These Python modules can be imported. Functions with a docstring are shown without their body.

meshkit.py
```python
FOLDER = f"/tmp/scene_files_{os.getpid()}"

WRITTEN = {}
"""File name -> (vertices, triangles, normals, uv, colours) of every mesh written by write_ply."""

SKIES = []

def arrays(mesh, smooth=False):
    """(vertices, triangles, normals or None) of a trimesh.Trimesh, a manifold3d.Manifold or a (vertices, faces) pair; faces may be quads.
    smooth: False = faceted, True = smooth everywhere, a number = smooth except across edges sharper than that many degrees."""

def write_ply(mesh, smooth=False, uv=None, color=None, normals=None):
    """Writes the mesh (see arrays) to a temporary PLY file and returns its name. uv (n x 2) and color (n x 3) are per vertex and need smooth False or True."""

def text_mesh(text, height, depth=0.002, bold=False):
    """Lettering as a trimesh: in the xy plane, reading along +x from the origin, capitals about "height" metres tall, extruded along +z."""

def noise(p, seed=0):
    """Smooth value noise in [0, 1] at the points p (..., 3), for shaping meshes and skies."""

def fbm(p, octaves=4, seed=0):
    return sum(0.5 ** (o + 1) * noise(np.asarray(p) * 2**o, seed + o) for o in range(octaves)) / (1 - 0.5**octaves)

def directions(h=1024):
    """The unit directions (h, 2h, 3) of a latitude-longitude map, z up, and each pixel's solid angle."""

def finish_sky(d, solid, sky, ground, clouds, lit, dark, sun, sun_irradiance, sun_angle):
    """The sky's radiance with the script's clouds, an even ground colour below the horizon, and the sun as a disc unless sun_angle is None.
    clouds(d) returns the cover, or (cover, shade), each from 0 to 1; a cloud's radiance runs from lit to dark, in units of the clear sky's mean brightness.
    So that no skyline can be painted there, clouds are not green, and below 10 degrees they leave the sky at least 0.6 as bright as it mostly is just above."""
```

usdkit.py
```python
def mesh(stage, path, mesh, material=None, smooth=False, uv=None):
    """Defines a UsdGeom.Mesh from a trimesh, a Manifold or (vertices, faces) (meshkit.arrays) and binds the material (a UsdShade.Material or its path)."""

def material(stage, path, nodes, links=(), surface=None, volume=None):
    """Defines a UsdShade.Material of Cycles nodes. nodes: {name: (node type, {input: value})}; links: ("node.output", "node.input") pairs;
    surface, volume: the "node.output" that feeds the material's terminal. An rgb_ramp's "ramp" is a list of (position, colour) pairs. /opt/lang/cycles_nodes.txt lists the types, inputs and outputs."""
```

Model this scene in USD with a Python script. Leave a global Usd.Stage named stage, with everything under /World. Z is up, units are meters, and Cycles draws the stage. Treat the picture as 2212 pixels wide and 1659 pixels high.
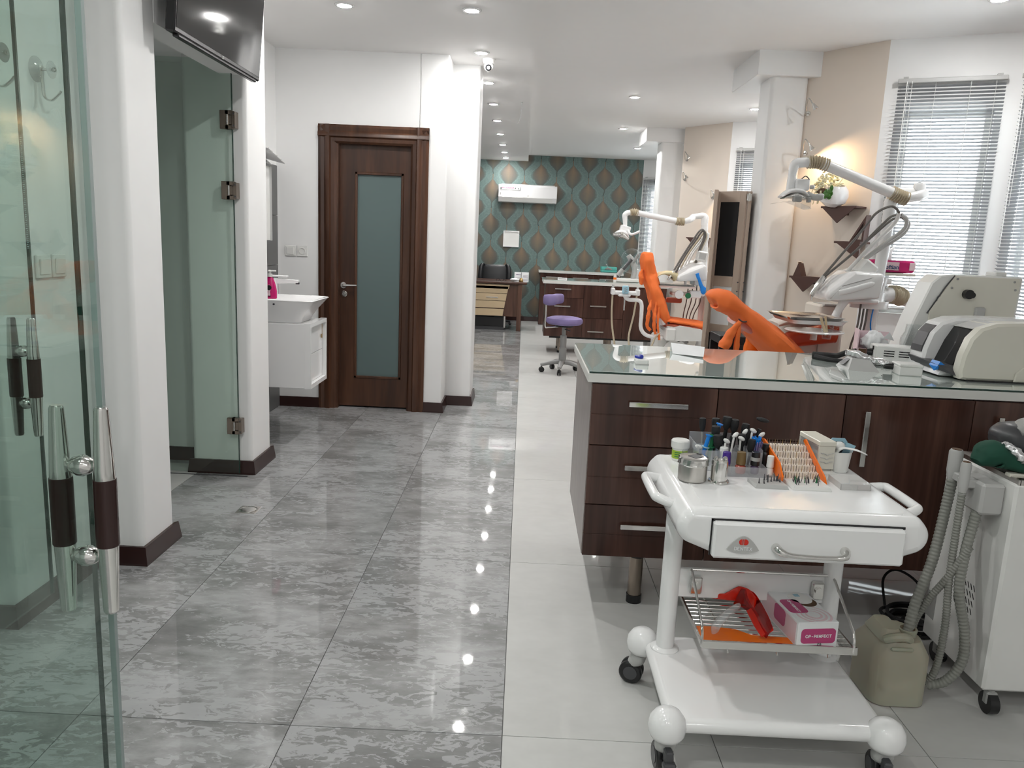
import math, random
import numpy as np, trimesh, usdkit, meshkit
import manifold3d as m3
from shapely.geometry import Polygon, Point, box as sbox
from shapely.ops import unary_union
from pxr import Usd, UsdGeom, UsdLux, UsdShade, Gf, Sdf, Vt

stage = Usd.Stage.CreateInMemory()
UsdGeom.SetStageUpAxis(stage, 'Z'); UsdGeom.SetStageMetersPerUnit(stage, 1.0)
UsdGeom.Xform.Define(stage, '/World'); UsdGeom.Scope.Define(stage, '/World/Looks')
R = random.Random(7); NR = np.random.default_rng(7)
PI = math.pi

# ------------------------------------------------------------------ camera, sky, exposure
EXPOSURE = 0.50
cam = UsdGeom.Camera.Define(stage, '/World/camera')
FPX = 1672.6
cam.CreateHorizontalApertureAttr(36.0); cam.CreateFocalLengthAttr(36.0 * FPX / 2212)
cam.CreateFStopAttr(0.0); cam.CreateExposureAttr(EXPOSURE); cam.CreateClippingRangeAttr((0.05, 200.0))
def _basis():
    d = np.array([1133.7 - 1106, 520.0 - 829.5, FPX]); d /= np.linalg.norm(d)
    h = np.array([1, 0.0442]); h /= np.hypot(*h)
    x = np.array([*h, 0.0]); x -= d * (x @ d); x /= np.linalg.norm(x)
    n = np.cross(d, x)
    return np.stack([x, d, -n])            # rows: world axes in camera (right, down, forward)
B = _basis()
right, down, fwd = B[:, 0], B[:, 1], B[:, 2]
EYE = np.array([0, 0, 1.374])
mm = Gf.Matrix4d(*[float(v) for v in (*right, 0, *(-down), 0, *(-fwd), 0, *EYE, 1)])
cam.AddTransformOp().Set(mm)

DOWN_L = 520.0         # radiance of a recessed downlight
DAY_L = 2.2            # the overcast sky outside
dome = UsdLux.DomeLight.Define(stage, '/World/sky')
dome.CreateIntensityAttr(DAY_L); dome.CreateColorAttr(Gf.Vec3f(0.93, 0.97, 1.0))

# ------------------------------------------------------------------ materials
def mat(name, nodes, links=(), surface='p.BSDF'):
    return usdkit.material(stage, '/World/Looks/' + name, nodes, links, surface=surface)
M = {}
def plain(name, col, rough=0.5, metal=0.0, var=0.02, **k):
    """a plain coat whose tone varies faintly over the thing"""
    c = np.array(col, float)
    M[name] = mat(name, {'t': ('texture_coordinate', {}), 'n': ('noise_texture', {'scale': 9.0, 'detail': 3.0}),
                         'r': ('rgb_ramp', {'ramp': [(0.3, tuple(c * (1 - var))), (0.7, tuple(np.minimum(c * (1 + var), 1)))]}),
                         'p': ('principled_bsdf', {'roughness': rough, 'metallic': metal, **k})},
                  [('t.object', 'n.vector'), ('n.fac', 'r.fac'), ('r.color', 'p.base_color')])
    return M[name]
def glassy(name, tint, gloss=1.0, rough=0.0):
    """a clear pane: light passes straight, each face mirrors after Schlick, alike from in front and behind"""
    M[name] = mat(name, {'f': ('layer_weight', {'blend': 0.5}), 'w': ('math', {'math_type': 'power', 'value2': 5.0}), 'm': ('math', {'math_type': 'multiply_add', 'value2': 0.9 * gloss, 'value3': 0.042 * gloss}), 't': ('transparent_bsdf', {'color': tint}),
                         'g': ('glossy_bsdf', {'color': (1, 1, 1), 'roughness': rough}), 'x': ('mix_closure', {})},
                  [('f.facing', 'w.value1'), ('w.value', 'm.value1'), ('m.value', 'x.fac'), ('t.BSDF', 'x.closure1'), ('g.BSDF', 'x.closure2')], 'x.closure')
def emit(name, col, s):
    M[name] = mat(name, {'e': ('emission', {'color': col, 'strength': s})}, (), 'e.emission')

plain('paint_white', (0.83, 0.83, 0.825), 0.55, var=0.006)
plain('paint_ceiling', (0.83, 0.82, 0.81), 0.75, var=0.005)
plain('paint_beige', (0.76, 0.68, 0.60), 0.6, var=0.006)
plain('baseboard', (0.028, 0.010, 0.009), 0.25)
plain('white_gloss', (0.82, 0.82, 0.82), 0.12, var=0.005)
plain('white_satin', (0.76, 0.76, 0.74), 0.35)
plain('white_plastic', (0.74, 0.74, 0.72), 0.3)
plain('cream_plastic', (0.68, 0.66, 0.58), 0.35)
plain('warm_plastic', (0.70, 0.66, 0.60), 0.35)
plain('grey_plastic', (0.33, 0.33, 0.32), 0.4)
plain('mid_grey', (0.27, 0.27, 0.265), 0.4)
plain('light_grey', (0.46, 0.46, 0.45), 0.4)
plain('pale_hose', (0.24, 0.245, 0.22), 0.5)
plain('dark_grey', (0.06, 0.06, 0.065), 0.35)
plain('charcoal_hose', (0.13, 0.12, 0.11), 0.45)
plain('black', (0.008, 0.008, 0.009), 0.3)
plain('black_gloss', (0.004, 0.004, 0.005), 0.06)
plain('black_matte', (0.012, 0.012, 0.013), 0.7)
plain('leather_black', (0.012, 0.013, 0.015), 0.35)
plain('chrome', (0.72, 0.71, 0.69), 0.12, 1.0)
plain('steel', (0.58, 0.56, 0.53), 0.28, 1.0)
plain('bronze', (0.30, 0.25, 0.21), 0.25, 1.0)
plain('brass', (0.5, 0.35, 0.16), 0.3, 1.0)
plain('violet', (0.215, 0.17, 0.35), 0.75)
plain('orange_cloth', (0.84, 0.17, 0.03), 0.75)
plain('orange_leather', (0.52, 0.070, 0.022), 0.35)
plain('salmon_leather', (0.46, 0.11, 0.06), 0.4)
plain('orange_plastic', (0.90, 0.17, 0.008), 0.25)
plain('red_plastic', (0.62, 0.018, 0.006), 0.25)
plain('bellow', (0.50, 0.43, 0.31), 0.5)
plain('magenta', (0.50, 0.004, 0.13), 0.25)
plain('pink', (0.45, 0.05, 0.17), 0.4)
plain('pale_pink', (0.74, 0.56, 0.60), 0.5)
plain('paper', (0.78, 0.79, 0.80), 0.7)
plain('blue', (0.008, 0.21, 0.68), 0.35)
plain('deep_blue', (0.012, 0.03, 0.36), 0.35)
plain('navy', (0.01, 0.06, 0.16), 0.4)
plain('green_cloth', (0.004, 0.055, 0.032), 0.85)
plain('green', (0.01, 0.16, 0.06), 0.4)
plain('lime', (0.36, 0.52, 0.05), 0.4)
plain('teal', (0.10, 0.46, 0.40), 0.4)
plain('purple', (0.055, 0.018, 0.24), 0.35)
plain('olive', (0.16, 0.10, 0.035), 0.4)
plain('copper', (0.42, 0.09, 0.06), 0.2)
plain('plum', (0.11, 0.07, 0.15), 0.25)
plain('yellow_cloth', (0.66, 0.58, 0.36), 0.8)
plain('beech', (0.60, 0.46, 0.29), 0.45)
plain('screen_wood', (0.45, 0.36, 0.29), 0.5)
plain('screen_edge', (0.62, 0.50, 0.42), 0.5)
plain('shelf_brown', (0.075, 0.032, 0.024), 0.5)
plain('jerry', (0.40, 0.385, 0.30), 0.4, subsurface_weight=0.2, subsurface_scale=0.02)
plain('leaf', (0.05, 0.16, 0.02), 0.5)
plain('petal', (0.74, 0.70, 0.47), 0.6)
plain('bark', (0.09, 0.045, 0.02), 0.7)
plain('wood_pale', (0.62, 0.48, 0.30), 0.6)
plain('sky_blue', (0.30, 0.50, 0.60), 0.5)
plain('stone_tile', (0.12, 0.12, 0.12), 0.45)
plain('foil', (0.75, 0.75, 0.76), 0.22, 1.0)
plain('worktop_white', (0.70, 0.70, 0.67), 0.35)
plain('grout', (0.16, 0.16, 0.16), 0.8)
glassy('glass_green', (0.845, 0.915, 0.885), 0.8)
glassy('glass_alcove', (0.89, 0.945, 0.915), 0.8)
glassy('glass_light', (0.90, 0.945, 0.925), 0.8)
glassy('glass_clear', (0.95, 0.96, 0.96), 0.9)
def milky(name, white, mix):
    """clear plastic with a trace of haze"""
    M[name] = mat(name, {'f': ('layer_weight', {'blend': 0.5}), 'w': ('math', {'math_type': 'power', 'value2': 4.0}), 'm': ('math', {'math_type': 'multiply_add', 'value2': 0.9, 'value3': 0.06}), 't': ('transparent_bsdf', {'color': (0.96, 0.965, 0.97)}),
                         'g': ('glossy_bsdf', {'color': (1, 1, 1), 'roughness': 0.03}), 'x': ('mix_closure', {}), 'd': ('diffuse_bsdf', {'color': white}), 'x2': ('mix_closure', {'fac': mix})},
                  [('f.facing', 'w.value1'), ('w.value', 'm.value1'), ('m.value', 'x.fac'), ('t.BSDF', 'x.closure1'), ('g.BSDF', 'x.closure2'), ('x.closure', 'x2.closure1'), ('d.BSDF', 'x2.closure2')], 'x2.closure')
milky('acrylic', (0.8, 0.82, 0.84), 0.16)
milky('hook_clear', (0.8, 0.8, 0.8), 0.30)
milky('orange_sheet', (0.95, 0.20, 0.01), 0.72)
milky('cloudy_clear', (0.75, 0.74, 0.72), 0.45)
glassy('window_pane', (0.95, 0.97, 0.97), 0.8)
glassy('orange_film', (0.92, 0.25, 0.02), 1.0, 0.1)
glassy('red_film', (0.75, 0.04, 0.015), 1.0, 0.05)
plain('glass_edge', (0.012, 0.04, 0.03), 0.15)
plain('seal', (0.30, 0.36, 0.35), 0.3)
plain('worktop_glass', (0.60, 0.68, 0.64), 0.015, 0.0, specular_ior_level=1.0, coat_weight=1.0, coat_roughness=0.01, coat_ior=1.9)
M['frosted'] = mat('frosted', {'g': ('geometry', {}), 'n': ('noise_texture', {'scale': 300.0}), 'b': ('bump', {'strength': 0.1, 'distance': 0.001}), 'tr': ('translucent_bsdf', {'color': (0.16, 0.26, 0.26)}),
                               'p': ('principled_bsdf', {'base_color': (0.155, 0.215, 0.215), 'roughness': 0.3}), 'x': ('mix_closure', {'fac': 0.25})},
                   [('g.position', 'n.vector'), ('n.fac', 'b.height'), ('b.normal', 'p.normal'), ('p.BSDF', 'x.closure1'), ('tr.BSDF', 'x.closure2')], 'x.closure')
emit('bulb', (1.0, 0.985, 0.965), DOWN_L)
emit('bulb_warm', (1.0, 0.68, 0.38), 620.0)
emit('bulb_seen', (1.0, 0.9, 0.75), 12.0)

def wood(name, dark, mid, light, across, along, axis, rough=0.3, contrast=1.0):
    """grain along AXIS: noise squeezed across it"""
    sc = [across] * 3; sc[axis] = along
    M[name] = mat(name, {'g': ('geometry', {}), 'o': ('object_info', {}), 's': ('vector_math', {'math_type': 'scale', 'scale': 1.0}), 'cx': ('combine_xyz', {}),
                         'om': ('math', {'math_type': 'multiply', 'value2': 37.0}), 'a': ('vector_math', {'math_type': 'add'}),
                         'm': ('mapping', {'scale': tuple(sc)}), 'n': ('noise_texture', {'scale': 1.0, 'detail': 5.0, 'roughness': 0.62, 'distortion': 0.5}),
                         'm2': ('mapping', {'scale': tuple(np.array(sc) * 5)}), 'n2': ('noise_texture', {'scale': 1.0, 'detail': 2.0}),
                         'ad': ('math', {'math_type': 'multiply_add', 'value2': 0.22, 'value3': -0.11}), 'sm': ('math', {'math_type': 'add'}),
                         'r': ('rgb_ramp', {'ramp': [(0.30, dark), (0.5, mid), (0.74, light)]}), 'p': ('principled_bsdf', {'roughness': rough})},
                  [('g.position', 's.vector1'), ('o.random', 'om.value1'), ('om.value', 'cx.x'), ('om.value', 'cx.y'), ('om.value', 'cx.z'), ('s.vector', 'a.vector1'), ('cx.vector', 'a.vector2'),
                   ('a.vector', 'm.vector'), ('m.vector', 'n.vector'), ('a.vector', 'm2.vector'), ('m2.vector', 'n2.vector'), ('n2.fac', 'ad.value1'), ('n.fac', 'sm.value1'), ('ad.value', 'sm.value2'),
                   ('sm.value', 'r.fac'), ('r.color', 'p.base_color')])
wood('walnut', (0.031, 0.0125, 0.009), (0.062, 0.026, 0.0185), (0.125, 0.060, 0.044), 9.0, 0.55, 2, 0.22)
wood('walnut_flat', (0.03, 0.012, 0.008), (0.07, 0.03, 0.02), (0.13, 0.06, 0.04), 9.0, 0.7, 0, 0.3)
wood('desk_wood', (0.06, 0.025, 0.015), (0.10, 0.045, 0.028), (0.16, 0.08, 0.05), 9.0, 0.7, 2, 0.35)
wood('door_wood', (0.030, 0.0115, 0.0055), (0.066, 0.026, 0.0125), (0.108, 0.046, 0.023), 6.0, 0.6, 2, 0.32)
wood('laminate_side', (0.20, 0.165, 0.155), (0.25, 0.21, 0.195), (0.30, 0.26, 0.24), 30.0, 0.8, 2, 0.3)

def floor_mats():
    def base(name, ramp, mid, flakes, flake_col, rough, sc, coat):
        """cloudy stone: broad tone, a finer mottle, and crisp pale flakes that gather in drifts; every tile is shifted on its own"""
        n = {'g': ('geometry', {}), 'o': ('object_info', {}), 'om': ('math', {'math_type': 'multiply', 'value2': 53.0}), 'cx': ('combine_xyz', {}), 'a': ('vector_math', {'math_type': 'add'}), 'm': ('mapping', {'scale': sc}),
             'n1': ('noise_texture', {'scale': 2.6, 'detail': 4.0, 'roughness': 0.6}), 'n2': ('noise_texture', {'scale': 15.0, 'detail': 6.0, 'roughness': 0.65}),
             'n3': ('noise_texture', {'scale': 2.8, 'detail': 4.0, 'roughness': 0.65}), 'n4': ('noise_texture', {'scale': 24.0, 'detail': 6.0, 'roughness': 0.62, 'distortion': 1.2}),
             'tone': ('math', {'math_type': 'multiply_add', 'value2': 0.35}), 'half': ('math', {'math_type': 'multiply', 'value2': 0.65}), 'r': ('rgb_ramp', {'ramp': ramp}),
             'k': ('math', {'math_type': 'multiply_add', 'value2': 0.9}), 'fl': ('rgb_ramp', {'ramp': flakes}), 'mx': ('mix_color', {'b': flake_col}),
             'p': ('principled_bsdf', {'roughness': rough, 'specular_ior_level': 0.25, 'coat_weight': coat, 'coat_roughness': 0.025})}
        l = [('g.position', 'a.vector1'), ('o.random', 'om.value1'), ('om.value', 'cx.x'), ('om.value', 'cx.y'), ('om.value', 'cx.z'), ('cx.vector', 'a.vector2'), ('a.vector', 'm.vector')] + [('m.vector', f'n{i}.vector') for i in (1, 2, 3, 4)]
        l += [('n1.fac', 'half.value1'), ('n2.fac', 'tone.value1'), ('half.value', 'tone.value3'), ('tone.value', 'r.fac'), ('n3.fac', 'k.value1'), ('n4.fac', 'k.value3'), ('k.value', 'fl.fac'), ('fl.color', 'mx.fac'), ('r.color', 'mx.a'), ('mx.result', 'p.base_color')]
        M[name] = mat(name, n, l)
    base('tile_grey', [(0.32, (0.115, 0.117, 0.115)), (0.48, (0.20, 0.202, 0.20)), (0.62, (0.34, 0.343, 0.345))], None, [(0.0, (0, 0, 0)), (0.97, (0, 0, 0)), (0.985, (0.45, 0.45, 0.45)), (1.0, (0.75, 0.75, 0.75))], (0.37, 0.375, 0.38), 0.45, (0.75, 1.5, 1.0), 0.8)
    base('tile_white', [(0.3, (0.49, 0.49, 0.475)), (0.7, (0.58, 0.58, 0.565))], None, [(0.0, (0, 0, 0)), (1.0, (0.1, 0.1, 0.1))], (0.56, 0.56, 0.54), 0.5, (1.0, 1.6, 1.0), 0.35)
floor_mats()

def wallpaper(x0, z0, a, b, W, H):
    """ogee leaves in staggered rows, brown on mottled teal with a pale outline"""
    n = {'g': ('geometry', {}), 's': ('separate_xyz', {})}; l = [('g.position', 's.vector')]
    def m(name, t, *ins, **k):
        n[name] = ('math', {'math_type': t, **k})
        for i, s in enumerate(ins):
            if isinstance(s, str): l.append((s, f'{name}.value{i+1}'))
            else: n[name][1][f'value{i+1}'] = float(s)
        return name + '.value'
    n['nz'] = ('noise_texture', {'scale': 7.0, 'detail': 3.0}); l.append(('g.position', 'nz.vector'))
    wob = m('wob', 'multiply_add', 'nz.fac', 0.05, -0.025)
    xs, zs = m('xs', 'add', 's.x', wob), m('zs', 'add', 's.z', wob)
    qs, ts = [], []
    for i, (ox, oz) in enumerate(((0, 0), (a / 2, b / 2))):
        fx = m(f'fx{i}', 'fraction', m(f'ux{i}', 'divide', m(f'vx{i}', 'add', xs, 100 * a + a / 2 - x0 - ox), a))
        dx = m(f'dx{i}', 'multiply', m(f'ax{i}', 'absolute', m(f'cx{i}', 'subtract', fx, 0.5)), a / W)
        fz = m(f'fz{i}', 'fraction', m(f'uz{i}', 'divide', m(f'vz{i}', 'add', zs, 100 * b + b / 2 - z0 - oz), b))
        t = m(f't{i}', 'multiply', m(f'cz{i}', 'subtract', fz, 0.5), b / H)
        tc = m(f'tc{i}', 'minimum', m(f'ta{i}', 'absolute', t), 1.0)
        w = m(f'w{i}', 'power', m(f'w0{i}', 'add', m(f'wh{i}', 'multiply', m(f'co{i}', 'cosine', m(f'tp{i}', 'multiply', tc, PI)), 0.5), 0.51), 0.62)
        q = m(f'q{i}', 'divide', dx, w)
        qs.append(q); ts.append(t)
    q = m('qmin', 'minimum', *qs)
    sel = m('sel', 'less_than', qs[0], qs[1])
    n['tm'] = ('mix_float', {}); l += [(sel, 'tm.fac'), (ts[1], 'tm.a'), (ts[0], 'tm.b')]
    n['m2'] = ('noise_texture', {'scale': 38.0, 'detail': 6.0, 'roughness': 0.7}); l.append(('g.position', 'm2.vector'))
    qn = m('qn', 'add', q, m('qw', 'multiply_add', 'm2.fac', 0.5, -0.25))
    n['base'] = ('rgb_ramp', {'ramp': [(0.3, (0.105, 0.165, 0.155)), (0.7, (0.165, 0.235, 0.222))]}); l.append(('m2.fac', 'base.fac'))
    n['leafr'] = ('rgb_ramp', {'ramp': [(0.0, (0.23, 0.165, 0.105)), (0.55, (0.165, 0.13, 0.10)), (1.0, (0.10, 0.12, 0.11))]}); l.append((qn, 'leafr.fac'))
    tt = m('tt', 'multiply_add', 'tm.result', -0.55, 0.25, use_clamp=True)
    n['leafd'] = ('mix_color', {'b': (0.06, 0.09, 0.085)}); l += [(tt, 'leafd.fac'), ('leafr.color', 'leafd.a')]
    n['in'] = ('map_range', {'from_min': 0.85, 'from_max': 1.12, 'to_min': 1.0, 'to_max': 0.0, 'clamp': True}); l.append((qn, 'in.value'))
    n['c1'] = ('mix_color', {}); l += [('in.result', 'c1.fac'), ('base.color', 'c1.a'), ('leafd.result', 'c1.b')]
    n['rim'] = ('rgb_ramp', {'ramp': [(0.0, (0, 0, 0)), (0.315, (0, 0, 0)), (0.35, (0.26, 0.26, 0.26)), (0.40, (0, 0, 0)), (1, (0, 0, 0))]}); l.append((m('qh', 'multiply', qn, 0.3), 'rim.fac'))
    n['c2'] = ('mix_color', {'b': (0.20, 0.33, 0.30)}); l += [('rim.color', 'c2.fac'), ('c1.result', 'c2.a'), ('c2.result', 'p.base_color')]
    n['p'] = ('principled_bsdf', {'roughness': 0.5})
    M['wallpaper'] = mat('wallpaper', n, l)
wallpaper(0.489, 1.629, 0.54, 0.552, 0.147, 0.200)

# ------------------------------------------------------------------ mesh helpers (all give trimesh meshes, metres)
def T(m): return m if isinstance(m, trimesh.Trimesh) else trimesh.Trimesh(*meshkit.arrays(m)[:2], process=False)
def cat(*ms):
    ms = [T(x) for g in ms for x in (g if isinstance(g, (list, tuple)) else [g])]
    return trimesh.util.concatenate(ms)
def hull(pts): return trimesh.convex.convex_hull(np.asarray(pts, float))
def bx(x0, y0, z0, x1, y1, z1, b=0.0):
    lo, hi = np.minimum((x0, y0, z0), (x1, y1, z1)), np.maximum((x0, y0, z0), (x1, y1, z1))
    if b <= 0:
        m = trimesh.creation.box(hi - lo); m.apply_translation((lo + hi) / 2); return m
    b = min(b, (hi - lo).min() * 0.45); pts = []
    for i in range(8):
        c = np.array([hi[k] if i >> k & 1 else lo[k] for k in range(3)]); s = np.where(c == hi, -1, 1)
        for k in range(3):
            q = c + s * b; q[k] = c[k]; pts.append(q)
    return hull(pts)
def ball(c, r, n=16, scale=(1, 1, 1)):
    m = trimesh.creation.uv_sphere(radius=1.0, count=[max(6, n // 2), n]); m.apply_scale(np.array(scale) * r); m.apply_translation(c); return m
def rbox(x0, y0, z0, x1, y1, z1, r, n=10):
    lo, hi = np.minimum((x0, y0, z0), (x1, y1, z1)), np.maximum((x0, y0, z0), (x1, y1, z1)); r = min(r, (hi - lo).min() * 0.499)
    s = trimesh.creation.uv_sphere(radius=r, count=[max(4, n // 2 + 1), n]).vertices
    return hull(np.vstack([s + [lo[0] + r if i & 1 else hi[0] - r, lo[1] + r if i & 2 else hi[1] - r, lo[2] + r if i & 4 else hi[2] - r] for i in range(8)]))
def frame_of(d):
    d = np.asarray(d, float); d = d / np.linalg.norm(d)
    a = np.cross(d, [0, 0, 1.0] if abs(d[2]) < 0.9 else [1.0, 0, 0]); a /= np.linalg.norm(a)
    return a, np.cross(d, a), d
def rings_mesh(rings, caps=True):
    """rings: k arrays (n, 3), joined into one closed skin"""
    k, n = len(rings), len(rings[0]); v = np.vstack(rings); f = []
    for i in range(k - 1):
        for j in range(n):
            a, b, c, d = i * n + j, i * n + (j + 1) % n, (i + 1) * n + (j + 1) % n, (i + 1) * n + j
            f += [(a, b, c), (a, c, d)]
    if caps:
        c0, c1 = len(v), len(v) + 1; v = np.vstack([v, rings[0].mean(0), rings[-1].mean(0)])
        for j in range(n): f += [(c0, (j + 1) % n, j), (c1, (k - 1) * n + j, (k - 1) * n + (j + 1) % n)]
    m = trimesh.Trimesh(v, f, process=False)
    if m.volume < 0: m.invert()
    return m
def cyl(p, q, r, r2=None, n=20):
    p, q = np.asarray(p, float), np.asarray(q, float); r2 = r if r2 is None else r2; a, b, _ = frame_of(q - p); t = np.arange(n) * 2 * PI / n
    c = np.cos(t)[:, None] * a + np.sin(t)[:, None] * b
    return rings_mesh([p + c * r, q + c * r2])
def lathe(prof, c=(0, 0, 0), axis=(0, 0, 1), n=28):
    a, b, d = frame_of(axis); t = np.arange(n) * 2 * PI / n; u = np.cos(t)[:, None] * a + np.sin(t)[:, None] * b
    return rings_mesh([np.asarray(c) + d * z + u * max(r, 1e-5) for r, z in prof])
def spline(pts, k=8):
    p = np.asarray(pts, float)
    if len(p) < 3: return p
    q = np.vstack([2 * p[0] - p[1], p, 2 * p[-1] - p[-2]]); out = []
    for i in range(1, len(q) - 2):
        for t in np.arange(k) / k:
            out.append(0.5 * (2 * q[i] + (q[i + 1] - q[i - 1]) * t + (2 * q[i - 1] - 5 * q[i] + 4 * q[i + 1] - q[i + 2]) * t * t + (3 * q[i] - q[i - 1] - 3 * q[i + 1] + q[i + 2]) * t ** 3))
    return np.array(out + [p[-1]])
def tube(pts, r, n=10, k=6, smooth=True):
    p = spline(pts, k) if smooth else np.asarray(pts, float)
    rr = np.broadcast_to(np.asarray(r, float), (len(p),)) if np.ndim(r) == 0 or len(np.atleast_1d(r)) == len(p) else np.interp(np.linspace(0, 1, len(p)), np.linspace(0, 1, len(r)), r)
    t = np.gradient(p, axis=0); t /= np.linalg.norm(t, axis=1, keepdims=True) + 1e-12
    a, _, _ = frame_of(t[0]); rings = []; ang = np.arange(n) * 2 * PI / n
    for i in range(len(p)):
        a = a - t[i] * (a @ t[i]); a /= np.linalg.norm(a); b = np.cross(t[i], a)
        rings.append(p[i] + rr[i] * (np.cos(ang)[:, None] * a + np.sin(ang)[:, None] * b))
    return rings_mesh(rings)
def bar(pts, r, n=8): return tube(pts, r, n, smooth=False)
def hose(pts, r, pitch, depth, n=12):
    """a corrugated hose"""
    p = spline(pts, 24); L = np.r_[0, np.cumsum(np.linalg.norm(np.diff(p, axis=0), axis=1))]; s = np.arange(0, L[-1], pitch / 4)
    q = np.stack([np.interp(s, L, p[:, k]) for k in range(3)], 1)
    return tube(q, r - depth * (np.arange(len(s)) % 4 >= 2), n, smooth=False)
def loft(path, w, th, side=(0, 1, 0), n=24, e=2.6, k=6):
    """superellipse sections (w wide along SIDE, th thick) along a smooth path, rounded off at its ends"""
    p = spline(path, k); u = np.linspace(0, 1, len(p)); g = np.linspace(0, 1, len(w))
    w, th = np.interp(u, g, w), np.interp(u, g, th); t = np.gradient(p, axis=0); t /= np.linalg.norm(t, axis=1, keepdims=True); s = np.asarray(side, float); s /= np.linalg.norm(s)
    a = np.arange(n) * 2 * PI / n; cx, cy = np.sign(np.cos(a)) * abs(np.cos(a)) ** (2 / e), np.sign(np.sin(a)) * abs(np.sin(a)) ** (2 / e); rings = []
    for i in range(len(p)):
        up = np.cross(t[i], s); up /= np.linalg.norm(up)
        rings.append(p[i] + cx[:, None] * s * w[i] / 2 + cy[:, None] * up * th[i] / 2)
    return rings_mesh(rings)
def prism(poly, z0, z1):
    if hasattr(poly, 'geoms'): return cat(*[prism(g, z0, z1) for g in poly.geoms])
    poly = poly if isinstance(poly, Polygon) else Polygon(poly)
    m = trimesh.creation.extrude_polygon(poly, z1 - z0, engine='earcut'); m.apply_translation((0, 0, z0)); return m
def xz(m):      # (x, y, z) -> (x, -z, y): a drawing in the x-z plane that grows towards -y
    m = m.copy(); v = m.vertices; m.vertices = np.stack([v[:, 0], -v[:, 2], v[:, 1]], 1); return m
def profile_x(poly, y0, y1):
    """a polygon in (x, z) drawn out along y from y0 to y1"""
    return mv(xz(prism(poly, 0, y1 - y0)), (0, y1, 0))
def profile_y(poly, x0, x1):
    """a polygon in (y, z) drawn out along x"""
    m = prism(poly, 0, x1 - x0); v = m.vertices; m.vertices = np.stack([v[:, 2] + x0, v[:, 0], v[:, 1]], 1); return m
def bevel_x(poly, y0, y1, b):
    """a convex (x, z) polygon drawn out along y with chamfered ends"""
    poly = poly if isinstance(poly, Polygon) else Polygon(poly); a, i = np.array(poly.exterior.coords), np.array(poly.buffer(-b).exterior.coords)
    f = lambda c, y: np.stack([c[:, 0], np.full(len(c), y), c[:, 1]], 1)
    return hull(np.vstack([f(a, y0 + b), f(a, y1 - b), f(i, y0), f(i, y1)]))
def mv(m, t): m = m.copy(); m.apply_translation(t); return m
def rot(m, deg, axis=(0, 0, 1), at=(0, 0, 0)):
    m = m.copy(); m.apply_transform(trimesh.transformations.rotation_matrix(math.radians(deg), axis, at)); return m
def text(s, h, depth=0.0008, bold=True): return meshkit.text_mesh(s, h, depth, bold)
def text_front(s, h, at, deg=0, depth=0.0008):
    """lettering on a face that looks towards -y, centred at AT"""
    m = text(s, h, depth); c = m.bounds.mean(0); m.apply_translation((-c[0], -c[1], 0)); return mv(rot(xz(m), deg), at)
def rough(m, amp, freq, seed=0):
    m = m.copy(); n = m.vertex_normals; m.vertices = m.vertices + n * ((meshkit.fbm(m.vertices * freq, 3, seed) - 0.5) * 2 * amp)[:, None]; return m
def fine(m, size, times=4):
    v, f = trimesh.remesh.subdivide_to_size(m.vertices, m.faces, size, max_iter=12); x = trimesh.Trimesh(v, f, process=True); return x

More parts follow.
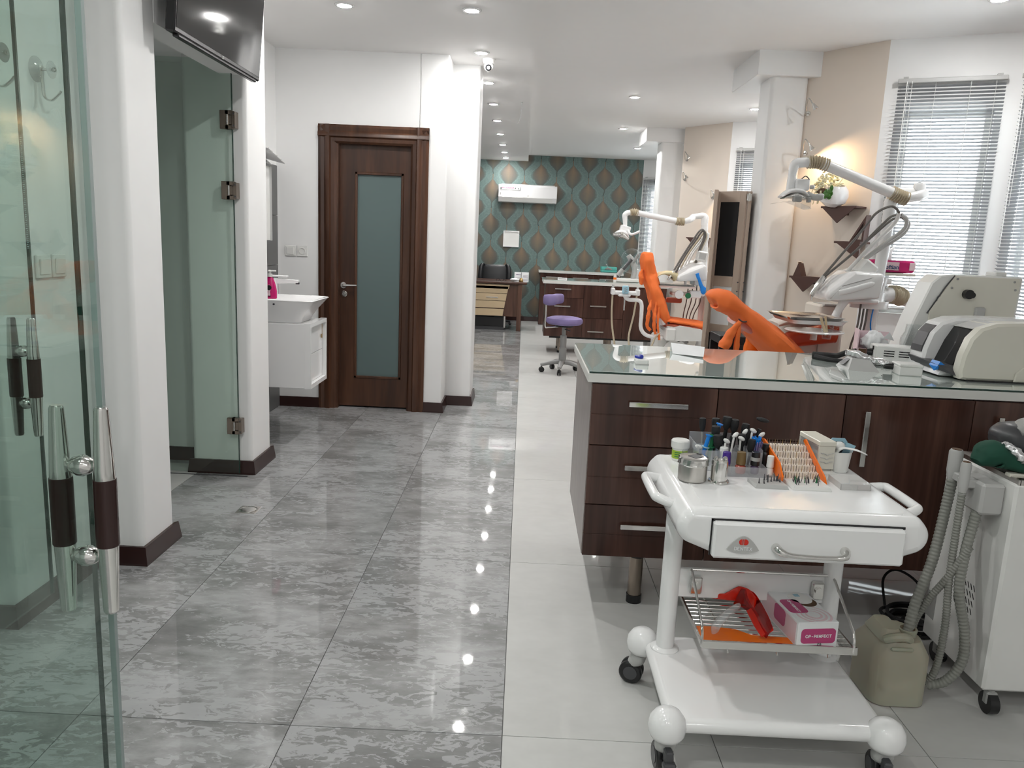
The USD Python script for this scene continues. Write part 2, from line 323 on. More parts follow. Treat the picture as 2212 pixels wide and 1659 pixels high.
# ------------------------------------------------------------------ things, parts, copies
_taken = {}
def numbered(parent, name):
    k = (str(parent), name); i = _taken.get(k, 0); _taken[k] = i + 1
    return name if i == 0 else f'{name}_{i:03d}'
class Thing:
    def __init__(s, path, inv): s.path, s.inv = path, inv
def tag(prim, label=None, category=None, group=None, kind=None):
    for k, v in (('label', label), ('category', category), ('group', group), ('kind', kind)):
        if v: prim.SetCustomDataByKey(k, v)
def thing(name, label, category, loc=(0, 0, 0), rz=0.0, group=None, kind=None):
    p = '/World/' + numbered('/World', name); x = UsdGeom.Xform.Define(stage, p)
    x.AddTranslateOp().Set(Gf.Vec3d(*map(float, loc))); x.AddRotateZOp().Set(float(rz))
    tag(x.GetPrim(), label, category, group, kind)
    m = trimesh.transformations.rotation_matrix(math.radians(rz), (0, 0, 1)); m[:3, 3] = loc
    return Thing(p, np.linalg.inv(m))
def part(parent, name, mesh, material, label=None, smooth=35, kind=None, local=False):
    """adds one mesh under a thing (or under one of its parts); MESH is in world coordinates unless LOCAL"""
    m = T(mesh)
    if not local: m = m.copy(); m.apply_transform(parent.inv)
    p = parent.path + '/' + numbered(parent.path, name)
    g = usdkit.mesh(stage, p, m, M[material], smooth=smooth)
    if label or kind: tag(g.GetPrim(), label, None, None, kind)
    return Thing(p, parent.inv)
def single(name, label, category, mesh, material, loc=None, group=None, smooth=35, kind=None):
    m = T(mesh); loc = loc or (*m.bounds.mean(0)[:2], m.bounds[0][2]); t = thing(name, label, category, loc, 0, group, kind)
    UsdGeom.Xform(stage.GetPrimAtPath(t.path)); m = m.copy(); m.apply_transform(t.inv)
    stage.RemovePrim(t.path); g = usdkit.mesh(stage, t.path, m, M[material], smooth=smooth)
    g.AddTranslateOp().Set(Gf.Vec3d(*map(float, loc))); tag(g.GetPrim(), label, category, group, kind)
    return Thing(t.path, t.inv)
def copy(src, name, label, loc, rz=0.0, group=None):
    was = stage.GetPrimAtPath(src.path).GetCustomData()
    t = thing(name, label, was['category'], loc, rz, group or was.get('group')); p = stage.GetPrimAtPath(t.path)
    p.GetReferences().AddInternalReference(src.path); p.SetInstanceable(True)
    return t

# ================================================================== THE SETTING
ZS, ZC = 2.69, 2.79                  # soffit, main ceiling
YF = 13.5
def struct(name, label, category, mesh, material, smooth=35):
    return single(name, label, category, mesh, material, loc=(0, 0, 0), kind='structure', smooth=smooth)

# floor: 60 x 120 cm tiles, grey in the passage, white beside it
fl = thing('floor', 'polished tile floor, marbled grey along the passage and white under the dental bays', 'floor', kind='structure')
part(fl, 'grout_bed', bx(-4.2, -2.4, -0.06, 4.0, 13.7, -0.004), 'grout', smooth=False)
G = 0.0011
for i in range(-7, 6):
    for j in range(-4, 10):
        y0 = 1.967 + 1.2 * j
        x0 = 0.6 * i
        if x0 > 3.0 and y0 > 5.5: continue
        grey = i < 0 and not (i < -3 and 3.0 < y0 < 4.0)
        part(fl, 'tile', bx(x0 + G, y0 + G, -0.012, x0 + 0.6 - G, min(y0 + 1.2, YF + 0.1) - G, 0.0, 0.0006), 'tile_grey' if grey else 'tile_white', smooth=False)

# ceilings
ce = thing('ceiling', 'white plaster ceiling with a lower soffit over the passage', 'ceiling', kind='structure')
part(ce, 'main_panel', bx(0.0, -2.4, ZC, 4.0, 13.8, ZC + 0.15), 'paint_ceiling', smooth=False)
part(ce, 'soffit', bx(-4.2, -2.4, ZS, 0.0, 13.8, ZC + 0.15), 'paint_ceiling', smooth=False)

def soft(poly, r=0.025): return poly.buffer(-r * 0.999, join_style=2).buffer(r, quad_segs=5)
def union(*p): return unary_union([Polygon(q) if not isinstance(q, Polygon) else q for q in p])
# left side: stub wall behind the glass leaves, the pillar, the header and alcove, the hinge wall, the niche
wl = union(sbox(-4.2, 2.43, -1.68, 3.25), sbox(-1.8, 2.97, -1.5, 3.25))
struct('wall_left', 'white pillar and stub wall on the left behind the glass doors', 'wall', prism(soft(wl), 0, ZS), 'paint_white')
struct('wall_left', 'white hinge wall beside the frosted green glass, with the basin niche behind it', 'wall',
       prism(soft(union(sbox(-1.83, 4.225, -1.49, 4.55), sbox(-4.2, 4.45, -1.9, 6.3))), 0, ZS), 'paint_white')
hd = cat(bx(-1.62, 3.24, 2.155, -1.5, 4.3, ZS), bx(-4.2, 3.24, 2.25, -1.61, 4.5, ZS))
struct('wall_left', 'white lintel over the glass alcove under the television', 'wall', hd, 'paint_white', smooth=False)
# the wall with the brown door
wd = thing('wall_door', 'white wall around the brown door, stepping back at its right end', 'wall', (-1.2, 6.1, 0), kind='structure')
part(wd, 'left_pier', bx(-2.2, 6.02, 0, -1.455, 6.2, ZS), 'paint_white', smooth=False)
part(wd, 'header', bx(-1.455, 6.02, 2.055, -0.825, 6.2, ZS), 'paint_white', smooth=False)
part(wd, 'right_pier', prism(soft(union(sbox(-0.825, 6.02, -0.61, 6.70), sbox(-0.7, 6.33, -0.40, 6.70)), 0.012), 0, ZS), 'paint_white')
part(wd, 'back_wall', bx(-4.2, 6.70, 0, -0.8, 6.82, ZS), 'paint_white', smooth=False); part(wd, 'side_wall', bx(-4.2, 6.19, 0, -1.95, 6.75, ZS), 'paint_white', smooth=False)
struct('wall_far', 'far wall papered in teal with staggered brown leaf shapes', 'wall', bx(-4.2, YF, 0, 1.98, YF + 0.2, ZC), 'wallpaper', smooth=False)
struct('wall_left', 'plain white side wall of the far office end', 'wall', bx(-4.4, -2.5, 0, -4.1, 13.7, ZC), 'paint_white', smooth=False)
struct('wall_back', 'white wall behind the viewer', 'wall', bx(-4.3, -2.6, 0, 4.2, -2.4, ZC), 'paint_white', smooth=False)

# right side: zigzag of beige lamp walls and white window walls
def seg(p, q, holes=(), t=0.16, z1=ZC, ext=0.0):
    """a wall from p to q (room on the left of p->q seen from above is OUT), openings (s0, s1, z0, z1) left free"""
    p, q = np.array(p, float), np.array(q, float); L = np.linalg.norm(q - p); u = (q - p) / L; ang = math.degrees(math.atan2(u[1], u[0])); ms = []
    s = -ext
    for s0, s1, za, zb in sorted(holes):
        ms += [bx(s, 0, 0, s0, t, z1), bx(s0, 0, 0, s1, t, za), bx(s0, 0, zb, s1, t, z1)]; s = s1
    ms.append(bx(s, 0, 0, L + ext, t, z1))
    return mv(rot(cat(ms), ang), (*p, 0)), (p, u, ang)
B1a, C1, D1 = (1.90, 6.12), (2.369, 5.512), (3.10, 5.187)
B2a, C2, D2 = (1.86, 9.71), (2.287, 9.171), (2.95, 8.876)
C3, D3 = (1.94, 13.5), (2.60, 13.2)
m, LW1 = seg(B1a, C1); struct('wall_right', 'beige wall with triangular shelves lit by gooseneck lamps', 'wall', m, 'paint_beige', smooth=False)
m, WW1 = seg(C1, D1, [(0.13, 0.66, 0.99, 2.34)]); struct('wall_right', 'white wall around the near window with the grey blind', 'wall', m, 'paint_white', smooth=False)
m, LW2 = seg(B2a, C2); struct('wall_right', 'beige wall with lamp glow behind the far dental unit', 'wall', m, 'paint_beige', smooth=False)
m, WW2 = seg(C2, D2, [(0.12, 0.62, 0.99, 2.34)]); struct('wall_right', 'white wall with the blind above the folding screen', 'wall', m, 'paint_white', smooth=False)
m, WW3 = seg(C3, D3, [(0.1, 0.6, 0.99, 2.34)]); struct('wall_right', 'white wall with the blind beside the teal wallpaper', 'wall', m, 'paint_white', smooth=False)
m, WW4 = seg((3.10, 5.187), (3.10, 4.20), [(0.10, 0.70, 0.99, 2.34)]); struct('wall_right', 'white side wall with the blind cut by the right edge', 'wall', m, 'paint_white', smooth=False)
m, _ = seg((3.10, 4.20), (3.10, -2.5)); struct('wall_right', 'white wall beyond the right edge', 'wall', m, 'paint_white', smooth=False)
m, _ = seg(D2, (1.93, 6.13), t=0.1); struct('wall_right', 'white return wall hidden behind the near column', 'wall', m, 'paint_white', smooth=False)
m, _ = seg(D3, (1.95, 9.75), t=0.1); struct('wall_right', 'white return wall hidden behind the far column', 'wall', m, 'paint_white', smooth=False)

def column(label, x0, x1, y0, y1, cx0, cx1, cy0, cy1, zc):
    t = thing('column', label, 'column', ((x0 + x1) / 2, (y0 + y1) / 2, 0), kind='structure')
    part(t, 'shaft', prism(soft(sbox(x0, y0, x1, y1), 0.03), 0, zc + 0.01), 'paint_white')
    part(t, 'capital', bx(cx0, cy0, zc, cx1, cy1, ZC + 0.02, 0.004), 'paint_white', smooth=False)
column('white square column with a wide capital in front of the beige shelf wall', 1.735, 2.005, 5.95, 6.25, 1.615, 2.19, 5.90, 6.60, 2.62)
column('white square column with a wide capital beside the far beige wall', 1.62, 1.93, 9.88, 10.2, 1.42, 2.08, 9.83, 10.45, 2.63)

# baseboards: dark brown with a lip at the foot
def board(pts, h=0.078, d=0.016):
    ms = []
    for p, q in zip(pts[:-1], pts[1:]):
        p, q = np.array(p, float), np.array(q, float); u = (q - p) / np.linalg.norm(q - p); nrm = np.array([u[1], -u[0]]); L = np.linalg.norm(q - p)
        pr = [(0, 0), (d + 0.006, 0), (d + 0.006, 0.010), (d, 0.016), (d * 0.8, h), (0, h)]
        rr = []
        for s, e in ((-1, p), (1, q)):
            rr.append(np.array([[*(e + nrm * o + u * s * o), z] for o, z in pr]))
        ms.append(hull(np.vstack(rr)))
    return cat(ms)
struct('baseboard_left', 'dark brown baseboard around the foot of the left pillar', 'baseboard', cat(board([(-1.5, 2.97), (-1.5, 3.25)]), board([(-1.68, 2.97), (-1.5, 2.97)]), board([(-1.68, 2.43), (-1.68, 2.97)]), board([(-4.0, 2.43), (-1.68, 2.43)])), 'baseboard', smooth=False)
struct('baseboard_left', 'dark brown baseboard at the foot of the hinge wall behind the green glass', 'baseboard', cat(board([(-1.83, 4.225), (-1.49, 4.225)]), board([(-1.49, 4.225), (-1.49, 4.55)]), board([(-4.0, 4.45), (-1.83, 4.45)])), 'baseboard', smooth=False)
struct('baseboard_door', 'dark brown baseboard left of the brown door under the basin cabinet', 'baseboard', board([(-1.9, 6.02), (-1.575, 6.02)]), 'baseboard', smooth=False)
struct('baseboard_door', 'dark brown baseboard right of the brown door, stepped with the wall', 'baseboard', cat(board([(-0.75, 6.02), (-0.61, 6.02)]), board([(-0.61, 6.02), (-0.61, 6.33)]), board([(-0.61, 6.33), (-0.40, 6.33)]), board([(-0.40, 6.33), (-0.40, 6.70)])), 'baseboard', smooth=False)
struct('baseboard_far', 'dark brown baseboard along the papered far wall', 'baseboard', board([(-4.0, YF), (1.9, YF)]), 'baseboard', smooth=False)
# stone tiles on the niche wall behind the basin
tr = thing('trim_1', 'grey stone tiles on the niche wall behind the basin', 'wall tiles', (-1.9, 5.2, 0), kind='structure')
for k in range(5):
    part(tr, 'tile', bx(-1.9, 4.56, 0.002 + 0.37 * k, -1.889, 6.0, 0.368 + 0.37 * k, 0.001), 'stone_tile', smooth=False)

# ---- door_1
dr = thing('door_1', 'brown wooden door with a tall frosted glass pane and moulded frame', 'door', (-1.16, 6.02, 0), kind='structure')
def casing(x, w, z1, flip):
    pr = [(0, 0), (0, -0.02), (0.02, -0.028), (0.045, -0.022), (0.06, -0.034), (0.085, -0.036), (0.095, -0.018), (0.12, -0.016), (0.135, 0.0)]
    pr = [(x + (p[0] if not flip else -p[0]), 6.02 + p[1]) for p in pr]
    return prism(Polygon(pr), 0, z1)
part(dr, 'jamb', cat(casing(-1.578, 0.135, 2.165, False), bx(-1.46, 6.02, 0, -1.43, 6.13, 2.07)), 'door_wood')
part(dr, 'jamb', cat(casing(-0.748, 0.1, 2.165, True), bx(-0.845, 6.02, 0, -0.815, 6.13, 2.07)), 'door_wood')
hp = [(0, 0), (0, -0.02), (0.02, -0.028), (0.045, -0.022), (0.06, -0.034), (0.085, -0.036), (0.095, -0.018), (0.12, -0.016), (0.135, 0.0)]
part(dr, 'lintel', cat(profile_y(Polygon([(6.02 + b - 0.001, 2.166 - a) for a, b in hp]), -1.578, -0.748), bx(-1.46, 6.02, 2.04, -0.815, 6.13, 2.07)), 'door_wood')
leaf = [bx(-1.43, 6.075, 0.012, -1.30, 6.115, 2.04), bx(-0.957, 6.075, 0.012, -0.845, 6.115, 2.04), bx(-1.30, 6.075, 0.012, -0.957, 6.115, 0.255), bx(-1.30, 6.075, 1.82, -0.957, 6.115, 2.04)]
lf = part(dr, 'door_leaf', cat(leaf), 'door_wood', smooth=False)
bead = [bx(-1.315, 6.068, 0.24, -1.295, 6.08, 1.835, 0.003), bx(-0.962, 6.068, 0.24, -0.942, 6.08, 1.835, 0.003), bx(-1.315, 6.068, 0.24, -0.942, 6.08, 0.26, 0.003), bx(-1.315, 6.068, 1.815, -0.942, 6.08, 1.835, 0.003)]
part(lf, 'glazing_bead', cat(bead), 'door_wood', smooth=False)
part(lf, 'glass_pane', bx(-1.30, 6.09, 0.25, -0.957, 6.098, 1.825), 'frosted', 'frosted grey-green glass pane', smooth=False)
part(dr, 'door_handle', cat(cyl((-1.40, 6.075, 0.972), (-1.40, 6.066, 0.972), 0.024), cyl((-1.40, 6.068, 0.972), (-1.40, 6.03, 0.972), 0.009), tube([(-1.40, 6.03, 0.972), (-1.375, 6.028, 0.974), (-1.29, 6.032, 0.976)], [0.010, 0.010, 0.008])), 'chrome', 'chrome lever handle')
part(dr, 'lock', cat(lathe([(0.024, 0), (0.024, 0.006), (0.02, 0.008), (0.016, 0.005), (0.0, 0.005)], (-1.395, 6.075, 0.905), (0, -1, 0)), cyl((-1.395, 6.07, 0.905), (-1.395, 6.06, 0.905), 0.008)), 'chrome')

# ---- windows with panes, and their blinds
def window(n, W, s0, s1, z0, z1, label):
    p, u, ang = W; t = thing(f'window_{n}', label, 'window', (*p, 0), ang, kind='structure')
    f = 0.045; ms = [bx(s0, 0.06, z0, s0 + f, 0.11, z1), bx(s1 - f, 0.06, z0, s1, 0.11, z1), bx(s0, 0.06, z0, s1, 0.11, z0 + f), bx(s0, 0.06, z1 - f, s1, 0.11, z1)]
    part(t, 'window_frame', cat(ms), 'white_satin', smooth=False, local=True)
    part(t, 'pane', bx(s0 + f, 0.08, z0 + f, s1 - f, 0.086, z1 - f), 'window_pane', smooth=False, local=True)
window(1, WW1, 0.13, 0.66, 0.99, 2.34, 'near window lit white by daylight behind its blind')
window(2, WW2, 0.12, 0.62, 0.99, 2.34, 'window behind the folding screen')
window(3, WW3, 0.10, 0.60, 0.99, 2.34, 'far window beside the teal wallpaper')
window(4, WW4, 0.10, 0.70, 0.99, 2.34, 'side window at the right edge')
def blind(W, s0, s1, zt, zb, label, pitch, tilt, cords, material='white_satin'):
    p, u, ang = W; t = thing('venetian_blind', label, 'blind', (*p, 0), ang)
    part(t, 'headrail', cat(bx(s0, -0.055, zt - 0.028, s1, -0.02, zt, 0.003), bx(s0 + 0.03, -0.05, zt - 0.004, s0 + 0.06, 0.004, zt + 0.012), bx(s1 - 0.06, -0.05, zt - 0.004, s1 - 0.03, 0.004, zt + 0.012)), 'light_grey', smooth=False, local=True)
    z = zt - 0.05; w = 0.0125
    a = math.radians(tilt)
    while z > zb + 0.02:
        c = np.array([[-w, -0.0006], [-w * 0.4, 0.0012], [w * 0.4, 0.0012], [w, -0.0006], [w * 0.4, 0.0006], [-w * 0.4, 0.0006]])
        c = c @ np.array([[math.cos(a), math.sin(a)], [-math.sin(a), math.cos(a)]])
        part(t, 'slat', profile_y(Polygon([(-0.037 + y, z + q) for y, q in c]), s0 + 0.004, s1 - 0.004), 'blind_slat', smooth=False, local=True)
        z -= pitch
    part(t, 'bottom_rail', bx(s0 + 0.004, -0.048, zb, s1 - 0.004, -0.026, zb + 0.012, 0.002), 'light_grey', smooth=False, local=True)
    for s in cords:
        part(t, 'ladder_cord', cat(bar([(s, -0.0515, zt - 0.03), (s, -0.0515, zb)], 0.0011, 5), bar([(s, -0.0235, zt - 0.03), (s, -0.0235, zb)], 0.0011, 5)), 'white_plastic', local=True)
    part(t, 'tilt_wand', cat(bar([(s0 + 0.055, -0.064, zt - 0.02), (s0 + 0.056, -0.066, zb + 0.45)], 0.0032, 6), bar([(s0 + 0.085, -0.062, zt - 0.02), (s0 + 0.087, -0.066, zb + 0.7)], 0.0018, 6)), 'white_plastic', local=True)
plain('blind_slat', (0.31, 0.32, 0.335), 0.35)
blind(WW1, 0.075, 0.70, 2.53, 1.02, 'grey slatted blind over the bright near window', 0.0222, -24, [0.14, 0.30, 0.50, 0.64])
blind(WW2, 0.075, 0.62, 2.50, 1.02, 'slatted blind above the top of the folding screen', 0.0222, -30, [0.16, 0.5])
blind(WW3, 0.02, 0.55, 2.50, 1.02, 'narrow-looking slatted blind right of the teal wallpaper', 0.0222, -30, [0.12, 0.4])
blind(WW4, 0.05, 0.75, 2.53, 1.02, 'slatted blind cut by the right edge of the view, next to the near window', 0.0222, -34, [0.2, 0.5])

# ================================================================== LEFT SIDE
def pull_handle(t, x, y, z0, z1, sep, lab=None):
    """back-to-back tapered bars through the glass at plane x"""
    L = z1 - z0; h = part(t, 'pull_handle', cat(*[lathe([(0.0105, 0.0), (0.0125, 0.004), (0.0165, L * 0.30), (0.0172, L * 0.36), (0.0172, L * 0.66), (0.0165, L * 0.70), (0.0115, L * 0.985), (0.009, L)], (x + s * sep / 2, y, z0), n=28) for s in (-1, 1)],
        *[lathe([(0.008, -sep / 2), (0.008, -0.02), (0.013, -0.016), (0.016, -0.008), (0.018, -0.004), (0.018, 0.004), (0.016, 0.008), (0.013, 0.016), (0.008, 0.02), (0.008, sep / 2)], (x, y, z0 + L * f), (1, 0, 0), n=20) for f in (0.28, 0.72)]), 'chrome', lab)
    for s in (-1, 1):
        part(h, 'grip', lathe([(0.0178, L * 0.335), (0.0185, L * 0.34), (0.0185, L * 0.655), (0.0178, L * 0.66)], (x + s * sep / 2, y, z0), n=28), 'baseboard', 'dark brown grip sleeve')
X1 = -0.722
t = thing('glass_door', 'near glass door leaf with a big tapered chrome and brown pull handle', 'glass door', (X1, 0.5, 0))
part(t, 'pane', bx(X1 - 0.005, 0.25, 0.01, X1 + 0.005, 1.30, 2.55), 'glass_green', smooth=False)
part(t, 'edge_strip', bx(X1 - 0.0055, 1.298, 0.01, X1 + 0.0055, 1.309, 2.55, 0.001), 'seal', 'grey-green polished edge', smooth=False)
pull_handle(t, X1, 1.235, 0.712, 1.075, 0.074)
X3 = -0.806
t = thing('glass_panel', 'fixed glass panel just behind the near glass door leaf, seen as a thin dark edge', 'glass panel', (X3, 0.5, 0))
part(t, 'pane', bx(X3 - 0.004, 0.25, 0.01, X3 + 0.004, 1.402, 2.55), 'glass_light', smooth=False)
part(t, 'edge_strip', bx(X3 - 0.0042, 1.400, 0.01, X3 + 0.0042, 1.404, 2.55), 'glass_edge', smooth=False)
X2 = -1.46
t = thing('glass_door', 'farther glass door leaf with the smaller-looking pull handle, at the left edge', 'glass door', (X2, 1.6, 0))
part(t, 'pane', bx(X2 - 0.004, 1.35, 0.2, X2 + 0.004, 2.292, 2.45), 'glass_light', smooth=False)
part(t, 'edge_strip', bx(X2 - 0.0045, 2.290, 0.2, X2 + 0.0045, 2.297, 2.45), 'glass_edge', smooth=False)
pull_handle(t, X2, 2.235, 0.735, 1.09, 0.058)

def suction_hook(y, z, lab):
    x = -1.68; t = thing('suction_hook', lab, 'wall hook', (x, y, z), group='clear hooks behind the glass')
    part(t, 'suction_cup', lathe([(0.042, 0.0), (0.042, 0.003), (0.028, 0.010), (0.010, 0.018), (0.0, 0.019)], (x, y, z), (1, 0, 0)), 'hook_clear')
    part(t, 'front_disc', lathe([(0.0, 0.030), (0.025, 0.030), (0.029, 0.033), (0.025, 0.036), (0.0, 0.036)], (x + 0.02, y, z), (1, 0, 0)), 'hook_clear')
    part(t, 'axle', cat(cyl((x + 0.012, y, z), (x + 0.062, y, z), 0.005), ball((x + 0.062, y, z), 0.0085, 12)), 'chrome')
    part(t, 'hook', loft([(x + 0.018, y, z + 0.012), (x + 0.020, y, z - 0.05), (x + 0.024, y, z - 0.088), (x + 0.045, y, z - 0.100), (x + 0.070, y, z - 0.082), (x + 0.082, y, z - 0.068)], [0.02, 0.018, 0.016, 0.014, 0.012, 0.010], [0.006] * 6), 'chrome')
suction_hook(2.745, 1.873, 'clear suction hook with chrome hook nearer the pillar, above the switches')
suction_hook(2.50, 1.873, 'clear suction hook with chrome hook cut by the left edge of the view')
def wall_switch(label, cat_, at, face, kind='rocker', size=0.082, group=None):
    """a square plate; FACE is the way it looks: '+x' or '-y'"""
    t = thing('wall_switch' if kind == 'rocker' else 'wall_socket', label, cat_, at, group=group)
    h = size / 2; P = bx(-h, -0.010, -h, h, 0, h, 0.003); K = bx(-0.028, -0.015, -0.028, 0.028, -0.009, 0.028, 0.002)
    tr_ = (lambda m: mv(rot(m, 90), at)) if face == '+x' else (lambda m: mv(m, at))
    part(t, 'plate', tr_(P), 'white_satin', smooth=False)
    if kind == 'rocker': part(t, 'rocker', tr_(rot(K, 4, (1, 0, 0))), 'white_satin', smooth=False)
    else:
        part(t, 'socket_cup', tr_(lathe([(0.026, 0.0), (0.026, 0.012), (0.021, 0.013), (0.020, 0.002), (0.0, 0.002)], (0, -0.001, 0), (0, -1, 0))), 'white_satin')
        part(t, 'contact', tr_(cat(*[cyl((s * 0.0095, -0.002, 0), (s * 0.0095, -0.0036, 0), 0.0035) for s in (-1, 0, 1)])), 'dark_grey')
wall_switch('left square light switch of the pair seen through the glass', 'light switch', (-1.68, 2.705, 1.213), '+x', group='switches behind the glass')
wall_switch('right square light switch of the pair seen through the glass', 'light switch', (-1.68, 2.795, 1.213), '+x', group='switches behind the glass')
wall_switch('white light switch left of the brown door, above the basin', 'light switch', (-1.798, 6.02, 1.222), '-y')
wall_switch('white power socket right beside the brown door frame', 'power socket', (-1.706, 6.02, 1.222), '-y', 'socket')

# glass door in the alcove
t = thing('glass_door', 'frosted-looking green glass door in the alcove under the television, on three brown hinges', 'glass door', (-1.9, 4.19, 0))
part(t, 'pane', bx(-2.55, 4.186, 0.012, -1.552, 4.196, 2.225), 'glass_alcove', smooth=False)
part(t, 'edge_strip', bx(-1.5525, 4.185, 0.012, -1.5495, 4.197, 2.225), 'glass_edge', smooth=False)
for z in (1.925, 1.567, 0.287):
    h = part(t, 'hinge', cat(bx(-1.612, 4.176, z - 0.047, -1.566, 4.206, z + 0.047, 0.002), bx(-1.585, 4.176, z + 0.026, -1.545, 4.206, z + 0.047, 0.002), bx(-1.585, 4.176, z - 0.047, -1.545, 4.206, z - 0.026, 0.002)), 'bronze', smooth=False)
    part(h, 'wall_plate', cat(bx(-1.548, 4.172, z - 0.042, -1.53, 4.222, z + 0.042, 0.002), bx(-1.575, 4.180, z - 0.024, -1.54, 4.204, z + 0.024, 0.002)), 'bronze', smooth=False)
    part(h, 'knuckle', cyl((-1.572, 4.177, z - 0.025), (-1.572, 4.177, z + 0.025), 0.006), 'chrome')
    part(h, 'screw', cat(cyl((-1.537, 4.173, z + 0.03), (-1.537, 4.170, z + 0.03), 0.005), cyl((-1.537, 4.173, z - 0.03), (-1.537, 4.170, z - 0.03), 0.005)), 'dark_grey')
single('floor_track', 'dark steel strip in the floor under the green glass door', 'floor strip', bx(-2.55, 4.165, -0.002, -1.50, 4.172, 0.0035), 'dark_grey', kind='structure', smooth=False)

# television on the lintel, leaning into the room
t = thing('television', 'black flat television hung on the lintel, leaning out over the passage', 'television', (-1.44, 3.64, 2.12))
tl = lambda m: rot(m, 5, (0, 1, 0), (-1.40, 3.6, 2.12))
part(t, 'housing', tl(cat(bx(-1.425, 3.16, 2.11, -1.385, 4.13, 2.66, 0.006), bx(-1.46, 3.35, 2.125, -1.42, 3.95, 2.5, 0.012))), 'black', smooth=False)
part(t, 'screen', tl(bx(-1.3865, 3.172, 2.130, -1.3835, 4.118, 2.648)), 'black_gloss', smooth=False)
part(t, 'bottom_strip', tl(bx(-1.412, 3.2, 2.098, -1.386, 4.09, 2.112, 0.004)), 'black', smooth=False)
part(t, 'logo', tl(mv(rot(rot(text('LG', 0.012), 90, (1, 0, 0)), 90), (-1.3832, 3.63, 2.114))), 'light_grey', smooth=False)
part(t, 'wall_bracket', cat(bx(-1.50, 3.5, 2.3, -1.485, 3.8, 2.6), bx(-1.49, 3.6, 2.36, -1.44, 3.7, 2.42)), 'dark_grey', smooth=False)

# ---- basin niche
t = thing('vanity_cabinet', 'white wall-hung basin cabinet with a framed front, left of the brown door', 'cabinet', (-1.63, 5.1, 0.37))
part(t, 'body', bx(-1.888, 4.88, 0.375, -1.372, 5.29, 0.79, 0.003), 'white_gloss', smooth=False)
fr = [(4.878, 0.372), (5.292, 0.372), (5.292, 0.795), (4.878, 0.795)]
ring = Polygon(fr, [[(4.903, 0.40), (5.268, 0.40), (5.268, 0.77), (4.903, 0.77)]])
part(t, 'front_frame', profile_y(ring, -1.374, -1.335), 'white_gloss', smooth=False)
d = part(t, 'door', bx(-1.374, 4.905, 0.402, -1.360, 5.266, 0.585, 0.001), 'white_gloss', smooth=False)
part(t, 'door', bx(-1.374, 4.905, 0.588, -1.360, 5.266, 0.768, 0.001), 'white_gloss', smooth=False)
part(d, 'tag', cat(bar([(-1.352, 5.23, 0.76), (-1.351, 5.232, 0.69)], 0.0016), bx(-1.356, 5.222, 0.665, -1.351, 5.244, 0.69)), 'brass', 'small brown tag on a string', smooth=False)
t = thing('wash_basin', 'white ceramic counter basin with flared sides on the white cabinet', 'basin', (-1.6, 5.09, 0.79))
def sq(x0, x1, y0, y1, z, r=0.06, n=8):
    q = Polygon(sbox(x0 + r, y0 + r, x1 - r, y1 - r)).buffer(r, quad_segs=n); c = np.array(q.exterior.coords)[:-1]; return np.c_[c, np.full(len(c), z)]
part(t, 'bowl', rings_mesh([sq(-1.80, -1.42, 4.935, 5.245, 0.791, 0.05), sq(-1.81, -1.41, 4.925, 5.255, 0.82, 0.05), sq(-1.84, -1.375, 4.895, 5.295, 0.87), sq(-1.87, -1.325, 4.87, 5.325, 0.93), sq(-1.875, -1.318, 4.865, 5.33, 0.936), sq(-1.872, -1.322, 4.868, 5.327, 0.941), sq(-1.72, -1.345, 4.89, 5.305, 0.938, 0.05), sq(-1.70, -1.38, 4.92, 5.27, 0.87, 0.05), sq(-1.66, -1.42, 4.96, 5.23, 0.835, 0.05)]), 'white_gloss', smooth=50)
part(t, 'overflow_hole', cyl((-1.565, 4.868, 0.912), (-1.565, 4.880, 0.912), 0.006), 'dark_grey')
part(t, 'sticker', rot(bx(-1.372, 5.02, 0.855, -1.3715, 5.06, 0.915), 30, (0, 1, 0), (-1.365, 5.04, 0.885)), 'black', smooth=False)
t = thing('faucet', 'white single-lever faucet at the back of the basin', 'faucet', (-1.68, 5.19, 0.94))
part(t, 'body', cyl((-1.66, 5.19, 0.938), (-1.66, 5.19, 1.055), 0.021), 'white_gloss')
part(t, 'spout', bevel_x([(-1.66, 1.02), (-1.50, 1.03), (-1.495, 1.05), (-1.66, 1.06)], 5.175, 5.205, 0.004), 'white_gloss', smooth=False)
part(t, 'aerator', bx(-1.515, 5.178, 1.022, -1.495, 5.202, 1.034), 'dark_grey', smooth=False)
part(t, 'lever', bx(-1.68, 5.172, 1.066, -1.57, 5.208, 1.078, 0.004), 'white_gloss', smooth=False)
t = thing('soap_bottle', 'magenta pump soap bottle on the rim of the basin', 'soap bottle', (-1.66, 4.99, 0.94))
S = (-1.605, 4.93, 0.941)
prof = [(0.0355, 0.0), (0.041, 0.005), (0.041, 0.045), (0.037, 0.075), (0.030, 0.102), (0.020, 0.128), (0.014, 0.136), (0.013, 0.142)]
bt = lathe(prof, (0, 0, 0)); bt.apply_scale((1.05, 0.62, 1.0)); part(t, 'bottle', mv(bt, S), 'magenta')
part(t, 'pump', cat(cyl((S[0], S[1], 1.08), (S[0], S[1], 1.10), 0.015), cyl((S[0], S[1], 1.10), (S[0], S[1], 1.116), 0.007), bx(S[0] - 0.012, S[1] - 0.009, 1.112, S[0] + 0.038, S[1] + 0.009, 1.122, 0.003), ball((S[0], S[1], 1.115), 0.014, 12, (1, 1, .6))), 'white_plastic')
lb = loft([(0, 0, 0.016), (0, 0, 0.02), (0, 0, 0.06), (0, 0, 0.088), (0, 0, 0.092)], [0.05, 0.058, 0.056, 0.036, 0.02], [0.0525, 0.0525, 0.0508, 0.042, 0.038], side=(1, 0, 0), e=2.0)
part(t, 'paper_label', mv(lb, S), 'pale_pink')
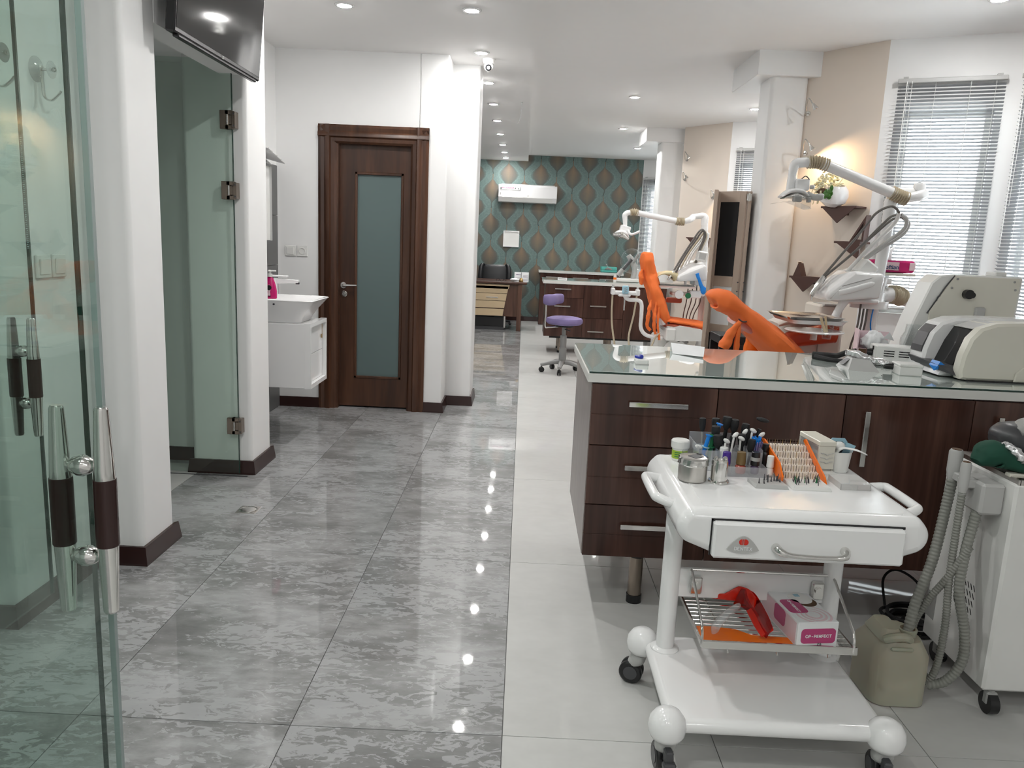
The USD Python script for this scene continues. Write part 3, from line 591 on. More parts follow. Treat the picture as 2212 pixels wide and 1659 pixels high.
part(t, 'label_emblem', cat(mv(rot(cyl((0, 0, 0), (0, 0.002, 0), 0.016), 0), (S[0], S[1] - 0.0262, 0.94 + 0.072)), bx(S[0] - 0.018, S[1] - 0.0285, 0.957, S[0] + 0.012, S[1] - 0.026, 0.962)), 'black', smooth=False)
t = thing('mirror_cabinet', 'flat white cabinet hung on the grey tiles above the basin', 'cabinet', (-1.84, 5.2, 1.3))
part(t, 'body', bx(-1.888, 4.80, 1.30, -1.80, 5.52, 1.80, 0.002), 'white_satin', smooth=False)
part(t, 'door', bx(-1.80, 4.80, 1.30, -1.782, 5.525, 1.80, 0.001), 'white_satin', smooth=False)
part(t, 'door_edge', bx(-1.783, 5.49, 1.298, -1.778, 5.527, 1.802, 0.001), 'light_grey', smooth=False)
t = thing('vanity_lamp', 'chrome and lattice glass lamp tilting out from the wall over the white cabinet', 'lamp', (-1.80, 5.4, 1.81))
part(t, 'arm', bx(-1.888, 5.36, 1.808, -1.77, 5.40, 1.84, 0.004), 'dark_grey', smooth=False)
part(t, 'lamp_body', hull([(-1.86, 5.25, 1.815), (-1.86, 5.49, 1.815), (-1.76, 5.25, 1.81), (-1.76, 5.49, 1.81), (-1.84, 5.28, 1.848), (-1.84, 5.46, 1.848), (-1.79, 5.28, 1.842), (-1.79, 5.46, 1.842)]), 'chrome', smooth=False)
TL = lambda m: rot(rot(m, -9, (1, 0, 0), (-1.888, 5.56, 1.872)), 13, (0, 1, 0), (-1.888, 5.4, 1.872))
part(t, 'shade', TL(bx(-1.885, 5.16, 1.870, -1.69, 5.56, 1.875, 0.001)), 'hook_clear', smooth=False)
zig = [bar([(-1.885 + 0.048 * k + dx0, 5.16 + 0.10 * j, 1.877), (-1.885 + 0.048 * k + dx1, 5.26 + 0.10 * j, 1.877)], 0.0035, 5) for k in range(4) for j in range(4) for dx0, dx1 in ((0, 0.042), (0.05, 0.01))]
part(t, 'lattice', TL(cat(zig)), 'steel', smooth=False, kind='stuff')
t = thing('floor_drain', 'square steel floor drain with a round cap near the pillar', 'floor drain', (-1.31, 3.65, 0))
part(t, 'plate', bx(-1.362, 3.597, -0.004, -1.262, 3.703, 0.0012, 0.001), 'steel', smooth=False)
part(t, 'cap', lathe([(0.044, 0.001), (0.044, 0.003), (0.041, 0.004), (0.039, 0.0025), (0.0, 0.003)], (-1.312, 3.65, 0.0)), 'chrome')

# ================================================================== CEILING FITTINGS
def downlight(x, y, zc, first, label, group=None):
    if first is not None: return copy(first, 'downlight', label, (x, y, zc), 0, group)
    t = thing('downlight', label, 'ceiling light', (x, y, zc), 0, group)
    part(t, 'trim_ring', lathe([(0.040, 0.002), (0.058, 0.0), (0.058, -0.004), (0.052, -0.007), (0.042, -0.008), (0.040, -0.004)], (0, 0, 0)), 'white_gloss', local=True)
    part(t, 'lamp', lathe([(0.0, -0.012), (0.02, -0.0115), (0.034, -0.009), (0.0405, -0.005), (0.0405, -0.003), (0.0, -0.003)], (0, 0, 0)), 'bulb', local=True)
    return t
rows = [4.856, 5.898, 6.974, 8.02, 9.097, 10.209, 11.311, 12.25, 13.06]
ordinals = ['nearest', 'second', 'third', 'fourth', 'fifth', 'sixth', 'seventh', 'eighth', 'last and smallest']
d0 = None
for y, o in zip(rows, ordinals):
    d = downlight(-0.371, y, ZS, d0, f'recessed ceiling light, {o} of the row over the passage', 'row of lights over the passage'); d0 = d0 or d
downlight(-1.122, 4.86, ZS, d0, 'recessed ceiling light left of the row, near the television', None)
for y, o in ((3.3, 'first'), (1.9, 'second'), (0.5, 'third'), (-0.9, 'fourth')):
    downlight(-0.371, y, ZS, d0, f'recessed ceiling light out of view overhead, {o} before the nearest of the passage row', 'row of lights over the passage')
for x, y, o in ((-1.095, 0.3, 'the near end of the glass doors'), (-2.6, 1.2, 'the wall behind the glass doors')):
    downlight(x, y, ZS, d0, 'recessed ceiling light out of view, placed to light ' + o)  # unseen lamps, placed to brighten the left side behind the glass
downlight(2.27, 8.27, ZC, d0, 'recessed ceiling light showing beside the near column')
downlight(2.54, 4.60, ZC, d0, 'recessed ceiling light at the top edge, over the near window bay')
for x, y, o in ((1.0, 7.9, 'the bay around the violet stool'), (1.15, 10.0, 'the far bay around the worktop'), (1.6, 11.9, 'the far end before the teal wall'), (0.5, -1.2, 'counter fronts from behind the viewer'), (1.5, -1.8, 'counter fronts from the right back wall')):
    downlight(x, y, ZC, d0, 'main ceiling light out of view, placed to light ' + o)  # unseen lamps, placed to brighten the far bay and the near counter fronts
t = thing('security_camera', 'white dome security camera with a black eye under the soffit', 'security camera', (-0.328, 6.10, ZS))
part(t, 'base', lathe([(0.0, 0.0), (0.046, 0.0), (0.046, -0.012), (0.040, -0.035), (0.0, -0.036)], (-0.328, 6.10, ZS)), 'white_satin')
part(t, 'eyeball', ball((-0.327, 6.085, ZS - 0.058), 0.036, 20), 'white_satin')
part(t, 'lens', lathe([(0.0225, 0.026), (0.0225, 0.031), (0.020, 0.033), (0.0, 0.033)], (-0.327, 6.085, ZS - 0.058), (0.0, -0.93, -0.37)), 'black_gloss', 'black glass lens')
single('hanging_wire', 'thin loose wire hanging from a hole in the soffit', 'wire', cat(tube([(-0.09, 7.86, ZS), (-0.092, 7.86, ZS - 0.09), (-0.10, 7.88, ZS - 0.15), (-0.125, 7.9, ZS - 0.20)], 0.0022, 5), cyl((-0.09, 7.86, ZS), (-0.09, 7.86, ZS - 0.006), 0.008)), 'light_grey')

# ================================================================== FAR END
t = thing('air_conditioner', 'white split air conditioner high on the teal wallpaper', 'air conditioner', (0.03, YF, 2.0))
x0, x1, z0, z1 = -0.475, 0.50, 1.995, 2.285
pr = Polygon([(YF, z0 + 0.02), (YF, z1), (YF - 0.17, z1), (YF - 0.205, z1 - 0.03), (YF - 0.215, z0 + 0.09), (YF - 0.17, z0 + 0.015), (YF - 0.10, z0)])
part(t, 'body', profile_y(pr, x0, x1), 'white_gloss', smooth=25)
part(t, 'louver', profile_y(Polygon([(YF - 0.213, z0 + 0.085), (YF - 0.217, z0 + 0.083), (YF - 0.176, z0 + 0.012), (YF - 0.170, z0 + 0.016)]), x0 + 0.06, x1 - 0.07), 'white_satin', smooth=False)
part(t, 'intake_grille', bx(x0 + 0.04, YF - 0.17, z1 - 0.002, x1 - 0.04, YF - 0.03, z1 + 0.012, 0.004), 'light_grey', smooth=False)
f = YF - 0.2135
st = part(t, 'sticker', bx(x0 + 0.025, f - 0.004, z1 - 0.085, x0 + 0.36, f, z1 - 0.04), 'paper', 'white feature sticker with a red strip', smooth=False)
part(st, 'red_strip', bx(x0 + 0.06, f - 0.006, z1 - 0.062, x0 + 0.25, f - 0.003, z1 - 0.044), 'pink', smooth=False)
part(st, 'sticker_text', cat(text_front('INVERTER COOLING', 0.012, (x0 + 0.155, f - 0.0062, z1 - 0.053)), text_front('10 years warranty', 0.009, (x0 + 0.15, f - 0.0042, z1 - 0.073))), 'paper', smooth=False)
part(st, 'icon', cat(bx(x0 + 0.03, f - 0.006, z1 - 0.08, x0 + 0.05, f - 0.003, z1 - 0.045), bx(x0 + 0.352, f - 0.006, z1 - 0.082, x0 + 0.358, f - 0.003, z1 - 0.04), bx(x0 + 0.27, f - 0.006, z1 - 0.07, x0 + 0.285, f - 0.003, z1 - 0.05), bx(x0 + 0.32, f - 0.006, z1 - 0.075, x0 + 0.335, f - 0.003, z1 - 0.055)), 'dark_grey', smooth=False)
part(t, 'logo', text_front('LG', 0.016, (0.02, f - 0.002, z0 + 0.115)), 'grey_plastic', smooth=False)
part(t, 'energy_mark', bx(x0 + 0.02, f - 0.002, z0 + 0.12, x0 + 0.045, f + 0.004, z0 + 0.16), 'grey_plastic', smooth=False)

t = thing('wall_panel', 'square white framed panel on the teal wallpaper below the air conditioner', 'panel', (-0.23, YF, 1.27))
part(t, 'frame', profile_x(Polygon([(-0.37, 1.26), (-0.10, 1.26), (-0.10, 1.53), (-0.37, 1.53)], [[(-0.353, 1.277), (-0.117, 1.277), (-0.117, 1.513), (-0.353, 1.513)]]), YF - 0.03, YF), 'white_gloss', smooth=False)
part(t, 'inset', bx(-0.355, YF - 0.02, 1.275, -0.115, YF, 1.515), 'white_satin', smooth=False)

# desk with a slatted front
YD = 11.86
t = thing('office_desk', 'brown office desk with a cream slatted front, in front of the teal wall', 'desk', (-0.75, YD + 0.35, 0))
part(t, 'desktop', bx(-1.75, YD - 0.03, 0.715, 0.065, YD + 0.72, 0.75, 0.008), 'walnut_flat', smooth=False)
part(t, 'modesty_panel', bx(-1.6, YD + 0.035, 0.22, -0.02, YD + 0.055, 0.715), 'desk_wood', smooth=False)
for k, z in enumerate((0.225, 0.345, 0.458, 0.57, 0.64)):
    zz = z + (0.105 if k < 4 else 0.062); e = -0.29 + 0.017 * k * 1.15
    part(t, 'slat', profile_x(Polygon([(-1.55, z), (e, z), (e + 0.015, zz), (-1.55, zz)]), YD + 0.012, YD + 0.034), 'beech', smooth=False)
part(t, 'leg', bx(-0.075, YD - 0.005, 0, -0.01, YD + 0.05, 0.715, 0.003), 'desk_wood', smooth=False)
part(t, 'leg', bx(-0.075, YD + 0.60, 0, -0.01, YD + 0.655, 0.715, 0.003), 'desk_wood', smooth=False)
part(t, 'side_panel', bx(-0.06, YD + 0.05, 0.10, -0.035, YD + 0.62, 0.715), 'desk_wood', smooth=False)
part(t, 'lock_bar', bx(-0.55, YD + 0.004, 0.50, -0.37, YD + 0.012, 0.512), 'chrome', smooth=False)
t = thing('desk_pedestal', 'low black metal cabinet on feet under the desk', 'cabinet', (-0.75, YD + 0.2, 0))
part(t, 'body', bx(-1.2, YD + 0.08, 0.055, -0.26, YD + 0.38, 0.205, 0.006), 'black', smooth=False)
part(t, 'bracket', cat(bx(-0.27, YD + 0.06, 0.04, -0.245, YD + 0.10, 0.215), bx(-0.75, YD + 0.06, 0.04, -0.735, YD + 0.09, 0.16)), 'steel', smooth=False)
part(t, 'foot', bx(-1.2, YD + 0.1, 0.0, -0.26, YD + 0.14, 0.058), 'dark_grey', smooth=False)
t = thing('office_chair', 'black leather office chair behind the desk', 'chair', (-0.47, YD + 0.95, 0))
yb = YD + 1.0
part(t, 'backrest', loft([(-0.47, yb, 0.45), (-0.47, yb, 0.6), (-0.47, yb + 0.02, 0.8), (-0.47, yb + 0.03, 0.93), (-0.47, yb + 0.035, 0.965)], [0.46, 0.5, 0.5, 0.47, 0.40], [0.08, 0.1, 0.1, 0.08, 0.04], side=(1, 0, 0)), 'leather_black')
for s in (-1, 1):
    part(t, 'side_bolster', loft([(-0.47 + s * 0.225, yb - 0.03, 0.5), (-0.47 + s * 0.235, yb - 0.04, 0.75), (-0.47 + s * 0.225, yb - 0.02, 0.93), (-0.47 + s * 0.19, yb, 0.965)], [0.07, 0.075, 0.07, 0.05], [0.10, 0.11, 0.09, 0.05], side=(1, 0, 0)), 'leather_black')
part(t, 'seat', rbox(-0.72, yb - 0.5, 0.42, -0.22, yb, 0.52, 0.05), 'leather_black')
part(t, 'gas_column', cyl((-0.47, yb - 0.25, 0.06), (-0.47, yb - 0.25, 0.43), 0.03), 'dark_grey')
part(t, 'star_base', cat(*[bar([(-0.47, yb - 0.25, 0.10), (-0.47 + 0.3 * math.cos(a), yb - 0.25 + 0.3 * math.sin(a), 0.06)], 0.02) for a in np.arange(5) * 2 * PI / 5 + 0.3], *[ball((-0.47 + 0.3 * math.cos(a), yb - 0.25 + 0.3 * math.sin(a), 0.026), 0.026, 10) for a in np.arange(5) * 2 * PI / 5 + 0.3]), 'dark_grey')
t = thing('desk_calendar', 'white tent calendar at the right end of the desk', 'calendar', (-0.02, YD + 0.2, 0.75))
part(t, 'card', cat(rot(bx(-0.135, YD + 0.12, 0.75, 0.085, YD + 0.123, 0.90), -14, (1, 0, 0), (0, YD + 0.12, 0.75)), rot(bx(-0.135, YD + 0.20, 0.75, 0.085, YD + 0.203, 0.90), 14, (1, 0, 0), (0, YD + 0.2, 0.75))), 'paper', smooth=False)
part(t, 'print', rot(cat(bx(-0.11, YD + 0.1185, 0.855, -0.03, YD + 0.12, 0.862), *[bx(0.0, YD + 0.1185, 0.77 + 0.02 * k, 0.075, YD + 0.12, 0.774 + 0.02 * k) for k in range(5)], *[bx(-0.12, YD + 0.1185, 0.77 + 0.02 * k, -0.05, YD + 0.12, 0.773 + 0.02 * k) for k in range(3)]), -14, (1, 0, 0), (0, YD + 0.12, 0.75)), 'plum', smooth=False)
t = thing('desk_ornament', 'small amber ornament with a thin black stick in front of the calendar', 'ornament', (-0.03, YD + 0.105, 0.75))
part(t, 'base', lathe([(0.028, 0), (0.034, 0.02), (0.026, 0.045), (0.012, 0.06), (0.0, 0.062)], (-0.03, YD + 0.105, 0.75)), 'brass')
part(t, 'stick', cyl((-0.03, YD + 0.09, 0.80), (-0.03, YD + 0.09, 0.895), 0.003), 'black')
single('crumpled_tissue', 'crumpled white tissue on the near edge of the desk', 'tissue', rough(ball((-0.125, YD + 0.035, 0.785), 1, 18, (0.075, 0.045, 0.022)), 0.016, 28, 3), 'paper')
t = thing('spectacles', 'black-rimmed spectacles lying on the desk before the chair', 'spectacles', (-0.36, YD + 0.1, 0.75))
for s in (0, 1):
    part(t, 'rim', bar([(-0.385 + 0.06 * s + 0.026 * math.cos(a), YD + 0.06, 0.776 + 0.024 * math.sin(a)) for a in np.linspace(0, 2 * PI, 15)], 0.003, 5), 'black')
    part(t, 'temple', bar([(-0.412 + 0.115 * s, YD + 0.06, 0.785), (-0.40 + 0.14 * s, YD + 0.17, 0.757)], 0.003, 5), 'black')

# ---- far cabinets
def handle_bar(cx, cy, cz, L, vertical=False, w=0.024, mat_='chrome'):
    h = bx(cx - L / 2, cy - 0.022, cz - w / 2, cx + L / 2, cy - 0.012, cz + w / 2, 0.002) if not vertical else bx(cx - w / 2, cy - 0.022, cz - L / 2, cx + w / 2, cy - 0.012, cz + L / 2, 0.002)
    o = 0.4 * L
    posts = [bx(cx - 0.006 + (0 if vertical else s * o), cy - 0.014, cz - 0.006 + (s * o if vertical else 0), cx + 0.006 + (0 if vertical else s * o), cy + 0.002, cz + 0.006 + (s * o if vertical else 0)) for s in (-1, 1)]
    return cat(h, *posts)
YC = 9.66
t = thing('drawer_cabinet', 'walnut drawer cabinet under the far worktop, behind the violet stool', 'cabinet', (0.95, YC + 0.3, 0))
part(t, 'carcass', bx(0.285, YC, 0.215, 1.78, YC + 0.58, 0.868), 'walnut', smooth=False)
def front(x0, x1, z0, z1, hx, hz, L=0.2):
    d = part(t, 'drawer', bx(x0 + 0.002, YC - 0.02, z0 + 0.002, x1 - 0.002, YC + 0.001, z1 - 0.002, 0.001), 'walnut', smooth=False)
    if hz: part(d, 'bar_handle', handle_bar(hx, YC - 0.02, hz, L, w=0.016), 'steel', smooth=False)
front(0.285, 0.76, 0.70, 0.868, 0.50, 0.808); front(0.285, 0.76, 0.46, 0.70, 0.50, 0.597); front(0.285, 0.76, 0.215, 0.46, 0.50, 0.37)
front(0.76, 1.26, 0.46, 0.868, 0.945, 0.613); front(0.76, 1.26, 0.215, 0.46, 0.93, 0.295); front(1.26, 1.78, 0.215, 0.868, 1.5, 0)
part(t, 'plinth_rail', bx(0.36, YC + 0.03, 0.19, 1.78, YC + 0.06, 0.216), 'black', smooth=False)
for x in (0.50, 1.12, 1.70):
    g = part(t, 'leg', cyl((x, YC + 0.1, 0.025), (x, YC + 0.1, 0.215), 0.028), 'bronze'); part(g, 'foot', cyl((x, YC + 0.1, 0), (x, YC + 0.1, 0.028), 0.031), 'black')
    g = part(t, 'leg', cyl((x, YC + 0.5, 0.025), (x, YC + 0.5, 0.215), 0.028), 'bronze'); part(g, 'foot', cyl((x, YC + 0.5, 0), (x, YC + 0.5, 0.028), 0.031), 'black')
t = thing('worktop', 'far white worktop with a green-tinted glass sheet, before the second cabinet', 'worktop', (1.0, YC + 0.3, 0.87))
part(t, 'slab', bx(0.25, YC - 0.03, 0.868, 1.80, YC + 0.62, 0.905, 0.002), 'worktop_white', smooth=False)
part(t, 'glass_sheet', bx(0.245, YC - 0.028, 0.9055, 1.80, YC + 0.62, 0.914, 0.001), 'worktop_glass', smooth=False)
YB = 13.0
t = thing('wall_cabinet', 'walnut cabinet with its own worktop standing against the teal wall', 'cabinet', (0.95, YB + 0.2, 0))
part(t, 'carcass', bx(0.285, YB, 0.0, 1.62, YF - 0.02, 0.868), 'walnut', smooth=False)
for a, b in ((0.287, 0.73), (0.732, 1.17), (1.172, 1.618)):
    d = part(t, 'drawer', bx(a, YB - 0.02, 0.66, b, YB + 0.001, 0.866, 0.001), 'walnut', smooth=False); part(d, 'bar_handle', handle_bar((a + b) / 2, YB - 0.02, 0.80, 0.26, w=0.016), 'steel', smooth=False)
    part(t, 'door', bx(a, YB - 0.02, 0.01, b, YB + 0.001, 0.656, 0.001), 'walnut', smooth=False)
part(t, 'worktop', bx(0.255, YB - 0.04, 0.868, 1.66, YF - 0.005, 0.905, 0.002), 'worktop_white', smooth=False)
part(t, 'glass_sheet', bx(0.255, YB - 0.04, 0.9055, 1.66, YF - 0.005, 0.914), 'worktop_glass', smooth=False)
t = thing('file_case', 'turquoise carrying case with a silver clasp on the cabinet by the teal wall', 'case', (1.43, YB + 0.2, 0.914))
part(t, 'body', rbox(1.30, YB + 0.1, 0.9145, 1.565, YB + 0.3, 1.005, 0.015), 'teal')
part(t, 'lid_line', bx(1.298, YB + 0.098, 0.955, 1.567, YB + 0.302, 0.959), 'dark_grey', smooth=False)
part(t, 'clasp', cat(profile_x([(1.35, 0.965), (1.49, 0.955), (1.45, 0.99), (1.40, 1.0)], YB + 0.09, YB + 0.1), tube([(1.40, YB + 0.15, 1.0), (1.385, YB + 0.15, 1.05), (1.375, YB + 0.15, 1.035)], 0.007)), 'chrome', smooth=False)
t = thing('sign_holder', 'tiny white name plate lying on the far worktop', 'name plate', (0.49, 9.55, 0.914))
part(t, 'plate', rot(bx(0.43, 9.70, 0.9145, 0.545, 9.703, 0.945), -20, (1, 0, 0), (0, 9.7, 0.914)), 'paper', smooth=False)
part(t, 'lettering', rot(bx(0.44, 9.6985, 0.925, 0.535, 9.6995, 0.934), -20, (1, 0, 0), (0, 9.7, 0.914)), 'grey_plastic', smooth=False)
t = thing('microscope', 'grey laboratory microscope under a clear cover on the far worktop behind the orange headrest', 'microscope', (1.33, 9.95, 0.914))
part(t, 'base', rbox(1.16, 9.85, 0.9145, 1.47, 10.08, 0.96, 0.018), 'white_plastic')
part(t, 'column', loft([(1.40, 9.97, 0.95), (1.41, 9.97, 1.08), (1.37, 9.97, 1.18), (1.32, 9.97, 1.25)], [0.08, 0.07, 0.08, 0.06], [0.07, 0.06, 0.08, 0.06]), 'light_grey')
part(t, 'tube', cyl((1.36, 9.94, 1.20), (1.19, 9.94, 0.98), 0.022), 'dark_grey')
part(t, 'eyepiece', cat(cyl((1.38, 9.93, 1.16), (1.44, 9.91, 1.27), 0.02), cyl((1.20, 9.94, 0.99), (1.26, 9.94, 1.07), 0.03)), 'grey_plastic')
part(t, 'cover', ball((1.36, 9.96, 1.18), 1, 16, (0.14, 0.11, 0.16)), 'glass_clear')
t = thing('medicine_bottle', 'white bottle with an orange label beside the microscope', 'bottle', (1.16, 9.8, 0.914))
part(t, 'bottle', cyl((1.15, 9.8, 0.9145), (1.15, 9.8, 0.985), 0.020), 'white_plastic'); part(t, 'cap', cyl((1.15, 9.8, 0.985), (1.15, 9.8, 1.005), 0.017), 'white_plastic'); part(t, 'label_band', cyl((1.15, 9.8, 0.945), (1.15, 9.8, 0.972), 0.0206), 'orange_plastic')
single('plastic_tumbler', 'pale blue plastic tumbler between the microscope and the orange chair back', 'tumbler', lathe([(0.028, 0), (0.036, 0.1), (0.034, 0.1), (0.026, 0.004), (0.0, 0.004)], (1.545, 9.83, 0.9145)), 'sky_blue')

# ---- violet stool
t = thing('rolling_stool', 'violet round-seat rolling stool with a curved armrest and grey five-foot base', 'stool', (0.455, 8.22, 0))
sx, sy = 0.46, 8.22
part(t, 'seat', lathe([(0.0, 0.515), (0.13, 0.515), (0.175, 0.522), (0.193, 0.54), (0.196, 0.565), (0.186, 0.585), (0.14, 0.598), (0.06, 0.592), (0.0, 0.59)], (sx, sy, 0), n=40), 'violet')
part(t, 'seat_plate', cyl((sx, sy, 0.495), (sx, sy, 0.516), 0.10), 'black')
part(t, 'armrest', loft([(0.235, 8.06, 0.785), (0.27, 8.03, 0.785), (0.32, 8.06, 0.785), (0.36, 8.20, 0.785), (0.42, 8.30, 0.785), (0.43, 8.31, 0.785)], [0.10, 0.115, 0.115, 0.11, 0.10, 0.07], [0.05, 0.075, 0.08, 0.075, 0.06, 0.04], side=(0, 0, 1)), 'violet')
part(t, 'arm_bar', tube([(0.255, 8.10, 0.74), (0.255, 8.10, 0.62), (0.255, 8.11, 0.50), (0.30, 8.13, 0.492), (0.42, 8.2, 0.498)], 0.009), 'chrome')
part(t, 'gas_column', cat(cyl((sx, sy, 0.36), (sx, sy, 0.5), 0.022), cyl((sx, sy, 0.25), (sx, sy, 0.40), 0.034), cyl((sx, sy, 0.10), (sx, sy, 0.27), 0.040)), 'mid_grey')
part(t, 'height_lever', bar([(sx, sy, 0.47), (sx + 0.06, sy - 0.1, 0.46)], 0.006), 'dark_grey')
for k in range(5):
    a = math.radians(188 + 72 * k); u = np.array([math.cos(a), math.sin(a), 0])
    part(t, 'base_foot', loft([np.array([sx, sy, 0.115]), np.array([sx, sy, 0.11]) + u * 0.1, np.array([sx, sy, 0.085]) + u * 0.21, np.array([sx, sy, 0.08]) + u * 0.235], [0.07, 0.055, 0.045, 0.03], [0.05, 0.045, 0.035, 0.025], side=(-u[1], u[0], 0)), 'mid_grey')
    c = np.array([sx, sy, 0.029]) + u * 0.222; s = np.array([-u[1], u[0], 0])
    g = part(t, 'caster', cat(*[lathe([(0.0, -0.008), (0.024, -0.008), (0.029, -0.003), (0.029, 0.004), (0.024, 0.008), (0.0, 0.008)], c + s * q, s, 20) for q in (-0.012, 0.012)], cyl(c, c + np.array([0, 0, 0.05]), 0.008)), 'black')

# ================================================================== FOLDING SCREEN
t = thing('folding_screen', 'folding screen of pale wood frames with black and white panels, left of the near column', 'folding screen', (1.55, 6.1, 0))
def leaf_screen(p, q, lab=None, white=True):
    p, q = np.array(p), np.array(q); L = np.linalg.norm(q - p); ang = math.degrees(math.atan2(*(q - p)[::-1])); g = lambda m: mv(rot(m, ang), (*p, 0)); z1 = 1.815; w = min(0.05, L * 0.25)
    fr_ = part(t, 'frame', g(cat(bx(0, -0.014, 0.02, w, 0.014, z1, 0.002), bx(L - w, -0.014, 0.02, L, 0.014, z1, 0.002), *[bx(w, -0.013, a, L - w, 0.013, b) for a, b in ((0.02, 0.08), (0.72, 0.79), (1.09, 1.17), (1.735, z1))])), 'screen_wood', smooth=False)
    part(fr_, 'panel', g(bx(w - 0.004, -0.004, 1.165, L - w + 0.004, 0.004, 1.74)), 'black_matte', 'black panel', smooth=False)
    part(fr_, 'panel', g(bx(w - 0.004, -0.004, 0.785, L - w + 0.004, 0.004, 1.095)), 'paper' if white else 'black_matte', 'white panel', smooth=False)
    part(fr_, 'panel', g(bx(w - 0.004, -0.004, 0.075, L - w + 0.004, 0.004, 0.725)), 'black_matte', 'black lower panel', smooth=False)
    return fr_
leaf_screen((1.425, 6.02), (1.475, 6.20)); leaf_screen((1.475, 6.235), (1.665, 6.05)); leaf_screen((1.69, 6.05), (1.712, 6.42))
part(t, 'hinge', cat(cyl((1.677, 6.03, 1.74), (1.677, 6.03, 1.80), 0.008), bx(1.66, 6.028, 1.745, 1.695, 6.034, 1.795)), 'chrome')
part(t, 'hinge', cat(cyl((1.677, 6.03, 0.72), (1.677, 6.03, 0.77), 0.008), bx(1.66, 6.028, 0.725, 1.695, 6.034, 0.765)), 'chrome')
part(t, 'bolt', cat(*[cyl((x, 6.04, z), (x, 6.028, z), 0.005) for x in (1.652, 1.70) for z in (1.06, 1.13)]), 'dark_grey')
t = thing('side_table', 'small black table behind the orange headrest', 'table', (1.52, 5.6, 0))
part(t, 'tabletop', bx(1.40, 5.42, 0.72, 1.70, 5.72, 0.78, 0.004), 'black', smooth=False)
for x in (1.42, 1.56):
    for y in (5.44, 5.70): part(t, 'leg', bx(x - 0.02, y - 0.02, 0, x + 0.06, y + 0.02, 0.72, 0.002), 'black', smooth=False)

# ================================================================== DENTAL UNITS
def bellows(path, r, n=7, amp=0.006):
    p = spline(path, 12); L = np.r_[0, np.cumsum(np.linalg.norm(np.diff(p, axis=0), axis=1))]; s = np.linspace(0, L[-1], n * 6 + 1)
    q = np.stack([np.interp(s, L, p[:, k]) for k in range(3)], 1); return tube(q, r + amp * np.cos(np.arange(len(s)) * 2 * PI / 6), 16, smooth=False)
def tray_mesh(x0, x1, y0, y1, z, h=0.018):
    return rings_mesh([sq(x0 + .015, x1 - .015, y0 + .015, y1 - .015, z, 0.03), sq(x0, x1, y0, y1, z + h, 0.035), sq(x0 - .008, x1 + .008, y0 - .008, y1 + .008, z + h + .002, 0.04), sq(x0 + .004, x1 - .004, y0 + .004, y1 - .004, z + h, 0.033), sq(x0 + .02, x1 - .02, y0 + .02, y1 - .02, z + .004, 0.028)])

# ---- near unit
y = 4.80
t = thing('dental_unit', 'near white dental unit column with delivery head, hoses and instrument tray before the bright window', 'dental unit', (2.15, 4.85, 0))
part(t, 'post', tube([(2.15, y, 0.0), (2.15, y, 0.8), (2.16, y, 1.15), (2.178, y, 1.5), (2.18, y, 1.70)], 0.035, 18), 'white_gloss')
part(t, 'elbow', tube([(2.18, y, 1.63), (2.183, y, 1.70), (2.21, y, 1.745), (2.25, y, 1.755), (2.32, y, 1.76)], [0.036, 0.038, 0.036, 0.030, 0.028], 16), 'white_gloss')
part(t, 'swivel_head', cat(loft([(2.17, y - .03, 1.735), (2.24, y - .05, 1.72), (2.32, y - .04, 1.735), (2.37, y - .01, 1.752), (2.385, y, 1.755)], [0.05, 0.06, 0.085, 0.085, 0.05], [0.045, 0.05, 0.065, 0.065, 0.04]), lathe([(0.0, 0), (0.034, 0), (0.034, 0.03), (0.026, 0.042), (0.0, 0.044)], (2.335, y - .01, 1.77))), 'white_gloss')
part(t, 'cover_cap', cyl((2.335, y - .01, 1.812), (2.335, y - .01, 1.816), 0.016), 'grey_plastic')
part(t, 'bellow', bellows([(2.25, y - .05, 1.715), (2.20, y - .05, 1.73), (2.155, y - .05, 1.748)], 0.036, 7), 'bellow')
part(t, 'lamp_arm', cat(cyl((2.17, y - .05, 1.742), (1.74, y - .05, 1.893), 0.031), ball((2.17, y - .05, 1.742), 0.032), ball((1.74, y - .05, 1.893), 0.032)), 'white_gloss')
part(t, 'bellow', bellows([(1.76, y - .05, 1.888), (1.70, y - .05, 1.903), (1.645, y - .05, 1.900)], 0.033, 8), 'bellow', 'ribbed beige sleeve at the lamp end')
part(t, 'lamp_elbow', tube([(1.655, y - .05, 1.90), (1.61, y - .05, 1.897), (1.575, y - .05, 1.888), (1.563, y - .05, 1.855), (1.558, y - .05, 1.80)], [0.028, 0.029, 0.029, 0.026, 0.022], 14), 'white_gloss')
ly = y - .06
hd = part(t, 'lamp_head', cat(cyl((1.558, ly, 1.81), (1.556, ly, 1.715), 0.026), bx(1.572, ly - .045, 1.735, 1.652, ly + .045, 1.80, 0.006), loft([(1.50, ly, 1.695), (1.55, ly, 1.728), (1.61, ly, 1.728), (1.66, ly, 1.70)], [0.10, 0.15, 0.15, 0.10], [0.012, 0.03, 0.03, 0.012])), 'white_gloss')
part(hd, 'reflector', loft([(1.515, ly, 1.69), (1.58, ly, 1.705), (1.645, ly, 1.685)], [0.10, 0.14, 0.10], [0.01, 0.045, 0.01]), 'chrome')
part(hd, 'bulb_block', bx(1.555, ly - .09, 1.665, 1.60, ly - .05, 1.70, 0.004), 'grey_plastic', smooth=False)
part(hd, 'bulb_block', bx(1.637, ly - .085, 1.665, 1.655, ly - .05, 1.695, 0.003), 'grey_plastic', smooth=False)
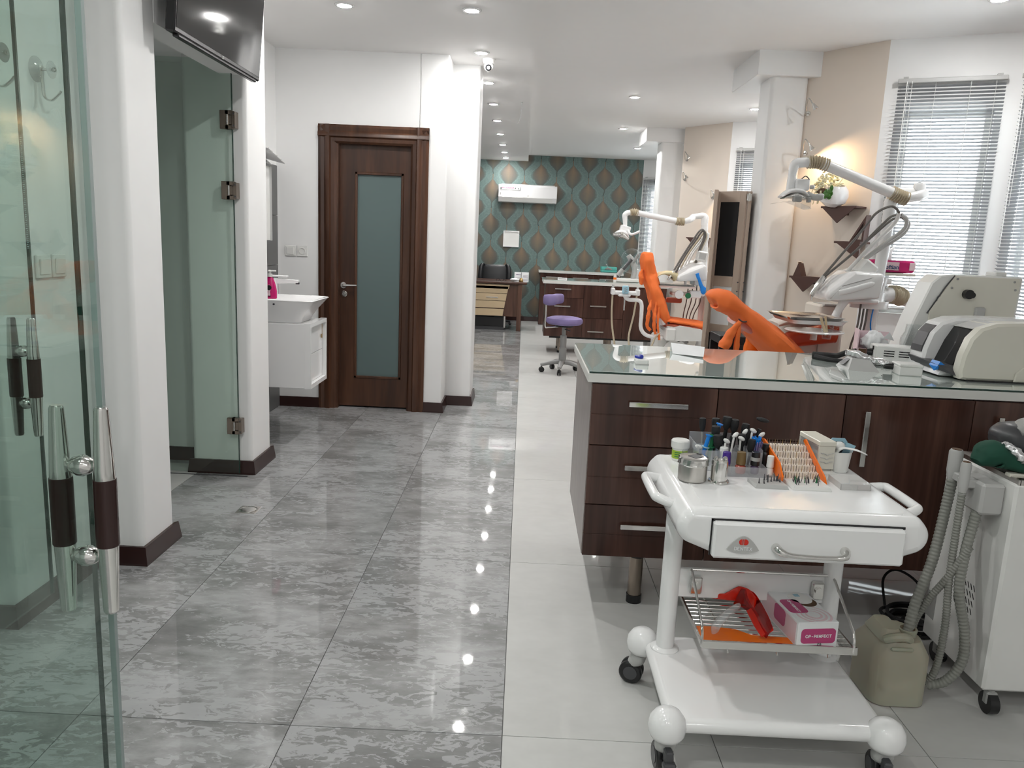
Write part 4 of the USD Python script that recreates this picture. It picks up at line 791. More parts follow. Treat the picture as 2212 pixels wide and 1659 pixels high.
part(hd, 'splash_guard', cat(loft([(1.46, ly - .02, 1.655), (1.54, ly - .03, 1.668), (1.63, ly - .03, 1.642), (1.66, ly - .02, 1.63)], [0.14, 0.17, 0.17, 0.14], [0.004] * 4), bx(1.648, ly - .1, 1.635, 1.652, ly + .06, 1.70)), 'glass_clear')
part(hd, 'handle', cat(loft([(1.645, ly - .03, 1.72), (1.675, ly - .05, 1.70), (1.70, ly - .06, 1.698), (1.725, ly - .06, 1.703), (1.732, ly - .06, 1.703)], [0.03, 0.035, 0.04, 0.036, 0.02], [0.03, 0.035, 0.042, 0.036, 0.02]), lathe([(0, 0), (0.012, 0), (0.012, 0.02), (0.006, 0.025)], (1.655, ly - .045, 1.755), (0.8, -0.6, 0))), 'light_grey')
part(hd, 'lamp_cable', tube([(1.60, ly - .045, 1.80), (1.62, ly - .05, 1.815), (1.645, ly - .04, 1.80), (1.65, ly - .03, 1.79)], 0.003, 6), 'dark_grey')
# delivery head
dh = part(t, 'delivery_head', cat(hull(np.vstack([ball(c, r, 12).vertices for c, r in (((1.80, y, 1.14), .035), ((1.80, y - .22, 1.14), .035), ((2.06, y, 1.15), .02), ((2.06, y - .24, 1.15), .02), ((2.06, y, 1.25), .03), ((2.06, y - .24, 1.25), .03), ((1.93, y, 1.255), .03), ((1.93, y - .22, 1.255), .03), ((1.86, y - .1, 1.225), .03))]))), 'white_gloss')
part(dh, 'side_rail', loft([(1.835, y - .255, 1.155), (1.90, y - .262, 1.175), (2.0, y - .262, 1.21), (2.03, y - .26, 1.22)], [0.02, 0.024, 0.024, 0.014], [0.03, 0.034, 0.034, 0.02], side=(0, 1, 0)), 'white_gloss')
part(dh, 'seam', bar([(1.85, y - .252, 1.195), (1.95, y - .262, 1.23), (2.03, y - .262, 1.255)], 0.0025, 5), 'grey_plastic')
part(dh, 'rear_cover', loft([(1.90, y + .02, 1.235), (2.0, y + .02, 1.275), (2.1, y + .02, 1.285)], [0.10, 0.14, 0.12], [0.02, 0.05, 0.04]), 'white_gloss')
part(t, 'display_box', rot(bx(1.965, y - .20, 1.245, 2.065, y - .05, 1.345, 0.012), 35, (0, 1, 0), (2.01, y, 1.30)), 'white_plastic', smooth=False)
part(t, 'display_knob', cyl((2.10, y - .15, 1.225), (2.115, y - .16, 1.21), 0.016), 'dark_grey')
part(t, 'support_disc', cat(cyl((2.13, y, 1.06), (2.13, y, 1.105), 0.11), cyl((2.13, y, 1.105), (2.13, y, 1.16), 0.085), bx(1.9, y - .14, 1.09, 2.13, y + .06, 1.12, 0.01)), 'white_gloss')
part(t, 'clamp', cat(cyl((2.165, y, 1.20), (2.165, y, 1.25), 0.055), bx(2.165, y - .035, 1.21, 2.235, y + .035, 1.245, 0.004), cyl((2.165, y, 1.15), (2.165, y, 1.21), 0.045)), 'white_gloss')
part(t, 'base_hose', bar([(2.065 + 0.035 * math.cos(a), y - .1, 1.215 + 0.035 * math.sin(a)) for a in np.linspace(-2.6, 2.0, 14)], 0.011), 'charcoal_hose')
part(t, 'support_arm', cat(cyl((2.15, y, 1.145), (2.27, y + .02, 1.145), 0.045), cyl((2.33, y + .05, 1.135), (2.60, y + .12, 1.06), 0.046)), 'white_gloss')
part(t, 'bellow', bellows([(2.26, y + .02, 1.147), (2.30, y + .03, 1.147), (2.345, y + .055, 1.13)], 0.052, 6, 0.005), 'bellow', 'ribbed beige sleeve on the support arm')
part(t, 'accessory_shelf', bx(2.19, y - .02, 1.262, 2.38, y + .20, 1.277, 0.003), 'cream_plastic', smooth=False)
# handpieces in their rests; dark hoses rise to an apex and loop into white guide tubes that come back down
hand = [(4.62, [(1.75, 1.229), (1.959, 1.523), (2.025, 1.619), (2.10, 1.66), (2.139, 1.647), (2.156, 1.624)], [(2.156, 1.624), (2.15, 1.58), (2.122, 1.535), (2.019, 1.414), (1.916, 1.274)]),
        (4.65, [(1.776, 1.238), (1.942, 1.397), (2.074, 1.549), (2.129, 1.605), (2.184, 1.618)], [(2.184, 1.618), (2.222, 1.595), (2.228, 1.548), (2.20, 1.51), (2.14, 1.459), (2.03, 1.356)]),
        (4.69, [(1.785, 1.23), (1.944, 1.381), (2.126, 1.567), (2.186, 1.602), (2.215, 1.604)], [(2.215, 1.604), (2.25, 1.585), (2.262, 1.557), (2.246, 1.512), (2.20, 1.47), (2.144, 1.427), (2.035, 1.34)])]
for yy, a, b in hand:
    part(t, 'hose', tube([(p[0], yy, p[1]) for p in a], 0.0075, 8), 'charcoal_hose')
    part(t, 'guide_tube', tube([(p[0], yy + 0.012 * i, p[1]) for i, p in enumerate(b)], 0.0115, 10), 'light_grey' if yy > 4.63 else 'white_plastic')
for yy, a, b in ((4.62, (1.70, 1.128), (1.758, 1.24)), (4.65, (1.715, 1.12), (1.782, 1.245))):
    A = np.array([a[0], yy, a[1]]); u = np.array([b[0] - a[0], 0, b[1] - a[1]]); u /= np.linalg.norm(u)
    part(t, 'handpiece', cat(lathe([(0.006, 0), (0.011, 0.008), (0.011, 0.05), (0.014, 0.056), (0.014, 0.095), (0.010, 0.118), (0.009, 0.135)], A, u, 14), cyl(A + u * .01, A + u * .01 + np.array([0.0, 0, -0.03]), 0.004)), 'chrome')
part(t, 'handpiece', lathe([(0.008, 0), (0.013, 0.01), (0.013, 0.09), (0.009, 0.12)], (1.74, 4.70, 1.14), (0.55, 0, 0.83), 14), 'grey_plastic', 'dark grey handpiece')
part(t, 'instrument_rest', loft([(1.79, y - .13, 1.12), (1.84, y - .13, 1.18), (1.88, y - .13, 1.23)], [0.25, 0.25, 0.2], [0.015, 0.02, 0.015]), 'light_grey')
# tray on its arm
part(t, 'tray_arm', cat(loft([(1.935, y - .12, 1.11), (1.91, y - .12, 1.07), (1.875, y - .12, 0.99)], [0.05, 0.05, 0.045], [0.05, 0.045, 0.04]), bx(1.86, y - .2, 0.955, 1.90, y - .05, 0.985, 0.005)), 'white_gloss')
part(t, 'arm_foot', loft([(1.86, y - .12, 0.99), (1.89, y - .12, 0.965), (1.875, y - .12, 0.935)], [0.06, 0.06, 0.05], [0.05, 0.06, 0.04]), 'salmon_leather', 'orange-brown rubber foot')
part(t, 'tray', tray_mesh(1.545, 1.86, 4.42, 4.83, 0.975, 0.022), 'white_gloss')
part(t, 'steel_liner', tray_mesh(1.52, 1.85, 4.43, 4.84, 0.998, 0.014), 'chrome')
part(t, 'cup_ring_shelf', cat(lathe([(0.0, 0), (0.16, 0.0), (0.165, 0.006), (0.16, 0.01), (0.0, 0.01)], (1.70, y - .3, 0.928)), cyl((1.70, y - .3, 0.88), (1.70, y - .3, 0.93), 0.02)), 'white_gloss')
# cuspidor side body
part(t, 'cuspidor_body', cat(rbox(1.72, 4.95, 0.45, 2.06, 5.25, 0.985, 0.03), rbox(1.88, 4.92, 0.95, 2.03, 5.2, 1.06, 0.02), loft([(1.62, 5.0, 0.92), (1.72, 5.0, 0.955), (1.8, 5.0, 0.95)], [0.25, 0.28, 0.2], [0.03, 0.06, 0.05])), 'warm_plastic')
part(t, 'cuspidor_cover', cat(bx(1.90, 4.905, 1.055, 2.01, 5.1, 1.064), bx(1.90, 4.945, 0.56, 1.905, 4.952, 0.93), bx(1.78, 4.943, 0.925, 2.03, 4.952, 0.93)), 'light_grey', smooth=False)
for k, (xx, mt) in enumerate(((2.045, 'charcoal_hose'), (2.066, 'charcoal_hose'), (2.088, 'charcoal_hose'), (2.125, 'blue'))):
    part(t, 'supply_tube', tube([(xx, y - .08, 1.09), (xx - 0.005, y - .08, 0.95), (xx + (0.05 if k == 3 else -0.03), y - .07, 0.80), (xx - 0.01, y - .05, 0.6), (xx, y - .03, 0.1)], 0.006 if k < 3 else 0.004, 7), mt)

t = thing('plaster_bowl', 'clear cup with a pale wooden spatula hanging at the near dental tray', 'cup', (1.72, 4.38, 0.90))
part(t, 'cup', lathe([(0.022, 0), (0.035, 0.075), (0.033, 0.075), (0.02, 0.004), (0, 0.004)], (1.735, 4.40, 0.90)), 'glass_clear')
part(t, 'spatula', cat(rot(bx(1.725, 4.398, 0.92, 1.740, 4.404, 1.03, .003), -22, (0, 1, 0), (1.735, 4.4, 0.92)), rot(bx(1.735, 4.405, 0.92, 1.748, 4.410, 1.03, .003), -12, (0, 1, 0), (1.735, 4.4, 0.92))), 'wood_pale', smooth=False)
t = thing('tissue_pack', 'magenta soft tissue pack lying on the shelf of the near dental unit', 'tissue pack', (2.28, 4.94, 1.277))
part(t, 'pack', rbox(2.14, 4.87, 1.278, 2.42, 5.0, 1.355, 0.02), 'magenta')
part(t, 'print', rbox(2.21, 4.866, 1.293, 2.315, 4.872, 1.343, 0.003), 'pale_pink')
part(t, 'print', rbox(2.378, 4.866, 1.295, 2.414, 4.872, 1.343, 0.003), 'pale_pink')
part(t, 'lettering', text_front('Softlan', 0.022, (2.262, 4.8655, 1.312)), 'navy', smooth=False)
part(t, 'tissue', rough(loft([(2.26, 4.94, 1.35), (2.27, 4.94, 1.40), (2.30, 4.94, 1.43)], [0.06, 0.05, 0.02], [0.06, 0.04, 0.01]), 0.01, 30), 'paper')

# ---- near chair: reclined back under an orange cover
def orange_cover(t, path, w, th, seed):
    m = fine(loft(path, w, th, n=36), 0.03); return rough(m, 0.013, 9.0, seed)
t = thing('dental_chair', 'near reclined dental chair whose back and headrest wear an orange cloth cover', 'dental chair', (1.75, 4.62, 0))
yc = 4.62
part(t, 'backrest', loft([(1.28, yc, 0.98), (1.42, yc, 0.89), (1.56, yc, 0.775), (1.72, yc, 0.62), (1.80, yc, 0.53)], [0.36, 0.44, 0.5, 0.5, 0.46], [0.09, 0.11, 0.12, 0.12, 0.10]), 'orange_leather')
part(t, 'cover', orange_cover(t, [(1.115, yc, 1.075), (1.135, yc, 1.085), (1.19, yc, 1.075), (1.265, yc, 1.03), (1.36, yc, 0.955), (1.46, yc, 0.875), (1.57, yc, 0.785), (1.68, yc, 0.68)], [0.10, 0.26, 0.34, 0.36, 0.44, 0.52, 0.54, 0.52], [0.06, 0.11, 0.135, 0.10, 0.135, 0.15, 0.155, 0.15], 5), 'orange_cloth', 'orange cloth cover tied below the headrest')
part(t, 'tie', rough(fine(loft([(1.245, yc - .20, 0.975), (1.20, yc - .21, 0.91), (1.17, yc - .21, 0.845), (1.16, yc - .21, 0.82)], [0.03, 0.06, 0.09, 0.08], [0.02, 0.05, 0.06, 0.05]), 0.02), 0.01, 25, 2), 'orange_cloth')
part(t, 'tie', rough(fine(loft([(1.245, yc - .20, 0.97), (1.235, yc - .215, 0.90), (1.235, yc - .215, 0.82), (1.24, yc - .215, 0.775)], [0.03, 0.03, 0.03, 0.03], [0.012, 0.03, 0.032, 0.028]), 0.02), 0.004, 25, 3), 'orange_cloth')
part(t, 'cord', tube([(1.235, yc - .2, 0.99), (1.26, yc - .2, 0.975), (1.285, yc - .19, 0.975)], 0.004, 6), 'dark_grey')
part(t, 'seat', loft([(1.72, yc, 0.52), (1.95, yc, 0.50), (2.3, yc, 0.52), (2.75, yc - .02, 0.45)], [0.5, 0.52, 0.5, 0.4], [0.12, 0.12, 0.11, 0.08]), 'orange_leather')
part(t, 'armrest', loft([(1.66, yc + .27, 0.83), (1.70, yc + .27, 0.835), (1.82, yc + .27, 0.86), (1.95, yc + .27, 0.885), (1.985, yc + .27, 0.885)], [0.07, 0.09, 0.10, 0.10, 0.09], [0.07, 0.10, 0.115, 0.125, 0.12]), 'orange_leather')
part(t, 'armrest_post', tube([(1.70, yc + .27, 0.83), (1.72, yc + .27, 0.6), (1.8, yc + .22, 0.45)], 0.025), 'white_gloss')
part(t, 'base', cat(rbox(1.75, yc - .2, 0.06, 2.35, yc + .2, 0.40, 0.05), rbox(1.6, yc - .25, 0.0, 2.5, yc + .25, 0.08, 0.03)), 'white_gloss')
t = thing('orange_bag', 'shiny orange plastic bag with a yellow string hanging behind the near chair back', 'bag', (1.44, 4.9, 0.7))
part(t, 'bag', rough(fine(loft([(1.49, 4.95, 0.895), (1.485, 4.95, 0.85), (1.48, 4.95, 0.75), (1.48, 4.95, 0.66)], [0.05, 0.08, 0.10, 0.08], [0.03, 0.075, 0.085, 0.07]), 0.02), 0.008, 20, 8), 'orange_plastic')
part(t, 'string', tube([(1.525, 4.91, 0.89), (1.535, 4.9, 0.84), (1.53, 4.9, 0.76), (1.532, 4.9, 0.68)], 0.004, 6), 'yellow_cloth')

# ---- far unit and chair
y = 8.6
t = thing('dental_unit', 'far white dental unit with lamp arm, tray and hoses, left of the folding screen', 'dental unit', (1.96, 8.7, 0))
part(t, 'post', tube([(1.985, y, 0.0), (1.985, y, 0.7), (1.97, y, 1.2), (1.945, y, 1.55), (1.937, y, 1.68)], 0.036, 16), 'white_gloss')
part(t, 'elbow', tube([(1.937, y, 1.62), (1.935, y, 1.70), (1.91, y, 1.722), (1.85, y, 1.715), (1.80, y, 1.705)], [0.037, 0.04, 0.034, 0.03, 0.03], 14), 'white_gloss')
part(t, 'swivel_head', loft([(1.68, y - .04, 1.645), (1.72, y - .04, 1.655), (1.77, y - .04, 1.675), (1.81, y, 1.705), (1.83, y, 1.715)], [0.05, 0.07, 0.08, 0.09, 0.05], [0.05, 0.06, 0.065, 0.07, 0.04]), 'white_gloss')
part(t, 'bellow', bellows([(1.705, y - .04, 1.65), (1.665, y - .04, 1.648), (1.62, y - .04, 1.655)], 0.04, 6), 'bellow')
part(t, 'lamp_arm', cyl((1.64, y - .04, 1.652), (1.19, y - .04, 1.722), 0.031), 'white_gloss')
part(t, 'bellow', bellows([(1.205, y - .04, 1.72), (1.165, y - .04, 1.728), (1.12, y - .04, 1.722)], 0.034, 6), 'bellow')
part(t, 'lamp_elbow', tube([(1.13, y - .04, 1.722), (1.09, y - .04, 1.715), (1.066, y - .04, 1.69), (1.07, y - .04, 1.64), (1.078, y - .04, 1.57)], [0.028, 0.03, 0.03, 0.026, 0.02], 12), 'white_gloss')
hd = part(t, 'lamp_head', rot(cat(bx(1.01, y - .09, 1.505, 1.12, y + .01, 1.585, 0.008), loft([(0.965, y - .05, 1.47), (1.02, y - .05, 1.505), (1.08, y - .05, 1.505), (1.125, y - .05, 1.475)], [0.12, 0.18, 0.18, 0.12], [0.015, 0.05, 0.05, 0.015])), 14, (0, 1, 0), (1.05, y, 1.5)), 'white_gloss')
part(hd, 'reflector', rot(loft([(0.95, y - .07, 1.455), (1.04, y - .07, 1.478), (1.125, y - .07, 1.455)], [0.14, 0.2, 0.14], [0.03, 0.075, 0.03]), 14, (0, 1, 0), (1.05, y, 1.5)), 'chrome')
part(hd, 'handle', tube([(1.10, y - .1, 1.535), (1.125, y - .12, 1.495), (1.16, y - .12, 1.495), (1.225, y - .12, 1.525)], [0.014, 0.014, 0.013, 0.014], 10), 'white_gloss')
part(t, 'delivery_head', hull(np.vstack([ball(c, r, 12).vertices for c, r in (((1.66, y, 1.06), .04), ((1.66, y - .28, 1.06), .04), ((1.93, y, 1.07), .03), ((1.93, y - .28, 1.07), .03), ((1.90, y, 1.17), .04), ((1.90, y - .28, 1.17), .04), ((1.72, y - .15, 1.155), .04))])), 'white_gloss')
part(t, 'rear_cover', ball((1.83, y, 1.18), 1, 20, (0.14, 0.15, 0.065)), 'white_gloss')
part(t, 'support_arm', cat(cyl((1.93, y - .02, 1.09), (2.12, y - .02, 1.09), 0.05), bx(1.83, y - .2, 0.98, 1.95, y, 1.06, 0.01), cyl((1.74, y - .2, 0.97), (1.74, y - .2, 1.06), 0.015)), 'white_gloss')
part(t, 'display', rot(cat(bx(1.83, y - .27, 1.235, 1.945, y - .2, 1.345, 0.012)), 8, (0, 1, 0), (1.9, y, 1.3)), 'white_plastic', smooth=False)
part(t, 'display_screen', rot(bx(1.85, y - .2725, 1.26, 1.922, y - .269, 1.325), 8, (0, 1, 0), (1.9, y, 1.3)), 'light_grey', smooth=False)
part(t, 'glass_jar', ball((1.96, y - .1, 1.345), 0.045, 14), 'glass_clear')
part(t, 'yellow_towel', rough(fine(loft([(1.40, y - .2, 1.03), (1.46, y - .2, 1.09), (1.56, y - .2, 1.10), (1.64, y - .2, 1.06)], [0.2, 0.26, 0.26, 0.2], [0.012, 0.02, 0.05, 0.10]), 0.03), 0.01, 12, 4), 'yellow_cloth', 'pale yellow towel over the instrument rest')
for k in range(5):
    dx = 0.035 * k; yy = y - .3 + 0.04 * k; mt = 'charcoal_hose' if k in (0, 1) else ('white_plastic' if k > 2 else 'bellow')
    part(t, 'hose', tube([(1.565 + dx * 1.3, yy, 1.08 + dx * .5), (1.66 + dx * 1.1, yy, 1.27 + dx * .4), (1.76 + dx, yy, 1.45), (1.83 + dx * .9, yy, 1.56 - dx * .2), (1.88 + dx * .6, yy + .04, 1.555 - dx * .3), (1.885 + dx * .6, yy + .05, 1.48), (1.85 + dx * .5, yy + .05, 1.36), (1.83, yy + .05, 1.22)], 0.010, 8), mt)
    if k < 3: part(t, 'handpiece', lathe([(0.006, 0), (0.012, 0.01), (0.012, 0.10), (0.008, 0.13)], (1.535 + dx * 1.3, yy, 1.03 + dx * .5), (0.5, 0, 0.9), 12), 'chrome' if k != 1 else 'charcoal_hose')
part(t, 'tray', tray_mesh(1.39, 1.84, y - .35, y + .02, 0.95, 0.02), 'white_gloss')
part(t, 'steel_liner', tray_mesh(1.41, 1.82, y - .34, y + .01, 0.972, 0.015), 'chrome')
part(t, 'tray_bracket', cat(bx(1.60, y - .25, 0.87, 1.95, y - .1, 0.905, 0.01), bx(1.78, y - .3, 0.85, 1.90, y - .2, 0.93, 0.01), lathe([(0, 0), (0.045, 0), (0.045, 0.03), (0, 0.03)], (1.66, y - .3, 0.885), (0, -1, 0))), 'white_gloss', smooth=20)
part(t, 'bracket_knob', lathe([(0, 0), (0.03, 0), (0.03, 0.012), (0, 0.012)], (1.76, y - .30, 0.875), (0, -1, 0)), 'green')
for k in range(4):
    part(t, 'supply_tube', tube([(1.80 + 0.045 * k, y - .1, 0.98), (1.795 + 0.05 * k, y - .08, 0.8), (1.78 + 0.035 * k, y - .05, 0.6), (1.82 + .03 * k, y, 0.2)], 0.006, 6), 'charcoal_hose')
part(t, 'side_box', cat(rbox(1.99, y - .15, 0.55, 2.2, y + .1, 0.96, 0.02), bx(2.0, y - .165, 0.62, 2.07, y - .15, 0.86)), 'warm_plastic', smooth=25)
part(t, 'cabinet_handle', cat(bx(2.0, y - .175, 0.875, 2.08, y - .16, 0.888), bx(2.0, y - .175, 0.58, 2.08, y - .16, 0.59), bx(1.99, y - .17, 0.63, 2.06, y - .16, 0.85)), 'black', smooth=False)
single('rubber_glove', 'blue rubber strap hanging from the far dental unit', 'strap', rough(fine(loft([(1.825, y - .36, 1.115), (1.85, y - .365, 1.05), (1.88, y - .365, 0.985), (1.915, y - .365, 0.935), (1.93, y - .365, 0.92)], [0.03, 0.03, 0.03, 0.035, 0.02], [0.04, 0.035, 0.04, 0.08, 0.05]), 0.02), 0.008, 30, 6), 'blue')

t = thing('dental_chair', 'far upright dental chair with orange cloth over its back and seat, on a grey-white base', 'dental chair', (1.65, 8.45, 0))
yc = 8.42
part(t, 'cover', orange_cover(t, [(1.31, yc, 1.315), (1.31, yc, 1.30), (1.315, yc, 1.22), (1.35, yc, 1.08), (1.40, yc, 0.93), (1.46, yc, 0.78), (1.53, yc, 0.63), (1.56, yc, 0.585)], [0.10, 0.24, 0.30, 0.30, 0.44, 0.48, 0.46, 0.40], [0.06, 0.115, 0.14, 0.15, 0.14, 0.16, 0.13, 0.10], 11), 'orange_cloth', 'orange cloth cover on the back and headrest')
part(t, 'cover', rough(fine(loft([(1.53, yc, 0.605), (1.65, yc, 0.60), (1.85, yc, 0.575), (2.02, yc, 0.545), (2.10, yc, 0.49)], [0.44, 0.48, 0.48, 0.46, 0.40], [0.05, 0.06, 0.06, 0.08, 0.06]), 0.03), 0.01, 9, 5), 'orange_cloth', 'orange cloth cover on the seat')
part(t, 'seat', loft([(1.54, yc, 0.56), (1.7, yc, 0.55), (1.95, yc, 0.53), (2.12, yc, 0.47)], [0.44, 0.46, 0.46, 0.4], [0.06, 0.07, 0.07, 0.06]), 'salmon_leather')
part(t, 'armrest', rbox(1.60, yc + .24, 0.765, 1.78, yc + .30, 0.825, 0.02), 'salmon_leather')
for k, (dx, dz, w) in enumerate(((0.0, 0.0, 0.05), (0.06, -0.04, 0.04), (0.10, -0.10, 0.03))):
    part(t, 'tie', rough(fine(loft([(1.36 + dx, yc - .2, 0.82), (1.34 + dx, yc - .24, 0.70 + dz), (1.33 + dx * 1.3, yc - .245, 0.56 + dz), (1.37 + dx, yc - .245, 0.50 + dz)], [0.02, w, w, 0.02], [0.02, w * .8, w * .8, 0.03]), 0.02), 0.012, 20, 20 + k), 'orange_cloth')
part(t, 'tie', rough(fine(loft([(1.26, yc - .1, 1.13), (1.245, yc - .12, 1.06), (1.255, yc - .12, 1.0), (1.25, yc - .12, 0.97)], [0.03, 0.05, 0.05, 0.03], [0.03, 0.05, 0.04, 0.03]), 0.02), 0.012, 25, 31), 'orange_cloth')
part(t, 'back_shell', loft([(1.41, yc, 0.90), (1.46, yc, 0.72), (1.52, yc, 0.56)], [0.36, 0.4, 0.4], [0.10, 0.09, 0.08]), 'white_gloss')
part(t, 'side_frame', profile_x(Polygon([(1.545, 0.40), (1.545, 0.555), (1.62, 0.545), (1.68, 0.565), (1.90, 0.535), (2.03, 0.46), (2.03, 0.415)]), yc - .27, yc + .27), 'white_plastic', smooth=False)
part(t, 'hinge_block', rbox(1.53, yc - .285, 0.40, 1.635, yc + .285, 0.535, 0.02), 'white_plastic')
part(t, 'lift_base', cat(rbox(1.44, yc - .16, 0.02, 1.60, yc + .16, 0.45, 0.04), cyl((1.66, yc - .2, 0.28), (1.66, yc + .2, 0.28), 0.13), rbox(1.62, yc - .15, 0.10, 1.85, yc + .15, 0.42, 0.03), rbox(1.45, yc - .28, 0.0, 2.15, yc + .28, 0.07, 0.03)), 'white_plastic')
part(t, 'link', cat(cyl((1.83, yc - .21, 0.40), (1.83, yc - .17, 0.40), 0.042), loft([(1.83, yc - .19, 0.40), (1.72, yc - .19, 0.27), (1.62, yc - .19, 0.14)], [0.02] * 3, [0.04] * 3)), 'warm_plastic')
part(t, 'pivot_cap', cat(cyl((1.685, yc - .19, 0.40), (1.685, yc - .2, 0.40), 0.015), bx(1.54, yc - .272, 0.575, 1.56, yc - .26, 0.60)), 'black')
# assistant's arm and holder
aa = part(t, 'assistant_arm', tube([(1.50, yc - .22, 0.42), (1.40, yc - .24, 0.43), (1.31, yc - .25, 0.46), (1.265, yc - .25, 0.53), (1.262, yc - .25, 0.65), (1.255, yc - .25, 0.77), (1.22, yc - .25, 0.81), (1.12, yc - .25, 0.815), (1.08, yc - .25, 0.84), (1.075, yc - .25, 0.89)], 0.021, 12), 'white_gloss')
part(aa, 'holder', cat(bx(0.95, yc - .29, 0.862, 1.20, yc - .21, 0.905, 0.012), bx(0.925, yc - .30, 0.86, 0.965, yc - .2, 0.93, 0.008), bx(1.185, yc - .30, 0.86, 1.225, yc - .2, 0.925, 0.008), bx(1.0, yc - .3, 0.845, 1.13, yc - .2, 0.87, 0.01)), 'white_gloss', smooth=False)
part(aa, 'keypad', rot(bx(1.035, yc - .315, 0.875, 1.105, yc - .295, 0.96, 0.008), -12, (1, 0, 0), (1.07, yc - .3, 0.9)), 'sky_blue', smooth=False)
part(aa, 'keypad_marks', rot(cat(*[bar([(1.055, yc - .317, 0.89 + 0.02 * k), (1.085, yc - .317, 0.902 + 0.02 * k)], 0.0025, 5) for k in range(3)]), -12, (1, 0, 0), (1.07, yc - .3, 0.9)), 'grey_plastic')
part(aa, 'suction_tip', cat(cyl((0.945, yc - .25, 0.92), (0.945, yc - .25, 0.965), 0.013), cyl((1.205, yc - .25, 0.915), (1.205, yc - .25, 0.945), 0.013), cyl((1.075, yc - .25, 0.70), (1.075, yc - .25, 0.83), 0.008)), 'light_grey')
part(aa, 'suction_hose', tube([(0.945, yc - .25, 0.87), (0.95, yc - .26, 0.62), (0.98, yc - .28, 0.42), (1.03, yc - .3, 0.22), (1.12, yc - .3, 0.06), (1.3, yc - .2, 0.04)], 0.010, 8), 'bellow')
part(aa, 'suction_hose', tube([(1.20, yc - .25, 0.87), (1.18, yc - .26, 0.66), (1.14, yc - .28, 0.42), (1.18, yc - .3, 0.26), (1.28, yc - .3, 0.20), (1.37, yc - .28, 0.30), (1.42, yc - .26, 0.42), (1.47, yc - .25, 0.48)], 0.010, 8), 'bellow')

# ================================================================== WALL SHELVES AND LAMPS
def on_wall(W, t_, s, d=0.0):
    """point on wall W at distance s from its start, d metres into the room"""
    p, u, ang = W; n = np.array([u[1], -u[0]]); q = p + u * s + n * d; return q
def wall_local(W):
    p, u, ang = W; return lambda m: mv(rot(m, ang), (*p, 0))
WL1 = wall_local(LW1)
def s_at(W, px_over):      # where the sight line x/y = px_over crosses the wall
    p, u, _ = W; return -(p[0] - px_over * p[1]) / (u[0] - px_over * u[1])
def tri_shelf(s, z, w, h, label, skew=0.0, cut=0.0):
    g = WL1; t = thing('wall_shelf', label, 'shelf', (*on_wall(LW1, 0, s, 0.05), z), LW1[2], group='triangular wall shelves')
    pts = [(s - w / 2, z), (s + w / 2, z), (s + skew, z - h)] if not cut else [(s - w / 2, z), (s + cut, z), (s + cut, z - h), (s + cut - 0.02, z - h + 0.01)]
    part(t, 'board', g(bx(pts[0][0], -0.13, z - 0.014, pts[1][0], -0.001, z, 0.001)), 'shelf_brown', smooth=False)
    part(t, 'front_panel', g(profile_x(Polygon(pts), -0.132, -0.118)), 'shelf_brown', smooth=False)
    part(t, 'bracket', g(bx(s - 0.01, -0.118, z - h * 0.5, s + 0.01, -0.001, z - 0.014)), 'shelf_brown', smooth=False)
    return g
sA, sB, sC = 0.608, 0.70, 0.405
tri_shelf(sA, 1.706, 0.268, 0.115, 'brown triangular shelf holding the white flower pot')
tri_shelf(sB, 1.467, 0.19, 0.12, 'brown triangular shelf with a slim triangular frame, lower right of the flower pot', cut=0.10)
tri_shelf(sC, 1.206, 0.25, 0.11, 'brown triangular shelf with a small propped card, left of the near dental head')
g = WL1
gz = lambda m: g(mv(m, (0, -0.03, 0.017)))
t = thing('flower_pot', 'round white tilted vase with cream flowers on the highest triangular shelf', 'flower pot', (*on_wall(LW1, 0, sA, 0.07), 1.705), LW1[2])
part(t, 'vase', gz(rot(mv(lathe([(0.045, 0.0), (0.085, 0.03), (0.098, 0.075), (0.090, 0.115), (0.066, 0.145), (0.060, 0.145), (0.082, 0.112), (0.088, 0.075), (0.0, 0.03)], (0, 0, 0), n=32), (sA - 0.06, -0.085, 1.690)), 14, (0.6, 0.8, 0), (sA - 0.06, -0.08, 1.70))), 'white_gloss')
RR = random.Random(3)
pet = []
for k in range(110):
    a, b = RR.uniform(0, 2 * PI), RR.uniform(0.1, 1.0); c = (sA - 0.085 + 0.085 * math.cos(a) * b, -0.135 + 0.06 * math.sin(a), 1.80 + 0.09 * RR.random() + 0.05 * (1 - b) - 0.03 * (math.cos(a) < 0))
    pet.append(ball(c, 1, 8, (RR.uniform(.006, .014), RR.uniform(.005, .012), RR.uniform(.005, .013))))
for k in range(18):
    x = sA - 0.165 + 0.009 * k; pet.append(tube([(x + 0.05, -0.13, 1.84), (x + RR.uniform(-.02, .02), -0.15, 1.80), (x - RR.uniform(0, .03), -0.15, 1.74 - 0.05 * RR.random())], 0.003, 5))
part(t, 'blossom', gz(cat(pet)), 'petal', 'mass of cream blossoms', kind='stuff')
part(t, 'bark', gz(rough(ball((sA - 0.085, -0.180, 1.785), 1, 16, (0.042, 0.022, 0.022)), 0.008, 40)), 'bark')
lv = [rot(mv(ball((0, 0, 0), 1, 8, (RR.uniform(.010, .018), .004, RR.uniform(.012, .022))), (sA - 0.04 + RR.uniform(-.03, .03), -0.195 + RR.uniform(-.01, .01), 1.775 + RR.uniform(-.035, .035))), RR.uniform(-40, 40), (0, 1, 0), (sA - 0.045, -0.165, 1.775)) for k in range(16)]
part(t, 'leaves', gz(cat(lv)), 'leaf', kind='stuff')
